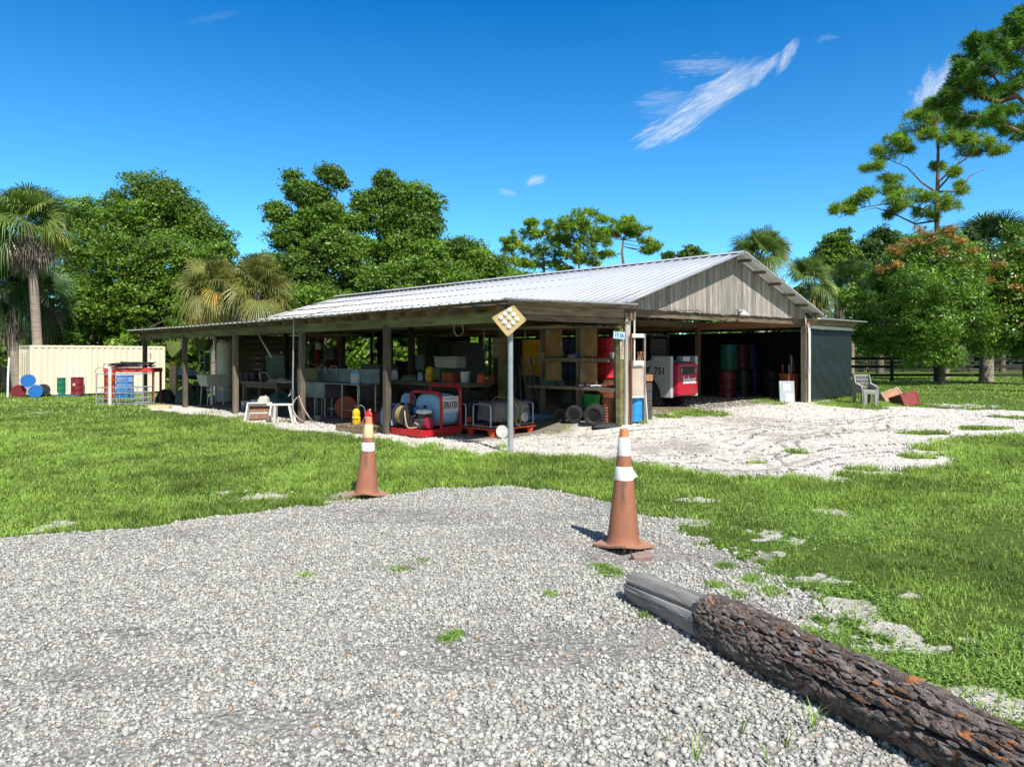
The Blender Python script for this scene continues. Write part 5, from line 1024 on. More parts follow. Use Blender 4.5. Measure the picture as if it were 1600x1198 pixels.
a = P(250, 639); mb = MB(); mb.box((0, 0, .055), (.62, .22, .11), t=.8); tag(mb.build('timber_block', M('pale_yellow_timber', (.62, .55, .33), (.5, .43, .24), 4, .8), None, bevel=.008, loc=tuple(a)), 'pale yellow timber block on the grass by the first post', 'timber')
# ------------------------------------------------------------------ left bays
def I(px, v):       # where the sight line through px crosses the line v = const inside the barn
    k = (px - CX) / F; u = (VX * v - k * VY * v) / (k * UY - UX); x, y = UV(u, v); return Vector((x, y, float(G(x, y))))
for i, (px, v, w, dz) in enumerate([(272, 9.9, .62, .62), (314, 10.3, .5, .42)]):
    a = I(px, v); mb = MB(); n = 12; ring = [(w * (j / n - .5), 2.25 - dz * math.sin(math.pi * j / n) ** .6) for j in range(n + 1)]
    vs = [(x, 0, z) for x, z in ring] + [(x, .5, z + .02) for x, z in ring]; mb.add(vs, [(j, j + 1, n + 2 + j, n + 1 + j) for j in range(n)] + [tuple(range(n + 1))])
    tag(mb.build('hanging_tarp', canvas_green, None, loc=tuple(a)), ['larger green canvas sling hanging under the eave in the first bay', 'smaller green canvas sling hanging next to the white shelf frame'][i], 'tarp', 'green canvas slings under the eave')
def table(name, label, loc, rz, w, d, h, top, leg, th=.05, lw=.07, brace=False, cat='table', shelf=None):
    t = thing(name, label, cat, tuple(loc), rz); n = max(1, round(d / .2))
    mb = MB()
    for i in range(n): mb.box((0, -d / 2 + d * (i + .5) / n, h - th / 2), (w, d / n - .006, th))
    mb.build('table_top', top, t)
    for x in (-w / 2 + lw, w / 2 - lw):
        for y in (-d / 2 + lw, d / 2 - lw): m2 = MB(); m2.box((x, y, (h - th) / 2), (lw, lw, h - th)); m2.build('leg', leg, t)
    mb = MB(); mb.box((0, -d / 2 + lw, h - th - .06), (w - 2 * lw, lw * .6, .1)); mb.box((0, d / 2 - lw, h - th - .06), (w - 2 * lw, lw * .6, .1))
    if brace: mb.beam((-w / 2 + .1, -d / 2 + .01, .1), (w * .12, -d / 2 + .01, h - .14), .04, .1)
    mb.build('brace', leg, t)
    if shelf: mb = MB(); mb.box((0, 0, shelf), (w - .1, d - .1, .03)); mb.build('shelf', top, t)
    return t
a = I(290, 9.9); table('side_table', 'long low table with a blue tarp in the first bays', a, YAW + R(90), 1.5, .6, .98, wood_dark, wood_dark, cat='table')
def heap(name, label, cat, loc, w, d, h, mat, seed, rz=0, n=22):
    xs = np.linspace(-1, 1, n); X, Y_ = np.meshgrid(xs, xs); r = np.clip(1 - np.maximum(np.abs(X), np.abs(Y_)) ** 3, 0, 1); Z = h * r ** .5 * (.6 + .6 * fbm(X * 2 + 5, Y_ * 2, seed)) + .12 * h * (fbm(X * 7, Y_ * 7, seed + 2) - .5) * (r > 0)
    V = np.stack([X * w / 2 * (1 - .15 * r), Y_ * d / 2 * (1 - .15 * r), Z * (r > 0)], -1).reshape(-1, 3); i = np.arange((n - 1) ** 2); q = i // (n - 1) * n + i % (n - 1)
    o = npmesh(name, V, np.stack([q, q + 1, q + n + 1, q + n], 1), None, [mat], loc=tuple(loc), smooth=True); o.rotation_euler = (0, 0, rz); return tag(o, label, cat)
heap('blue_tarp', 'crumpled blue and white tarp on the low table', 'tarp', a + Vector((0, 0, .98)), .5, 1.3, .22, M('blue_white_cloth', (.06, .12, .32), (.40, .44, .50), 9, .6), 3, YAW)
heap('tarp_heap', 'dark green tarp heap under the low table', 'tarp', I(300, 9.3), .8, 1.0, .7, M('dark_green_tarp', (.02, .06, .04), (.015, .035, .03), 5, .6), 5, YAW)
heap('bag_heap', 'black plastic bags heaped by the first bay corner', 'bags', I(262, 9.2), .6, .7, .5, black, 6)
t = thing('shelf_frame', 'white wire shelf frame between the sink and green slings', 'shelf', tuple(I(324, 10.9)), YAW); mb = MB()
for x in (-.2, .2):
    for y in (-.22, .22): mb.tube([(x, y, 0), (x, y, 2.0)], .015, 5)
mb.build('uprights', white_paint, t)
for z in (.3, .9, 1.4, 1.98): mb = MB(); mb.tube([(-.2, -.22, z), (.2, -.22, z), (.2, .22, z), (-.2, .22, z)], .015, 5, closed=True); mb.build('shelf', white_paint, t)
t = thing('water_tank', 'tall pale ribbed tank standing between the shelf frame and workbench', 'tank', tuple(I(351, 10.6)), 0); pf = [(.24, 0), (.26, .02)]
for i in range(9): pf += [(.262, .08 + i * .22), (.262, .27 + i * .22), (.252, .285 + i * .22)]
pf += [(.24, 2.1), (.0, 2.12)]; mb = MB(); mb.lathe(pf, 28); mb.build('tank_body', tile, t)
a = I(331, 9.5); t = thing('laundry_sink', 'square white laundry sink on thin legs in the second bay', 'sink', tuple(a), YAW + R(90)); mb = MB()
s0, s1 = .37, .29; vs = []
for (s_, z) in ((s1, .66), (s0, .98), (s0 + .025, .98), (s0 + .025, .95), (s1 + .02, .62), ):
    vs += [(-s_, -s_ * .85, z), (s_, -s_ * .85, z), (s_, s_ * .85, z), (-s_, s_ * .85, z)]
fs = [(0, 1, 2, 3)]
for k in range(4): fs += [(k * 4 + i, k * 4 + (i + 1) % 4, k * 4 + 4 + (i + 1) % 4, k * 4 + 4 + i) for i in range(4)]
fs.append((16, 17, 18, 19)); mb.add(vs, fs); mb.build('basin', M('aged_white_basin', (.50, .50, .42), (.40, .40, .33), 4, .5), t)
for x in (-.25, .25):
    for y in (-.22, .22): mb = MB(); mb.tube([(x, y, .64), (x * 1.15, y * 1.15, 0)], .018, 6); mb.build('leg', galv, t)
mb = MB(); mb.cyl((0, 0, 0), (0, 0, .62), .05, n=10); mb.build('drain_pipe', white_plastic, t); mb = MB(); mb.tube([(0, .3, .98), (0, .3, 1.15), (0, .15, 1.2), (0, .08, 1.15)], .013, 6); mb.build('tap', steel, t)
mb = MB(); aa = I(306, 9.3); 
t = thing('stool', 'rusty bare metal stool frame left of the laundry sink', 'stool', tuple(aa)); mb = MB()
for x in (-.16, .16):
    for y in (-.16, .16): mb.tube([(x, y, 0), (x * .7, y * .7, .62)], .014, 5)
mb.tube([(-.13, -.13, .3), (.13, -.13, .3), (.13, .13, .3), (-.13, .13, .3)], .01, 5, closed=True); mb.build('stool_frame', rust, t); mb = MB(); mb.box((0, 0, .63), (.28, .28, .025)); mb.build('seat', wood_dark, t)
# workbench of the third bay
a = I(420, 9.9); table('workbench', 'rough timber workbench with a diagonal brace in the third bay', a, YAW + R(90), 2.3, .7, .82, wood_u, wood_v, .07, .1, True, 'workbench')
b_ = I(436, 10.6); t = tag(MB().box((0, 0, 1.22), (1.15, .03, .8)).build('board_sheet', M('dull_green_sheet', (.05, .085, .07), (.035, .06, .05), 3, .5), None, loc=tuple(b_)), 'dull green sheet propped upright behind the rough workbench', 'board'); t.rotation_euler = (R(-5), 0, YAW + R(90))
def bucket(label, loc, mat, r=.14, h=.32, name='bucket', cat='bucket', group=None, handle=True):
    t = thing(name, label, cat, tuple(loc), 0, group); mb = MB(); mb.lathe([(r * .82, 0), (r * .86, .01), (r, h * .93), (r * 1.06, h * .94), (r * 1.06, h), (r * .95, h), (r * .84, .03), (0, .03)], 20); mb.build('bucket_body', mat, t)
    if handle: mb = MB(); mb.tube([(r * 1.05 * math.cos(q), .02, h * .9 - .5 * r * math.sin(q)) for q in np.linspace(0, math.pi, 9)], .005, 4); mb.build('handle', galv, t)
    return t
for i, px in enumerate((379, 388, 397)): q = I(px, 9.75); bucket(['black bucket farthest left on the rough workbench', 'black bucket in the middle of three on the rough workbench', 'black bucket nearest the bent arm on the workbench'][i], q + Vector((0, 0, .82)), black, .12, .27, group='black buckets on the rough workbench')
mb = MB(); q = I(408, 9.75) + Vector((0, 0, .82)); mb.tube([(0, 0, 0), (-.05, 0, .28), (.15, 0, .26), (.32, 0, .02)], .018, 6); tag(mb.build('bent_arm', galv, None, loc=tuple(q)), 'bent grey metal arm on the rough workbench', 'metal arm')
for i, (px, s) in enumerate(((428, .1), (441, .13), (452, .09))): heap('cloth_scrap', ['small grey rag on the workbench in front of the green sheet', 'larger pale rag on the workbench near its end', 'smallest rag at the right end of the workbench'][i], 'rag', I(px, 9.8) + Vector((0, 0, .82)), .3, .3, s, concrete, 20 + i)
heap('tarp_heap', 'dull green tarp heap on the floor under the rough workbench', 'tarp', I(444, 9.2), 1.0, .8, .62, M('dull_green_tarp', (.05, .10, .08), (.025, .05, .045), 4, .55), 8, YAW)
mb = MB(); q = I(424, 9.1); mb.tube([(-.5, .4, 2.2), (-.3, .2, 1.95), (0, 0, 1.55)], .018, 6); tag(mb.build('hanging_rod', white_paint, None, loc=tuple(q)), 'white rod hanging at an angle under the eave of the third bay', 'rod')
# ---- trough chair and step
a = P(401, 660); t = thing('wooden_trough', 'open white-edged wooden trough box tipped towards the lawn', 'box', (a.x, a.y, a.z)); t.rotation_euler = (R(-28), 0, R(10)); w, hh, dp = .52, .56, .34
mb = MB(); mb.box((0, dp / 2, .0), (w, dp, .03)); mb.box((0, dp, hh / 2), (w - .04, .03, hh)); mb.build('box_bottom', M('brown_box_wood', (.24, .12, .07), (.16, .08, .05), 5, .7, 0, .3, 30, (3, 3, .5)), t)
for s in (-1, 1): mb = MB(); mt = basis((0, 1, 0), (s, 0, 0), (0, 0, 1), (s * w / 2, 0, 0)); mb.prism([(0, -.02), (dp, -.02), (dp, hh + .02), (.12, hh + .02)], mt, .03); mb.build('side_panel', white_paint, t)
mb = MB(); mb.box((0, .25, hh + .02), (w + .05, .2, .03)); mb.build('rim', white_paint, t)
mb = MB(); mb.box((0, .13, .3), (w - .1, .02, .02)); mb.build('divider', white_paint, t)
a = P(438, 661); t = thing('step_stool', 'white aluminium step stand next to the tipped wooden box', 'step stool', (a.x, a.y, a.z), R(8)); mb = MB(); mb.box((0, 0, .44), (.58, .28, .035)); mb.build('top_step', white_paint, t, bevel=.008)
for x, dx in ((.22, .10), (-.1, -.02)):
    for y, dy in ((-.12, -.04), (.12, .05)): mb = MB(); mb.beam((x, y, .43), (x + dx, y + dy, 0), .03, .05); mb.build('leg', white_paint, t)
mb = MB(); mb.box((.27, 0, .2), (.04, .28, .03)); mb.build('cross_bar', white_paint, t)
heap('white_netting', 'small heap of white netting on top of the tipped box', 'netting', P(402, 659) + Vector((.02, .38, .46)), .24, .2, .16, M('white_netting', (.6, .58, .52), (.35, .33, .28), 20, .8), 12)
# ---- standpipe and hose
x, y = UV(15.28, 8.22); t = thing('standpipe', 'thin white standpipe with tap strapped at the eave post', 'standpipe', (x, y, float(G(x, y)))); mb = MB(); mb.tube([(0, 0, 0), (0, 0, 1.0), (.02, 0, 2.35), (.02, 0, 2.52)], .017, 6); mb.build('pipe', galv, t); mb = MB(); mb.cyl((0, 0, .62), (0, 0, .78), .035, n=10); mb.tube([(0, 0, .7), (-.04, -.05, .7), (-.08, -.08, .64)], .018, 6); mb.cyl((-.04, -.05, .70), (-.04, -.05, .79), .012, n=6); mb.build('tap', steel, t)
yy = y - .08; hp = [A(465, 620, yy), A(459, 628, yy), A(458, 640, yy - .05), A(466, 653, yy - .1), A(477, 659, yy), A(486, 659, yy + .1)]
hq = [A(467, 618, yy), A(473, 634, yy - .1), A(482, 650, yy - .4)]; hq += [P(492, 663, .02), P(503, 669, .02), P(507, 667, .02)]
def smooth(pts, k=6):
    pts = [Vector(p) for p in pts]; out = []
    for i in range(len(pts) - 1):
        p0 = pts[max(i - 1, 0)]; p1 = pts[i]; p2 = pts[i + 1]; p3 = pts[min(i + 2, len(pts) - 1)]
        for j in range(k): t_ = j / k; out.append(.5 * ((2 * p1) + (p2 - p0) * t_ + (2 * p0 - 5 * p1 + 4 * p2 - p3) * t_ ** 2 + (3 * p1 - p0 - 3 * p2 + p3) * t_ ** 3))
    return out + [pts[-1]]
hose_m = M('pinkish_hose', (.50, .36, .32), (.40, .28, .25), 9, .5); mb = MB(); mb.tube(smooth(hp), .014, 6); mb.tube(smooth(hq), .014, 6); tag(mb.build('garden_hose', hose_m, None), 'pale pink garden hose looping from the standpipe to the ground', 'hose')
# ---- stainless sink
x, y = UV(14.4, 9.75); t = thing('steel_sink', 'long stainless steel sink with high splashback and drainboard', 'sink', (x, y, float(G(x, y))), YAW + R(90))     # local x = along the ridge
Ls = 3.0; mb = MB(); mb.box((2.25, 0, .90 - .2), (1.4, .6, .40)); mb.build('basin_box', steel, t, bevel=.01)
mb = MB(); mb.box((.75, 0, .89), (1.55, .6, .025)); mb.build('drainboard', steel, t); mb = MB(); mb.box((Ls / 2, -.30 + .0, 1.07), (Ls, .02, .36)); mb.build('splashback', steel, t)
mb = MB(); mb.box((2.25, .0, .905), (1.46, .66, .012)); mb.build('basin_rim', steel, t)
mb = MB(); mb.box((2.93, .0, 1.0), (.02, .6, .5)); mb.build('end_panel', M('yellowed_steel_end', (.36, .38, .18), (.3, .32, .16), 4, .5), t)
for x in (.1, .8, 1.6, 2.1, 2.6, 2.85):
    for y in (-.25, .25): mb = MB(); mb.tube([(x, y, .5 if x > 1.55 else .88), (x, y, 0)], .018, 6); mb.build('leg', galv, t)
for x in (1.9, 2.45): mb = MB(); mb.tube([(x, -.27, 1.12), (x, -.27, 1.3), (x, -.12, 1.33), (x, -.05, 1.2)], .013, 6); mb.tube([(x - .09, -.26, 1.15), (x + .09, -.26, 1.15)], .012, 6); mb.build('tap', galv, t)
mb = MB(); mb.tube([(.1, .2, .25), (1.5, .2, .25)], .014, 6); mb.build('cross_tube', galv, t)
def jug(label, loc, mat, w=.2, d=.13, h=.3, capm=None, rz=0, name='plastic_jug', group=None, patch=None):
    t = thing(name, label, 'jug', tuple(loc), rz, group); mb = MB(); n = 18; vs = []; lv = [(0, .92), (.02, 1), (.6, 1), (.72, .97), (.85, .62), (.92, .28), (1.0, .2)]
    for z, s in lv:
        for i in range(n):
            an = 2 * math.pi * i / n; ca, sa = math.cos(an), math.sin(an); e = .45
            vs.append((w / 2 * s * math.copysign(abs(ca) ** e, ca) + (0 if z < .8 else w * .12 * (z - .8) * 5), d / 2 * s * math.copysign(abs(sa) ** e, sa), z * h))
    fs = [tuple(range(n))[::-1]]
    for k in range(len(lv) - 1): fs += [(k * n + i, k * n + (i + 1) % n, (k + 1) * n + (i + 1) % n, (k + 1) * n + i) for i in range(n)]
    fs.append(tuple(range((len(lv) - 1) * n, len(lv) * n))); mb.add(vs, fs); mb.build('jug_body', mat, t)
    mb = MB(); mb.tube([(-w * .42, 0, h * .62), (-w * .40, 0, h * .86), (-w * .18, 0, h * .97), (w * .02, 0, h * .93)], .012, 6); mb.build('handle', mat, t)
    mb = MB(); mb.cyl((w * .12, 0, h * .99), (w * .12, 0, h * 1.06), w * .13, n=12); mb.build('cap', capm or dark_grey, t)
    if patch: mb = MB(); mb.box((0, -d / 2 - .002, h * .36), (w * .7, .003, h * .4)); mb.build('jug_label', patch, t)
    return t
x, y = UV(14.75, 9.6); jug('pale white jug with a label standing on the steel drainboard', (x, y, .905), blue_white, .23, .15, .33, white_plastic, patch=lab_w)
cc = I(540, 9.9); drum('orange drum lying under the steel sink', (cc.x, cc.y + .2, cc.z + .3), M('orange_drum_paint', (.42, .07, .02), (.3, .05, .02), 4, .5), (R(90), 0, R(10)), h=.7, r=.27)
bucket('small pale tub on the floor under the steel sink', I(497, 9.0), concrete, .09, .12, 'tub', 'tub', handle=False)
# ---- pallet with sprayers and jugs
a = P(566, 677); ux = YAW + R(90); gp = 'containers on the wooden pallet'
pallet('weathered wooden pallet holding the sprayers by the farther cone', (a.x + .05, a.y + .45, a.z), ux, wood_x, 1.0, 1.0, .15)
def sprayer(label, loc, mat, h=.34, r=.10, wand=None, group=None):
    t = thing('pump_sprayer', label, 'sprayer', tuple(loc), 0, group); mb = MB(); mb.lathe([(r * .9, 0), (r, .02), (r * 1.04, h * .42), (r * .86, h * .5), (r * .96, h * .6), (r * .88, h * .78), (r * .5, h * .9), (r * .38, h * .93)], 22); mb.build('tank', mat, t)
    mb = MB(); mb.cyl((0, 0, h * .92), (0, 0, h * .98), r * .42, n=14); mb.cyl((0, 0, h * .98), (0, 0, h * 1.08), .012, n=8); mb.box((0, 0, h * 1.1), (r * 1.3, .025, .022)); mb.build('pump_handle', black, t)
    mb = MB()
    for i in range(3): mb.box((-.05 + i * .045, -r * 1.0, h * .33), (.03, .006, .03))
    mb.build('label_marks', black, t)
    mb = MB(); mb.tube(smooth([(r * .3, 0, h * .9), (r * 1.0, -.02, h * 1.12), (r * 2.0, 0, h * .95), (r * 2.1, 0, h * .5), (r * 1.4, 0, h * .1)]), .006, 5); mb.build('spray_hose', wand or black, t); return t
top = .15; b0 = Vector((a.x, a.y + .35, a.z + top))
sprayer('yellow pump sprayer on the wooden pallet', b0 + Vector((-.20, 0, 0)), yellow_pl, .36, .085, galv, gp)
jug('small red jug between the yellow sprayer and pale jugs', b0 + Vector((.06, .02, 0)), red_pl, .17, .13, .30, white_plastic, 0, 'plastic_jug', gp, blue_white)
jug('dark red jug right behind the cone top on the pallet', b0 + Vector((.24, .12, 0)), dred, .16, .12, .28, black, 0, 'plastic_jug', gp)
jug('tall pale blue jug on the right side of the pallet', b0 + Vector((.42, .05, 0)), blue_white, .23, .17, .38, white_plastic, 0, 'plastic_jug', gp)
jug('low pale blue can in front of the tall pale jug', b0 + Vector((.50, -.12, 0)), blue_white, .26, .18, .16, white_plastic, 0, 'plastic_jug', gp)
q = P(619, 672); slatbox('plastic_crate', 'deep blue plastic crate behind the fifth barn post', 'crate', (q.x - .02, q.y + .9, q.z), YAW, .3, .3, .52, bluecrate, 5, 4)
q = Vector((q.x + .12, q.y + 1.0, q.z)); t = thing('backpack_sprayer', 'pale blue backpack sprayer with black straps beside the blue crate', 'sprayer', tuple(q)); mb = MB(); n = 16
mb.lathe([(.15, .0), (.18, .03), (.19, .4), (.16, .55), (.09, .62), (.06, .63)], 20, (0, 0, .12), sy=.7); mb.build('tank', blue_white, t); mb = MB(); mb.lathe([(.07, .74), (.07, .79)], 14); mb.build('cap', black, t); mb = MB(); mb.tube(smooth([(.08, -.13, .7), (.17, -.16, .55), (.16, -.16, .3), (.1, -.14, .15)]), .018, 5); mb.build('strap', black, t); mb = MB(); mb.box((0, 0, .06), (.3, .24, .12)); mb.build('base', black, t)
# ------------------------------------------------------------------ red sprayer skid (local x = along the ridge, y = into the barn after yaw)
def sk(): 
    x, y = UV(11.2, 8.5); g = float(G(x, y)); t = thing('tank_sprayer', 'red framed skid sprayer with pale blue tank, hose reel and engine', 'sprayer', (x, y, g), YAW)
    # local x = v (into barn), local y = u (to the left); machine spans y -.5...+.45, x 0..2.2
    mb = MB(); mb.box((.47, -.02, .10), (1.0, .92, .09)); mb.build('deck', red_paint, t, bevel=.01)
    mb = MB(); mb.box((-.065, -.02, .09), (.03, .98, .13)); mb.box((.45, -.5, .09), (1.0, .03, .12)); mb.build('deck_skirt', red_paint, t, bevel=.004)
    mb = MB(); mb.box((.47, -.02, .025), (.95, .9, .05)); mb.build('runner', wood_x, t)
    for x, h in ((.42, .86), (.92, .97)):
        mb = MB(); mb.tube(smooth([(x, .46, .12), (x, .46, h - .14), (x, .40, h - .03), (x, .30, h), (x, -.34, h), (x, -.44, h - .03), (x, -.50, h - .14), (x, -.50, .12)], 4), .032, 8); mb.build('hoop', red_paint, t)
    mb = MB(); mb.tube([(.42, -.50, .16), (.92, -.50, .16)], .025, 8); mb.tube([(.42, .46, .16), (.92, .46, .16)], .025, 8); mb.build('side_rail', red_paint, t)
    mb = MB(); n = 28; lv = [(.60, .0), (.60, .55), (.63, .86), (.70, 1.), (.98, 1.), (1.0, .97), (1.05, .97), (1.07, 1), (1.38, 1.), (1.40, .97), (1.45, .97), (1.47, 1), (1.66, 1), (1.72, .86), (1.75, .55), (1.75, 0)]; vs = []
    for x, s in lv:
        x = .44 + (x - .6) * .46
        for i in range(n): an = 2 * math.pi * i / n; ca, sa = math.cos(an), math.sin(an); vs.append((x, .42 * s * math.copysign(abs(ca) ** .75, ca) - .02, .49 + .33 * s * math.copysign(abs(sa) ** .75, sa)))
    mb.add(vs, [(k * n + i, k * n + (i + 1) % n, (k + 1) * n + (i + 1) % n, (k + 1) * n + i) for k in range(len(lv) - 1) for i in range(n)]); mb.build('tank', blue_white, t)
    mb = MB(); mb.cyl((.70, 0, .80), (.70, 0, .87), .09, n=18); mb.build('tank_lid', black, t)
    mb = MB(); mb.box((.69, -.465, .62), (.50, .008, .32)); s = mb.build('sign_board', white_paint, t)
    text('SPRAYER', .19, text_black, 'sign_lettering', s, basis((1, 0, 0), (0, 0, 1), (0, -1, 0), (.69, -.4705, .60)), .001, .48, .004); text('pump and tank unit', .055, M('dark_red_lettering', (.2, .02, .03)), 'sign_lettering', s, basis((1, 0, 0), (0, 0, 1), (0, -1, 0), (.69, -.4705, .74)), .001, .75)
    # hose reel in the front-left corner
    c = Vector((.10, .22, .40)); ax = Vector((.75, .0, 0)).normalized()
    mb = MB(); r = .24
    for q in (-.12, .12): mb.lathe([(.07, -.008), (r, -.012), (r + .008, 0), (r, .012), (.07, .008)], 28, c + Vector((0, q, 0)) , Matrix.Rotation(R(90), 3, 'X'))
    mb.build('reel_flange', black, t); mb = MB(); mb.cyl(c + Vector((0, -.12, 0)), c + Vector((0, .12, 0)), .08, n=16); mb.box(c + Vector((0, .16, -.2)), (.05, .03, .42)); mb.box(c + Vector((0, -.16, -.2)), (.05, .03, .42)); mb.build('reel_stand', black, t)
    mb = MB()
    for k in range(4):
        for j in range(8): rr_ = .1 + k * .028; mb.tube([c + Vector((rr_ * math.cos(q), -.1 + j * .028, rr_ * math.sin(q))) for q in np.linspace(0, 6.283, 21)[:-1]], .013, 5, closed=True)
    mb.build('wound_hose', M('olive_hose', (.30, .25, .09), (.22, .18, .07), 9, .6), t)
    mb = MB(); mb.tube(smooth([c + Vector((-.1, -.1, .12)), c + Vector((-.18, -.22, -.02)), c + Vector((-.16, -.3, -.22)), c + Vector((.05, -.4, -.2))]), .014, 6); mb.build('loose_hose', M('tan_hose', (.45, .33, .2), (.36, .25, .15)), t)
    # engine and pump
    e = Vector((.22, -.22, .15)); mb = MB(); mb.box(e + Vector((0, 0, .10)), (.26, .30, .2)); mb.box(e + Vector((0, -.02, .24)), (.2, .22, .12), rot3((R(20), 0, 0))); mb.build('engine_block', dark_grey, t, bevel=.02)
    mb = MB(); mb.lathe([(.03, 0), (.115, .0), (.125, .03), (.11, .07), (.04, .08)], 20, e + Vector((-.05, -.17, .13)), Matrix.Rotation(R(90), 3, 'X')); mb.build('recoil_starter', M('engine_crimson', (.30, .015, .05), (.22, .01, .04), 5, .4), t)
    mb = MB(); mb.box(e + Vector((-.02, -.02, .34)), (.2, .28, .09)); mb.build('fuel_tank', white_plastic, t, bevel=.03); mb = MB(); mb.cyl(e + Vector((-.02, .22, .3)), e + Vector((-.02, .22, .42)), .06, n=14); mb.build('pressure_gauge', blue_paint, t, bevel=.01)
    mb = MB(); mb.cyl(e + Vector((0, .17, .08)), e + Vector((0, .36, .08)), .07, n=14); mb.tube([e + Vector((0, .3, .12)), e + Vector((-.08, .3, .22)), e + Vector((-.1, .15, .26))], .02, 6); mb.tube([e + Vector((-.1, -.05, .05)), e + Vector((-.15, .1, .12)), e + Vector((-.12, .2, .02))], .018, 6); mb.build('pump', galv, t)
    mb = MB(); mb.cyl(e + Vector((.02, .0, .4)), e + Vector((.02, .0, .46)), .035, n=12); mb.build('fuel_cap', black, t)
sk()
# ------------------------------------------------------------------ generators on the red pallet
x, y = UV(10.58, 10.15); g = float(G(x, y)); pallet('orange-red plastic pallet under the generators', (x, y, g), YAW, orange_pl, 1.3, 1.4, .16, True)
def gen(label, u, v, w, cover, knob=None, rz=0, L_=.72):
    x, y = UV(u, v); z = float(G(x, y)) + .16; t = thing('generator', label, 'generator', (x, y, z), YAW + rz); tb = .014; Wd, Hh = .5, .46; h = Wd / 2
    for xx in (-L_ / 2, L_ / 2):
        mb = MB(); mb.tube(smooth([(xx, -h, .02), (xx, -h, Hh - .08), (xx, -h + .06, Hh), (xx, h - .06, Hh), (xx, h, Hh - .08), (xx, h, .02)], 3), tb, 6); mb.tube([(xx, -h, .03), (xx, h, .03)], tb, 6); mb.build('tube_frame', galv, t)
    mb = MB(); mb.tube([(-L_ / 2, -h, .03), (L_ / 2, -h, .03)], tb, 6); mb.tube([(-L_ / 2, h, .03), (L_ / 2, h, .03)], tb, 6); mb.build('cross_bars', galv, t)
    mb = MB(); mb.box((-.05, 0, .18), (.3, .3, .28)); mb.cyl((.1, 0, .16), (.32, 0, .16), .13, n=20); mb.build('engine_block', dark_grey, t, bevel=.02)
    mb = MB(); mb.lathe([(.03, 0), (.11, 0), (.12, .03), (.1, .06), (.05, .07), (.04, .09), (0, .09)], 22, (L_ * .3, -.2, .17), Matrix.Rotation(R(90), 3, 'X')); mb.build('recoil_starter', galv, t)
    n = 30; xs = np.linspace(-1, 1, n); X_, Y_ = np.meshgrid(xs, xs); m_ = np.maximum(np.abs(X_), np.abs(Y_)); Z = np.where(m_ < .72, .50, .50 - (m_ - .72) / .28 * (.30 + .12 * fbm(X_ * 3, Y_ * 3, 7 + int(u * 10)))) + .05 * (fbm(X_ * 3.2, Y_ * 3.2, 4 + int(v * 10)) - .5) + .02 * (fbm(X_ * 9, Y_ * 9, 9) - .5)
    sc = np.where(m_ > .72, .72 / m_ * (1 + .25 * (m_ - .72)), 1.); V = np.stack([X_ * sc * (L_ / 2 - .03) * 1.15, Y_ * sc * .33, Z], -1).reshape(-1, 3); V[:, 0] += .02 * (fbm(V[:, 2] * 12, V[:, 1] * 9, 3) - .5); V[:, 1] += .05 * (fbm(V[:, 0] * 11, V[:, 2] * 14, 6) - .5)
    i = np.arange((n - 1) ** 2); q = i // (n - 1) * n + i % (n - 1); o = npmesh('cover_sheet', V, np.stack([q, q + 1, q + n + 1, q + n], 1), None, [cover], t, smooth=True)
    if knob: mb = MB(); mb.lathe([(0, 0), (.07, .0), (.075, .03), (.06, .07), (0, .075)], 16, (-.26, -.18, .14), Matrix.Rotation(R(90), 3, 'X')); mb.build('air_filter', knob, t)
    return t
gen('generator with grey cover and yellow rope, nearest the steel pole', 10.22, 10.18, .52, M('grey_cover', (.15, .145, .14), (.09, .085, .085), 4, .7, 0, .3, 14), L_=1.22)
gen('generator under a dark blue-black cover with an orange filter', 10.86, 9.87, .5, M('blue_black_cover', (.012, .02, .035), (.02, .03, .05), 4, .6, 0, .3, 14), orange_pl, L_=.76)
x, y = UV(10.22, 10.18); rope_m = M('yellow_rope', (.42, .36, .16), (.32, .27, .12), 30, .8); mb = MB(); rr = random.Random(2)
bb = Vector((x, y, float(G(x, y)) + .16)); lo = lambda a, b, z: bb + Vector((VX * a + UX * b, VY * a + UY * b, z))
mb.tube(smooth([lo(-.1, .3, .3), lo(-.06, .2, .56), lo(.0, .0, .58), lo(.05, -.2, .55), lo(.08, -.33, .35), lo(.0, -.36, .12), lo(.12, -.36, -.02)]), .008, 5); mb.tube(smooth([lo(-.18, -.33, .4), lo(-.1, -.36, .2), lo(.05, -.37, .02), lo(.14, -.36, .2), lo(.2, -.33, .42), lo(.15, -.15, .56), lo(-.05, -.2, .57), lo(-.16, -.3, .45)]), .008, 5); mb.tube(smooth([lo(.2, -.33, .42), lo(.3, -.35, .38), lo(.36, -.34, .42)]), .008, 5)
tag(mb.build('rope', rope_m, None), 'yellow rope wound over the grey-covered generator', 'rope')
q = P(784, 684); mb = MB(); mb.lathe([(0, 0), (.09, .002), (.12, .01), (.125, .016), (.12, .022), (0, .02)], 26); o = tag(mb.build('metal_disc', M('dull_white_disc', (.50, .50, .47), (.38, .38, .36), 12, .5, c3=(.2, .19, .18), thr=.6), None, loc=(q.x, q.y, q.z + .12)), 'pale round metal disc leaning on the orange-red pallet', 'disc'); o.rotation_euler = (R(78), R(10), R(20))
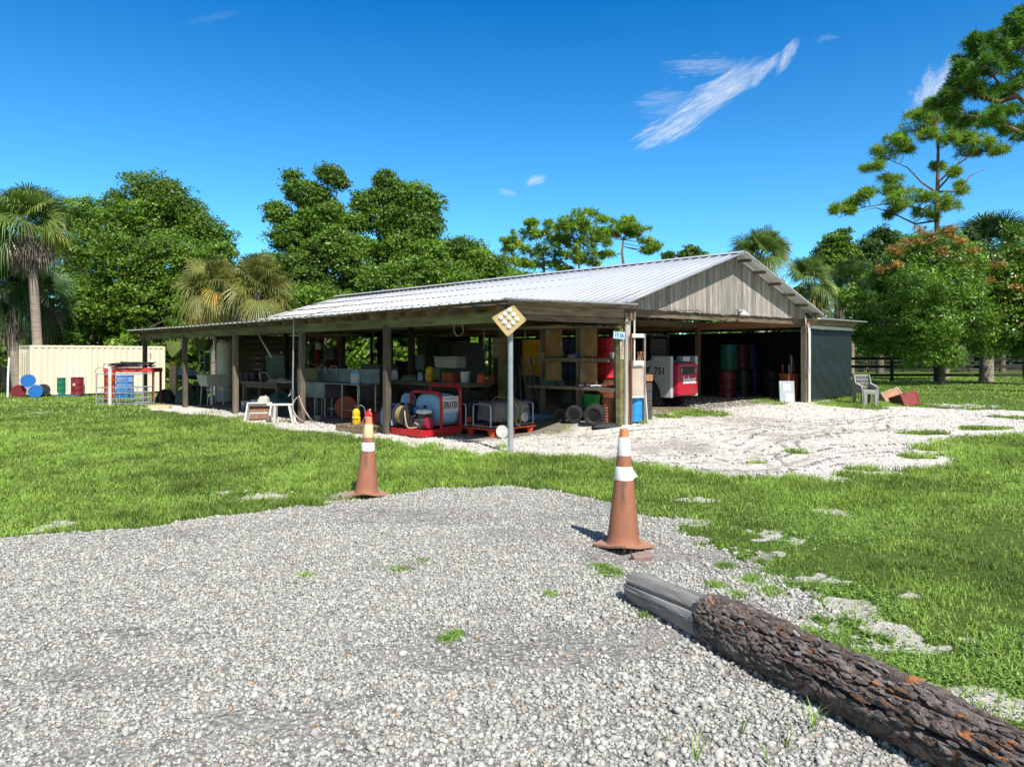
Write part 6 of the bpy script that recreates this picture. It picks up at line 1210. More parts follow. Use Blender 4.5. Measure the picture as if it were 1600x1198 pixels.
# ------------------------------------------------------------------ inside the barn behind
x, y = UV(13.7, 11.2); table('work_table', 'long grey timber work table behind the red sprayer', Vector((x, y, float(G(x, y)))), YAW + R(90), 3.3, .75, .86, wood_x, wood_dark, .09, .1, cat='table')
def on(px, z, v=11.2): q = I(px, v); q.z += z; return q
sprayer('bright yellow sprayer on the long work table', on(672, .86), yellow_pl, .40, .12, black)
t = thing('orange_crate', 'orange wooden crate on the long work table', 'crate', tuple(on(706, .86)), YAW + R(90)); mb = MB(); mb.box((0, 0, .015), (.38, .3, .03)); mb.build('bottom', rust, t)
oc = M('orange_crate_paint', (.42, .10, .025), (.28, .07, .02), 9, .7, c3=(.08, .05, .04), thr=.56)
for (x, y, w, d) in ((0, -.15, .38, .02), (0, .15, .38, .02), (-.19, 0, .02, .28), (.19, 0, .02, .28)): mb = MB(); mb.box((x, y, .12), (w, d, .22)); mb.build('side_panel', oc, t)
bucket('small black can standing in the orange crate', on(706, .89), black, .05, .28, 'can', 'can', handle=False)
mb = MB(); mb.box((0, 0, .15), (.34, .3, .3)); t = tag(mb.build('green_box', M('olive_box', (.10, .15, .06), (.07, .10, .045), 4, .6), None, bevel=.01, loc=tuple(on(689, .86, 11.35))), 'olive green box between yellow sprayer and orange crate', 'box'); t.rotation_euler.z = YAW
t = thing('cooler', 'long dull white chest raised behind the orange crate', 'chest', tuple(on(703, 1.14, 11.45)), YAW + R(90)); mb = MB(); mb.box((0, 0, .13), (.85, .32, .26)); mb.build('chest_body', M('aged_white_box', (.42, .44, .38), (.32, .34, .29), 3, .6), t, bevel=.02); mb = MB(); mb.box((0, 0, .275), (.88, .35, .03)); mb.build('lid', M('aged_white_box', (.4, .4, .4)), t, bevel=.01)
heap('cloth_heap', 'pale crumpled cloth on the left part of the work table', 'cloth', on(640, .86), .45, .4, .16, M('greenish_cloth', (.22, .25, .20), (.12, .14, .11), 12, .9), 31)
def cabinet(name, label, px, v, w, d, h, mat, z=0, cat='cabinet', doors=1):
    q = I(px, v); t = thing(name, label, cat, (q.x, q.y, q.z + z), YAW + R(90)); mb = MB(); mb.box((0, 0, h / 2), (w, d, h)); mb.build('cabinet_body', mat, t, bevel=.012)
    for i in range(doors): mb = MB(); ww = w / doors; mb.box((-w / 2 + ww * (i + .5), d / 2 + .008, h / 2), (ww - .03, .014, h - .05)); dd = mb.build('door', mat, t, bevel=.004); mb = MB(); mb.box((-w / 2 + ww * (i + .5) + ww * .35, d / 2 + .03, h * .55), (.02, .03, .12)); mb.build('handle', galv, dd)
    return t
cabinet('green_cabinet', 'narrow dark green cabinet standing behind the yellow sprayer', 668, 15, .5, .5, 2.05, M('cabinet_green', (.03, .10, .04), (.02, .07, .03), 3, .5))
cabinet('grey_cabinet', 'blue-grey steel cabinet right of the white chest', 732, 15.5, .9, .6, 1.8, M('blue_grey_steel', (.09, .11, .13), (.07, .085, .1), 3, .5), doors=2)
cabinet('dark_cabinet', 'black cabinet behind the middle of the work table', 703, 16.5, .8, .6, 1.85, dark_grey)
cabinet('electric_box', 'pale blue electrical box on the inner post', 655, 11.95, .28, .15, .42, M('pale_blue_box', (.16, .22, .26), (.12, .17, .2), 4, .5), 1.0, 'box')
cabinet('white_cabinet', 'dim pale cabinet at the far end near the opening', 515, 13.5, .7, .6, 1.1, concrete)
mb = MB(); q = I(492, 11.3)
for k in range(5): mb.tube([(.30 * math.cos(a_) + .02 * k, .03 * k, 1.55 + .36 * math.sin(a_) + .02 * math.sin(k)) for a_ in np.linspace(0, 6.283, 25)[:-1]], .014, 5, closed=True)
tag(mb.build('hose_coil', M('grey_hose', (.16, .17, .17), (.1, .11, .11), 9), None, loc=tuple(q)), 'grey hose coiled in a tall ring above the steel sink', 'hose')
t = thing('red_gantry', 'dark red overhead beam on a stand behind the steel sink', 'gantry', tuple(I(512, 13.5)), YAW + R(90)); mb = MB(); mb.box((0, 0, 2.12), (2.6, .16, .2)); mb.build('beam', M('gantry_red', (.42, .045, .02), (.3, .035, .02), 3, .5), t)
for x in (-.75, .75): mb = MB(); mb.box((x, 0, 1.0), (.12, .12, 2.0)); mb.build('leg', M('gantry_red', (.4, .04, .02)), t)
for i, px in enumerate((446, 454)): pass
heap('parts_heap', 'red machine parts heaped behind the sink splashback', 'parts', I(520, 12.6) + Vector((0, 0, .9)), .9, .6, .35, M('oily_red_parts', (.22, .03, .02), (.06, .03, .03), 8, .5), 14)
t = thing('machine_stand', 'dark machine on a stand behind the sink splashback', 'machine', tuple(I(522, 12.7)), YAW); mb = MB(); mb.box((0, 0, .45), (.8, .7, .9)); mb.build('base', dark_grey, t, bevel=.02); mb = MB(); mb.cyl((0, 0, .9), (0, 0, 1.5), .09, n=10); mb.box((0, 0, 1.5), (.3, .4, .3)); mb.build('column', dark_grey, t, bevel=.02)
cabinet('tool_chest', 'dark tool chest behind the pallet of jugs', 592, 11.9, 1.0, .6, 1.15, dark_grey)
t = thing('chair_frame', 'bare rusty chair frame standing behind the pallet of jugs', 'chair', tuple(I(592, 10.3)), YAW); mb = MB()
for x in (-.2, .2): mb.tube([(x, -.2, 0), (x, -.2, 1.0)], .014, 5); mb.tube([(x, .2, 0), (x, .2, .5), (x, -.2, .5)], .014, 5); mb.tube([(x, -.2, .2), (x, .2, .2)], .01, 4)
mb.build('frame', rust, t); mb = MB(); mb.box((0, 0, .5), (.4, .4, .03)); mb.build('seat', wood_dark, t); mb = MB(); mb.box((0, -.2, .85), (.4, .02, .2)); mb.build('backrest', wood_dark, t)
# ---- shelf wall with plywood doors, drums behind, wheels below
x, y = UV(8.66, 11.92); t = thing('storage_shelf', 'open timber shelf frame with four stained plywood panels', 'shelf', (x, y, float(G(x, y)) - .0), YAW + R(90)); Lf = 2.05   # local x = along the ridge
for x in (0, 1.0, Lf): mb = MB(); mb.box((x, 0, 1.02), (.075, .1, 2.04)); mb.build('upright', wood_v, t)
for z, m_, hh in ((2.05, wood_v, .13), (1.30, wood_v, .08), (.70, wood_v, .06)): mb = MB(); mb.box((Lf / 2, .0, z), (Lf + .3 if z > 2 else Lf, .55, hh) if z > .8 else (Lf + .35, .62, hh)); mb.build('shelf', m_, t)
mb = MB(); mb.box((.62, .3, 2.14), (1.2, .1, .08)); mb.box((1.5, .3, 2.13), (1.0, .1, .05)); mb.build('loose_boards', wood_u, t)
for x0, x1, z0, z1 in ((.36, .80, 1.37, 1.96), (1.32, 1.80, 1.37, 1.96), (.36, .80, .80, 1.25), (1.34, 1.80, .84, 1.25)): mb = MB(); mb.box(((x0 + x1) / 2, .18, (z0 + z1) / 2), (x1 - x0, .015, z1 - z0)); mb.build('plywood_panel', ply, t)
def dr(px, v, lab, m, tier, **k): q = I(px, v); return drum(lab, (q.x, q.y, q.z + (.9 if tier else 0)), m, group='drums stacked behind the storage shelf', **k)
dr(834, 12.75, 'deep yellow drum on the upper tier left of the plywood', yellow_paint, 1, patch=(FC - .2, .3, .16, .14, lab_w)); dr(834, 12.75, 'dark drum beneath the yellow one', dgreen, 0)
dr(893, 12.75, 'navy drum with a torn white label between plywood panels', navy, 1, patch=(FC - .1, .35, .17, .17, lab_w)); dr(893, 12.75, 'dark green drum beneath the navy one', dgreen, 0)
dr(950, 12.7, 'bright red drum at the shelf end by the corner post', M('bright_red_drum', (.55, .01, .015), (.42, .01, .012), 4, .35, c3=(.3, .28, .28), thr=.72), 1); dr(948, 12.7, 'rusty dark drum beneath the bright red one', rust, 0)
q = I(923, 12.2); bucket('green bucket low behind the wheels', q, M('green_plastic', (.02, .30, .05), (.02, .24, .04)), .2, .55, group=None)
q = on(860, .73, 11.95); heap('net_bag', 'green mesh bag on the shelf bench below the left plywood', 'bag', q, .4, .35, .3, M('green_mesh', (.02, .16, .07), (.01, .08, .05), 30, .7), 41)
q = on(877, .73, 11.9); jug('small dark blue canister with pale cap beside the green bag', q, navy, .16, .1, .14, white_plastic)
for i, (px, dz) in enumerate(((914, 0), (921, .01), (932, .0), (948, .02))): q = on(px, .73, 11.72); mb = MB(); mb.tube([(-.12, .02, .04 + dz), (.02, 0, .05), (.14, -.03, .03)], .022, 6); mb.box((.1, 0, .04), (.08, .05, .05), rot3((0, .3, i))); tag(mb.build('hand_tool', [white_paint, dark_grey, galv, rust][i], None, loc=tuple(q)), ['white-handled tool on the bench edge of the storage shelf', 'black tool between the white one and grey one on the bench', 'grey metal tool on the bench near the corner post', 'rusty tool at the bench end touching the corner post'][i], 'tool', 'tools on the shelf bench')
def wheel(label, px, r, w, v=11.55, rim=True, rz=0, lean=8):
    q = I(px, v); t = thing('wheel', label, 'wheel', (q.x, q.y, q.z + r), 0, 'old wheels leaning under the shelf bench'); t.rotation_euler = (R(90 - lean), 0, YAW + R(90) + R(30) + rz)
    mb = MB(); mb.lathe([(r * .58, -w * .42), (r * .72, -w / 2), (r * .93, -w * .47), (r, -w * .3), (r, w * .3), (r * .93, w * .47), (r * .72, w / 2), (r * .58, w * .42), (r * .56, 0), (r * .58, -w * .42)], 28); mb.build('tyre', black, t)
    mb = MB(); mb.lathe([(r * .57, -w * .3), (r * .5, -w * .28), (r * .4, -w * .1), (r * .16, -w * .12), (r * .14, -w * .2), (0, -w * .2)], 22); mb.lathe([(r * .57, w * .3), (r * .5, w * .28), (r * .4, w * .1), (r * .16, w * .12), (r * .14, w * .2), (0, w * .2)], 22); mb.build('rim', dark_grey, t)
wheel('smallest old wheel at the left under the shelf bench', 876, .16, .12); wheel('ribbed old wheel in the middle under the shelf bench', 897, .19, .14); wheel('widest old tyre nearest the rusty ribbed can', 929, .22, .3)
q = I(950, 11.9); t = thing('ribbed_can', 'rusty ribbed can standing by the corner post', 'can', (q.x, q.y - .1, q.z)); pf = []
for i in range(9): pf += [(.13, .0 + i * .058), (.145, .02 + i * .058), (.13, .05 + i * .058)]
mb = MB(); mb.lathe(pf, 20); mb.build('can_body', M('orange_rust', (.36, .14, .07), (.22, .08, .04), 8, .9, 0, .4, 40), t)
q = P(835, 657); mb = MB(); mb.box((0, 0, .06), (1.5, .1, .10)); mb.box((0, .02, .125), (1.5, .16, .012)); t = tag(mb.build('steel_beam', M('faded_blue_steel', (.07, .22, .38), (.05, .16, .28), 4, .6), None, bevel=.004, loc=(q.x + .1, q.y + .2, q.z)), 'faded blue steel beam lying on the floor by the wheels', 'beam'); t.rotation_euler.z = R(8)
q = I(940, 11.5); heap('hose_scrap', 'black rubber scraps on the floor below the widest tyre', 'rubber scraps', q + Vector((.1, -.1, 0)), .6, .3, .1, black, 51)
# a dim work area further in
cabinet('bin', 'dark bin with a pale lid deep in the centre bay', 806, 12.6, .5, .5, .9, dark_grey); bucket('deep blue tub on the floor of the centre bay', I(822, 12.1), bluecrate, .2, .35)
cabinet('panel_box', 'grey plywood box hung on the inner post behind the pole', 779, 11.65, .3, .12, .5, wood_x, 1.35, 'box')
# ---- frame stand with plywood sheet and small blue drum
a = P(986, 664); t = thing('sign_frame', 'rusty steel stand with white bar, plywood sheet above a blue drum', 'stand', (a.x, a.y, a.z), R(26)); w = .33
for x, m_ in ((0, rust), (w, M('rusty_grey_steel', (.26, .22, .2), (.17, .13, .12), 9, .7))): mb = MB(); mb.box((x, 0, .92), (.04, .04, 1.84)); mb.build('upright', m_, t)
mb = MB(); mb.beam((w + .005, .02, 1.2), (w + .07, -.02, 0), .02, .02); mb.build('prop', white_paint, t)
mb = MB(); mb.box((w / 2, 0, 1.80), (w, .035, .08)); mb.box((w / 2, 0, 1.19), (w - .04, .03, .05)); mb.box((w / 2, 0, .57), (w - .04, .03, .05)); mb.build('cross_bar', white_paint, t)
mb = MB(); mb.box((w / 2, .0, .88), (w - .045, .012, .56)); mb.build('plywood_sheet', M('grey_ply', (.50, .43, .36), (.38, .31, .26), 4, .8, 0, .2, 30, (2, 2, .5)), t)
drum('small bright blue drum under the plywood sheet of the stand', (a.x + .13, a.y + .30, a.z + .05), M('azure_drum', (.03, .28, .62), (.02, .24, .56), 4, .4), h=.52, r=.17, lid=black)
t = thing('tool_tray', 'tray of sticks and wire on top of the plywood sheet', 'tray', (a.x + .13, a.y + .07, a.z + 1.20), R(26)); mb = MB(); mb.box((0, 0, .05), (.26, .14, .09)); mb.build('tray', white_paint, t); mb = MB()
for i in range(7): x = .02 + i * .015; mb.tube([(x, .02, .05), (x + random.uniform(-.03, .05), 0, .2 + .04 * (i % 3)), (x + random.uniform(-.04, .06), 0, .27)], .008, 5)
mb.build('sticks', orange_wood, t)
t = thing('block_stack', 'stack of dark blocks under a brown box beside the loader wheel', 'blocks', tuple(I(1011, 13.2))); 
for i in range(4): mb = MB(); mb.box((0, 0, .1 + i * .2), (.17, .3, .19)); mb.build('block', dark_grey, t, bevel=.01)
mb = MB(); mb.box((0, 0, .9), (.2, .28, .14)); tag(mb.build('brown_box', orange_wood, None, bevel=.008, loc=tuple(I(1011, 13.2))), 'small brown wooden box on the stack of dark blocks', 'box')
mb = MB(); q = P(1040, 641); mb.box((0, 0, .04), (1.3, .14, .08)); t = tag(mb.build('timber_sill', wood_x, None, loc=(q.x, q.y, q.z)), 'grey timber lying on the ground behind the loader', 'timber'); t.rotation_euler.z = R(-4)
# ------------------------------------------------------------------ skid-steer loader (local x = v, local y = u: it faces into the barn)
def loader():
    x, y = UV(9.8, 16.5); g = float(G(x, y)); t = thing('skid_steer_loader', 'white and red compact loader parked nose-in, rear towards the lot', 'loader', (x, y, g), YAW)
    for s in (-1, 1):       # side towers; outline in the u-z plane
        prof = [(.0, .30), (.30, .30), (.33, .45), (.40, .62), (.52, .76), (.70, .84), (.80, .86), (.80, .90), (.68, .96), (.62, 1.1), (.58, 1.38), (.0, 1.38)]
        mb = MB(); mt = basis((0, 1, 0), (1, 0, 0), (0, 0, 1), (s * .62 - .065, -.02, 0)); mb.prism([(a, z - .0) for a, z in prof], mt, .13); mb.build('side_tower', machine_white, t, bevel=.015)
        mb = MB(); mt = basis((0, 1, 0), (1, 0, 0), (0, 0, 1), (s * .62 - .05, 0, 0)); mb.prism([(.5, 1.30), (.5, 1.14), (2.5, .62), (2.7, .3), (2.85, .34), (2.62, .78)], mt, .1); mb.build('lift_arm', machine_white, t, bevel=.01)
        for yy in (.74, 1.72):
            r = .39; mb = MB(); mb.lathe([(.2, -.11), (.3, -.13), (.37, -.12), (r, -.08), (r, .08), (.37, .12), (.3, .13), (.2, .11)], 32, (s * .665, yy, r), Matrix.Rotation(R(90), 3, 'Y'))
            for q in range(22):
                an = q * 2 * math.pi / 22
                for e in (-1, 1): m3 = Matrix.Rotation(an, 3, 'X') @ Matrix.Rotation(R(28 * e), 3, 'Z'); c = Matrix.Rotation(an + (.14 if e > 0 else 0), 3, 'X') @ Vector((e * .055, 0, r + .008)); mb.box(Vector((s * .665, yy, r)) + c, (.13, .035, .03), m3)
            w_ = mb.build('wheel', black, t); mb = MB(); mb.lathe([(.21, -.10), (.19, -.04), (.08, -.03), (.06, -.06), (0, -.06)], 20, (s * .665, yy, r), Matrix.Rotation(R(-90 if s > 0 else 90), 3, 'Y')); mb.build('rim', machine_white, w_)
    # tailgate: rounded red door
    n = 7; w2, z0, z1, rc = .53, .33, 1.20, .10; pts = []
    for cx_, cz_, a0 in ((w2 - rc, z1 - rc, 0), (-w2 + rc, z1 - rc, 90), (-w2 + rc, z0 + rc, 180), (w2 - rc, z0 + rc, 270)):
        for k in range(n): a = R(a0 + 90 * k / (n - 1)); pts.append((cx_ + rc * math.cos(a), cz_ + rc * math.sin(a)))
    mb = MB(); vs = []; N_ = len(pts)
    for dy, sc in ((.06, 1.), (-.06, 1.), (-.115, .95), (-.13, .88)):
        for (x_, z_) in pts: vs.append((x_ * sc, dy, .765 + (z_ - .765) * sc))
    fs = [(k * N_ + i, k * N_ + (i + 1) % N_, (k + 1) * N_ + (i + 1) % N_, (k + 1) * N_ + i) for k in range(3) for i in range(N_)] + [tuple(range(3 * N_, 4 * N_))]; mb.add(vs, fs)
    tg = mb.build('tailgate', M('loader_red', (.46, .008, .03), (.36, .006, .025), 4, .32, c3=(.62, .12, .14), thr=.74), t)
    mb = MB(); mb.box((0, -.134, 1.0), (.80, .012, .20)); gr_ = mb.build('grille', black, tg, bevel=.004); mb = MB()
    for i in range(12): mb.box((-.30 + i * .054, -.142, 1.0), (.012, .008, .15))
    mb.build('grille_bars', dark_grey, gr_); 
    for sx in (-1, 1): mb = MB(); mb.box((sx * .355, -.143, 1.0), (.06, .01, .13)); mb.build('tail_lamp', M('amber_grey_lens', (.36, .30, .24), (.28, .2, .16), 9, .3), tg, bevel=.004)
    mb = MB(); mb.tube([(-.42, -.12, 1.13), (.42, -.12, 1.13)], .012, 6); mb.tube([(-.42, -.12, .88), (.42, -.12, .88)], .012, 6); mb.build('grille_trim', M('pinkish_red_edge', (.6, .1, .12)), tg)
    text('bobcat', .27, text_white, 'maker_lettering', tg, basis((1, 0, 0), (0, 0, 1), (0, -1, 0), (.06, -.134, .745)), .003, .86, .008)
    text('751', .25, text_black, 'model_number', t, basis((0, -1, 0), (0, 0, 1), (-1, 0, 0), (-.6872, .31, .985)), .002, .92, .004)
    mb = MB(); mb.box((0, .95, .62), (.98, 1.9, .60)); mb.build('chassis', dark_grey, t, bevel=.02); mb = MB(); mb.box((0, .35, 1.16), (1.0, .6, .12)); mb.build('engine_cover', dark_grey, t, bevel=.02)
    mb = MB()
    for x_ in (-.42, .42):
        for y_ in (.75, 1.75): mb.tube([(x_, y_, .9), (x_, y_, 1.92)], .03, 6)
    mb.box((0, 1.25, 1.93), (.92, 1.1, .05)); mb.build('cab_frame', black, t); mb = MB(); mb.box((0, .78, 1.45), (.78, .02, .8)); mb.build('rear_window_mesh', black, t)
    mb = MB(); mb.box((.12, .05, 1.30), (.34, .12, .13)); mb.build('rear_light_box', machine_white, t, bevel=.01); mb = MB(); mb.box((0, 2.9, .25), (1.5, .5, .4)); mb.build('bucket', dark_grey, t, bevel=.02)
    mb = MB(); mb.cyl((-.694, .42, 1.3), (-.686, .42, 1.3), .035, n=12); mb.cyl((-.694, .55, .80), (-.686, .55, .80), .03, n=12); mb.build('pivot_pin', white_paint, t)
loader()
# ------------------------------------------------------------------ drums in the right bay
gpr = 'stacked drums in the dark right bay'
teal = paint('teal_paint', (.015, .19, .14)); brownor = paint('orange_brown_paint', (.30, .11, .03))
def rd(px, py, lab, m, tier=0, dy=0, **k): q = P(px, py); return drum(lab, (q.x, q.y + dy, q.z + tier * .89), m, group=gpr, **k)
rd(1136, 620.5, 'maroon drum at the front of the lower tier', maroon); rd(1142, 619, 'teal green drum with a blue lid on the upper tier', teal, 1, .25, lid=blue_paint, patch=(FC, .70, .4, .08, blue_paint))
rd(1161, 617.5, 'dark teal drum second in the lower tier', dgreen); rd(1163, 617, 'dark maroon drum right of the teal one, upper tier', maroon, 1, .3)
rd(1178, 615.5, 'dark blue drum third in the lower tier', navy); rd(1178, 615, 'blue drum between maroon and orange ones, upper tier', M('mid_blue_drum', (.02, .06, .26), (.015, .04, .2), 4, .4), 1, .3)
rd(1187, 613, 'orange-brown drum last in the upper tier', brownor, 1, .5); rd(1187, 613, 'black drum last in the lower tier', black, 0, .5)
rd(1206, 618, 'dark grey-green drum standing alone right of the stacks', M('grey_green_drum', (.05, .06, .05), (.03, .04, .035), 4, .5), 0, lid=dark_grey)
# rusty barrel with scrap and pale metal panel
q = P(1239, 627); drum('orange-rusty open drum full of scrap by the white corner board', (q.x, q.y + .3, q.z), M('orange_rusty_drum', (.34, .10, .035), (.22, .06, .025), 6, .8, 0, .4, 40), h=.84, open_=True)
t = thing('scrap_metal', 'bundle of red and grey scrap iron standing in the rusty drum', 'scrap', (q.x, q.y + .3, q.z + .3)); rr = random.Random(6)
for i in range(14):
    a = rr.uniform(0, 6.28); k = rr.uniform(0, .2); l = rr.uniform(.7, 1.15); x0, y0 = k * math.cos(a), k * math.sin(a); mb = MB(); s = rr.choice([.02, .03, .045]); mb.beam((x0, y0, 0), (x0 * 1.3 + rr.uniform(-.02, .06), y0 * 1.2, l), s, s * .5, m=0); mb.build('iron_bar', [rust, dark_grey, galv, M('red_scrap', (.42, .05, .03), (.3, .05, .03)), dark_grey][i % 5], t)
q = P(1230, 629); t = thing('sheet_metal', 'pale grey metal panel with two white stickers before the rusty drum', 'panel', tuple(q), R(4)); t.rotation_euler.x = R(-5); mb = MB(); mb.box((0, 0, .32), (.46, .05, .64)); mb.build('panel_sheet', M('pale_steel', (.42, .47, .50), (.33, .38, .41), 4, .5), t, bevel=.01)
for x, z, w, h in ((0, .46, .22, .2), (.06, .15, .22, .25)): mb = MB(); mb.box((x, -.028, z), (w, .004, h)); mb.build('sticker', white_paint, t)
# ------------------------------------------------------------------ plastic chair
def chair():
    a = P(1354, 632); t = thing('plastic_chair', 'dirty grey slotted plastic chair at the edge of the sand lot', 'chair', tuple(a), R(6)); m = M('dirty_grey_plastic', (.30, .31, .30), (.21, .215, .21), 6, .6, 0, .1, 20); w = .225
    mb = MB()      # backrest: grid of bars
    for i in range(9): mb.box((-w + .04 + i * (2 * w - .08) / 8, .24 + .0, .66), (.018, .02, .36), rot3((R(-12), 0, 0)))
    for k in range(4): z = .50 + k * .115; mb.box((0, .215 + (z - .48) * .21, z), (2 * w - .02, .024, .03), rot3((R(-12), 0, 0)))
    mb.box((0, .30, .85), (2 * w - .0, .035, .06)); mb.build('backrest', m, t, bevel=.004)
    mb = MB(); mb.box((0, .02, .42), (2 * w - .02, .36, .03)); mb.box((0, -.185, .395), (2 * w - .02, .03, .07)); mb.build('seat', m, t, bevel=.01)
    for s in (-1, 1):
        mb = MB(); mt = basis((0, 1, 0), (s, 0, 0), (0, 0, 1), (s * w, 0, 0)); mb.prism([(-.20, .0), (-.12, .0), (-.10, .34), (.14, .34), (.18, 0), (.28, 0), (.34, .86), (.24, .88), (.14, .60), (-.08, .57), (-.19, .44)], mt, .03); mb.build('side_panel', m, t, bevel=.006)
        mb = MB(); mb.beam((s * (w - .005), -.14, .54), (s * (w - .005), .16, .62), .06, .03); mb.build('armrest', M('paler_chair_plastic', (.5, .52, .54), (.4, .42, .44), 6, .6), t, bevel=.01)
        mb = MB(); mb.box((s * (w - .06), -.195, .18), (.09, .03, .37)); mb.build('leg', m, t, bevel=.004)
    mb = MB(); mb.box((0, -.195, .34), (.30, .03, .05)); mb.build('leg_arch', m, t, bevel=.004)
chair()
def tipped(label, px, py, w, d, h, outer, inner, side, rx, ry, rz, mark=False):
    a = P(px, py); t = thing('wooden_box', label, 'box', (a.x, a.y, a.z)); t.rotation_euler = (rx, ry, rz)
    mb = MB(); mb.box((0, .012, h / 2), (w - .05, .015, h - .05)); mb.build('panel', inner, t)
    for nm, c, s in (('side_panel', (-w / 2, d / 2, h / 2), (.03, d, h)), ('side_panel', (w / 2, d / 2, h / 2), (.03, d, h)), ('top_board', (0, d / 2, h - .015), (w - .03, d, .03)), ('bottom_board', (0, d / 2, .015), (w - .03, d, .03))): mb = MB(); mb.box(c, s); mb.build(nm, side if nm == 'side_panel' and c[0] < 0 else outer, t)
    mb = MB()
    for c, s in (((0, -.006, h - .03), (w + .02, .012, .055)), ((0, -.006, .03), (w + .02, .012, .055)), ((-w / 2 + .03, -.006, h / 2), (.055, .012, h - .12)), ((w / 2 - .03, -.006, h / 2), (.055, .012, h - .12))): mb.box(c, s)
    mb.build('front_frame', outer, t)
brred = M('brick_red_paint', (.27, .055, .045), (.20, .042, .038), 4, .6, 0, .1, 30); greyside = M('grey_box_side', (.34, .31, .28), (.25, .22, .2), 4, .7)
tipped('open wooden box with orange-stained inside and pale side, left of the pair', 1402, 628, .66, .26, .44, M('dusty_pink_wood', (.40, .26, .2), (.3, .18, .13), 4, .7), M('orange_stained_ply', (.50, .25, .12), (.36, .15, .07), 5, .7), greyside, R(-30), R(-16), R(14))
tipped('brick-red painted cabinet box lying against the other, right of the pair', 1427, 633.5, .72, .42, .42, brred, brred, M('dark_brown_side', (.10, .055, .045), (.08, .045, .04)), R(-16), R(-11), R(26))
# ------------------------------------------------------------------ more small clutter in the shade
def crate(label, loc, w, d, h, mat, rz=0):
    t = thing('crate', label, 'crate', tuple(loc), YAW + rz); mb = MB(); mb.box((0, 0, .012), (w, d, .024)); mb.build('bottom', mat, t)
    for nm, c, s in (('side_panel', (0, -d / 2, h / 2), (w, .018, h)), ('side_panel', (0, d / 2, h / 2), (w, .018, h)), ('end_panel', (-w / 2, 0, h / 2), (.018, d - .02, h)), ('end_panel', (w / 2, 0, h / 2), (.018, d - .02, h))):
        mb = MB(); n = 3
        for i in range(n): mb.box((c[0], c[1], h * (i + .5) / n), (s[0], s[1], h / n - .012))
        mb.build(nm, mat, t)
    return t
crate('brown slatted crate on the floor under the left of the work table', I(640, 11.0), .5, .4, .3, wood_u)
crate('dark slatted crate on the floor under the white chest', I(700, 11.1), .55, .4, .34, wood_dark)
crate('pale crate on the middle shelf behind the left plywood', on(866, 1.34, 12.0), .34, .3, .16, wood_x)
jug('white jug on the work table beside the fifth post', on(617, .86), white_plastic, .18, .13, .28, blue_paint)
jug('blue-capped white jug between cloth and yellow sprayer', on(657, .86), blue_white, .14, .11, .22, blue_paint)
jug('small orange fuel can at the right end of the work table', on(752, .86), orange_pl, .2, .14, .24, black)
bucket('white bucket on the work table right of the orange crate', on(727, .86), white_plastic, .12, .26); bucket('rusty can at the far right of the work table', on(768, .86), rust, .08, .18)
bucket('white bucket on the floor below the rough workbench', I(400, 9.5), white_plastic, .14, .3); bucket('grey bucket hanging low beside the third post', I(384, 9.3), galv, .13, .26)
bucket('red bucket on the floor behind the yellow sprayer', I(540, 11.2), red_pl, .14, .3); bucket('orange paint tin on the middle shelf by the red drum', on(922, 1.34, 11.95), orange_pl, .08, .14)
bucket('white paint tin on the middle shelf by the corner post', on(958, 1.34, 11.9), white_paint, .07, .12); bucket('blue tin in the middle of the centre shelf', on(902, 1.34, 11.9), blue_paint, .06, .11)
bucket('pale tin left on the centre shelf end', on(850, 1.34, 11.9), concrete, .07, .13)
for i, (px, v, l, m_) in enumerate(((497, 12.0, 'spade with a pale handle hanging behind the sink', white_paint), (548, 12.4, 'long rake hanging against the far opening', rust), (583, 12.4, 'iron chain hanging down behind the fifth post', galv), (640, 12.0, 'grey pipe hanging from the roof by the inner post', galv), (700, 12.5, 'dark strap hanging over the white chest', black), (756, 12.2, 'white cord hanging near the wire hoop', white_paint), (820, 12.3, 'thin steel rod hanging left of the yellow drum', galv))):
    q = I(px, v); l0 = .55 + .13 * (i % 3); mb = MB(); mb.tube([(0, 0, 2.35), (.01, .02, 2.35 - l0 * .5), (0, 0, 2.35 - l0)], .012, 5)
    if i in (0, 1): mb.box((0, 0, 2.35 - l0 - .1), (.18, .02, .22 if i == 0 else .05))
    tag(mb.build(['spade', 'rake', 'chain', 'pipe', 'strap', 'cord', 'rod'][i], m_, None, loc=tuple(q)), l, ['spade', 'rake', 'chain', 'pipe', 'strap', 'cord', 'rod'][i])
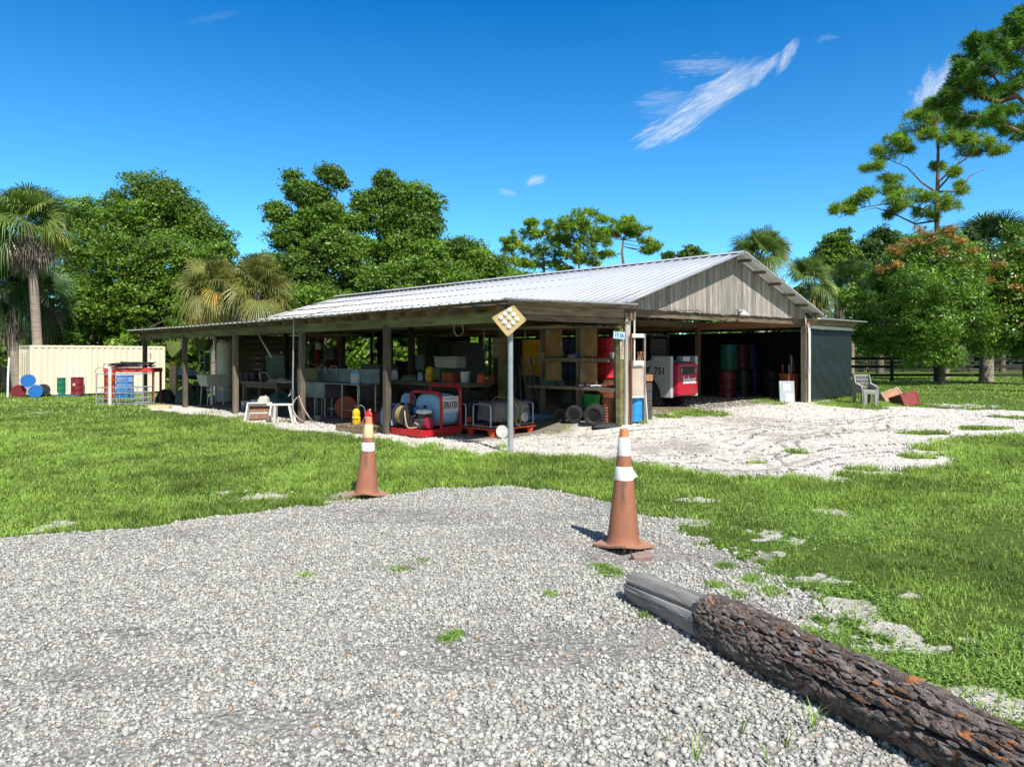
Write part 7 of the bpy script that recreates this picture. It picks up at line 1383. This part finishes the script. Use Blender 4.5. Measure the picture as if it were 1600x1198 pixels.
for i, (px, v, n, L_, lab, m_) in enumerate(((800, 10.6, 5, 2.6, 'pale boards stored across the rafters behind the sign', wood_x), (690, 12.6, 4, 3.0, 'dark boards stored overhead above the white chest', wood_u), (880, 11.4, 4, 2.2, 'weathered planks laid overhead in front of the shelf top', wood_v), (520, 11.0, 4, 3.2, 'grey planks stored under the roof above the sink', wood_v))):
    q = I(px, v); t = thing('lumber_stack', lab, 'lumber', (q.x, q.y, 2.16), YAW + R(90) + R(random.uniform(-8, 8)))
    for k in range(n): mb = MB(); mb.beam((-L_ / 2 + random.uniform(-.3, .3), -.25 + k * .12, .02 * (k % 2)), (L_ / 2 + random.uniform(-.3, .3), -.25 + k * .12 + random.uniform(-.08, .08), .02 + .03 * (k % 2)), .1, .022); mb.build('board', m_, t)
t = thing('step_ladder', 'short wooden ladder leaning in the shade behind the grey generator', 'ladder', tuple(I(838, 12.2)), YAW + R(90)); 
for x in (-.17, .17): mb = MB(); mb.beam((x, 0, 0), (x * .8, .35, 1.35), .03, .06); mb.build('rail', wood_v, t)
for k in range(5): mb = MB(); mb.box((0, .35 * (k + .6) / 5.2, 1.35 * (k + .6) / 5.2), (.3, .05, .025)); mb.build('rung', wood_v, t)
t = thing('hand_truck', 'dark hand truck standing left of the storage shelf', 'hand truck', tuple(I(822, 11.7)), YAW + R(90)); mb = MB()
for x in (-.15, .15): mb.tube([(x, 0, .1), (x, .05, 1.1), (x * .7, .12, 1.2)], .016, 6)
for z in (.3, .6, .9): mb.tube([(-.15, .02, z), (.15, .02, z)], .012, 5)
mb.build('frame', dark_grey, t)
for x in (-.2, .2): mb = MB(); mb.cyl((x - .03, .08, .12), (x + .03, .08, .12), .12, n=16); mb.build('wheel', black, t)
mb = MB(); mb.box((0, -.1, .02), (.34, .2, .015)); mb.build('toe_plate', dark_grey, t)
S.render.engine = 'CYCLES'
S.cycles.max_bounces = 5; S.cycles.diffuse_bounces = 3; S.cycles.glossy_bounces = 2; S.cycles.transmission_bounces = 3; S.cycles.transparent_max_bounces = 4
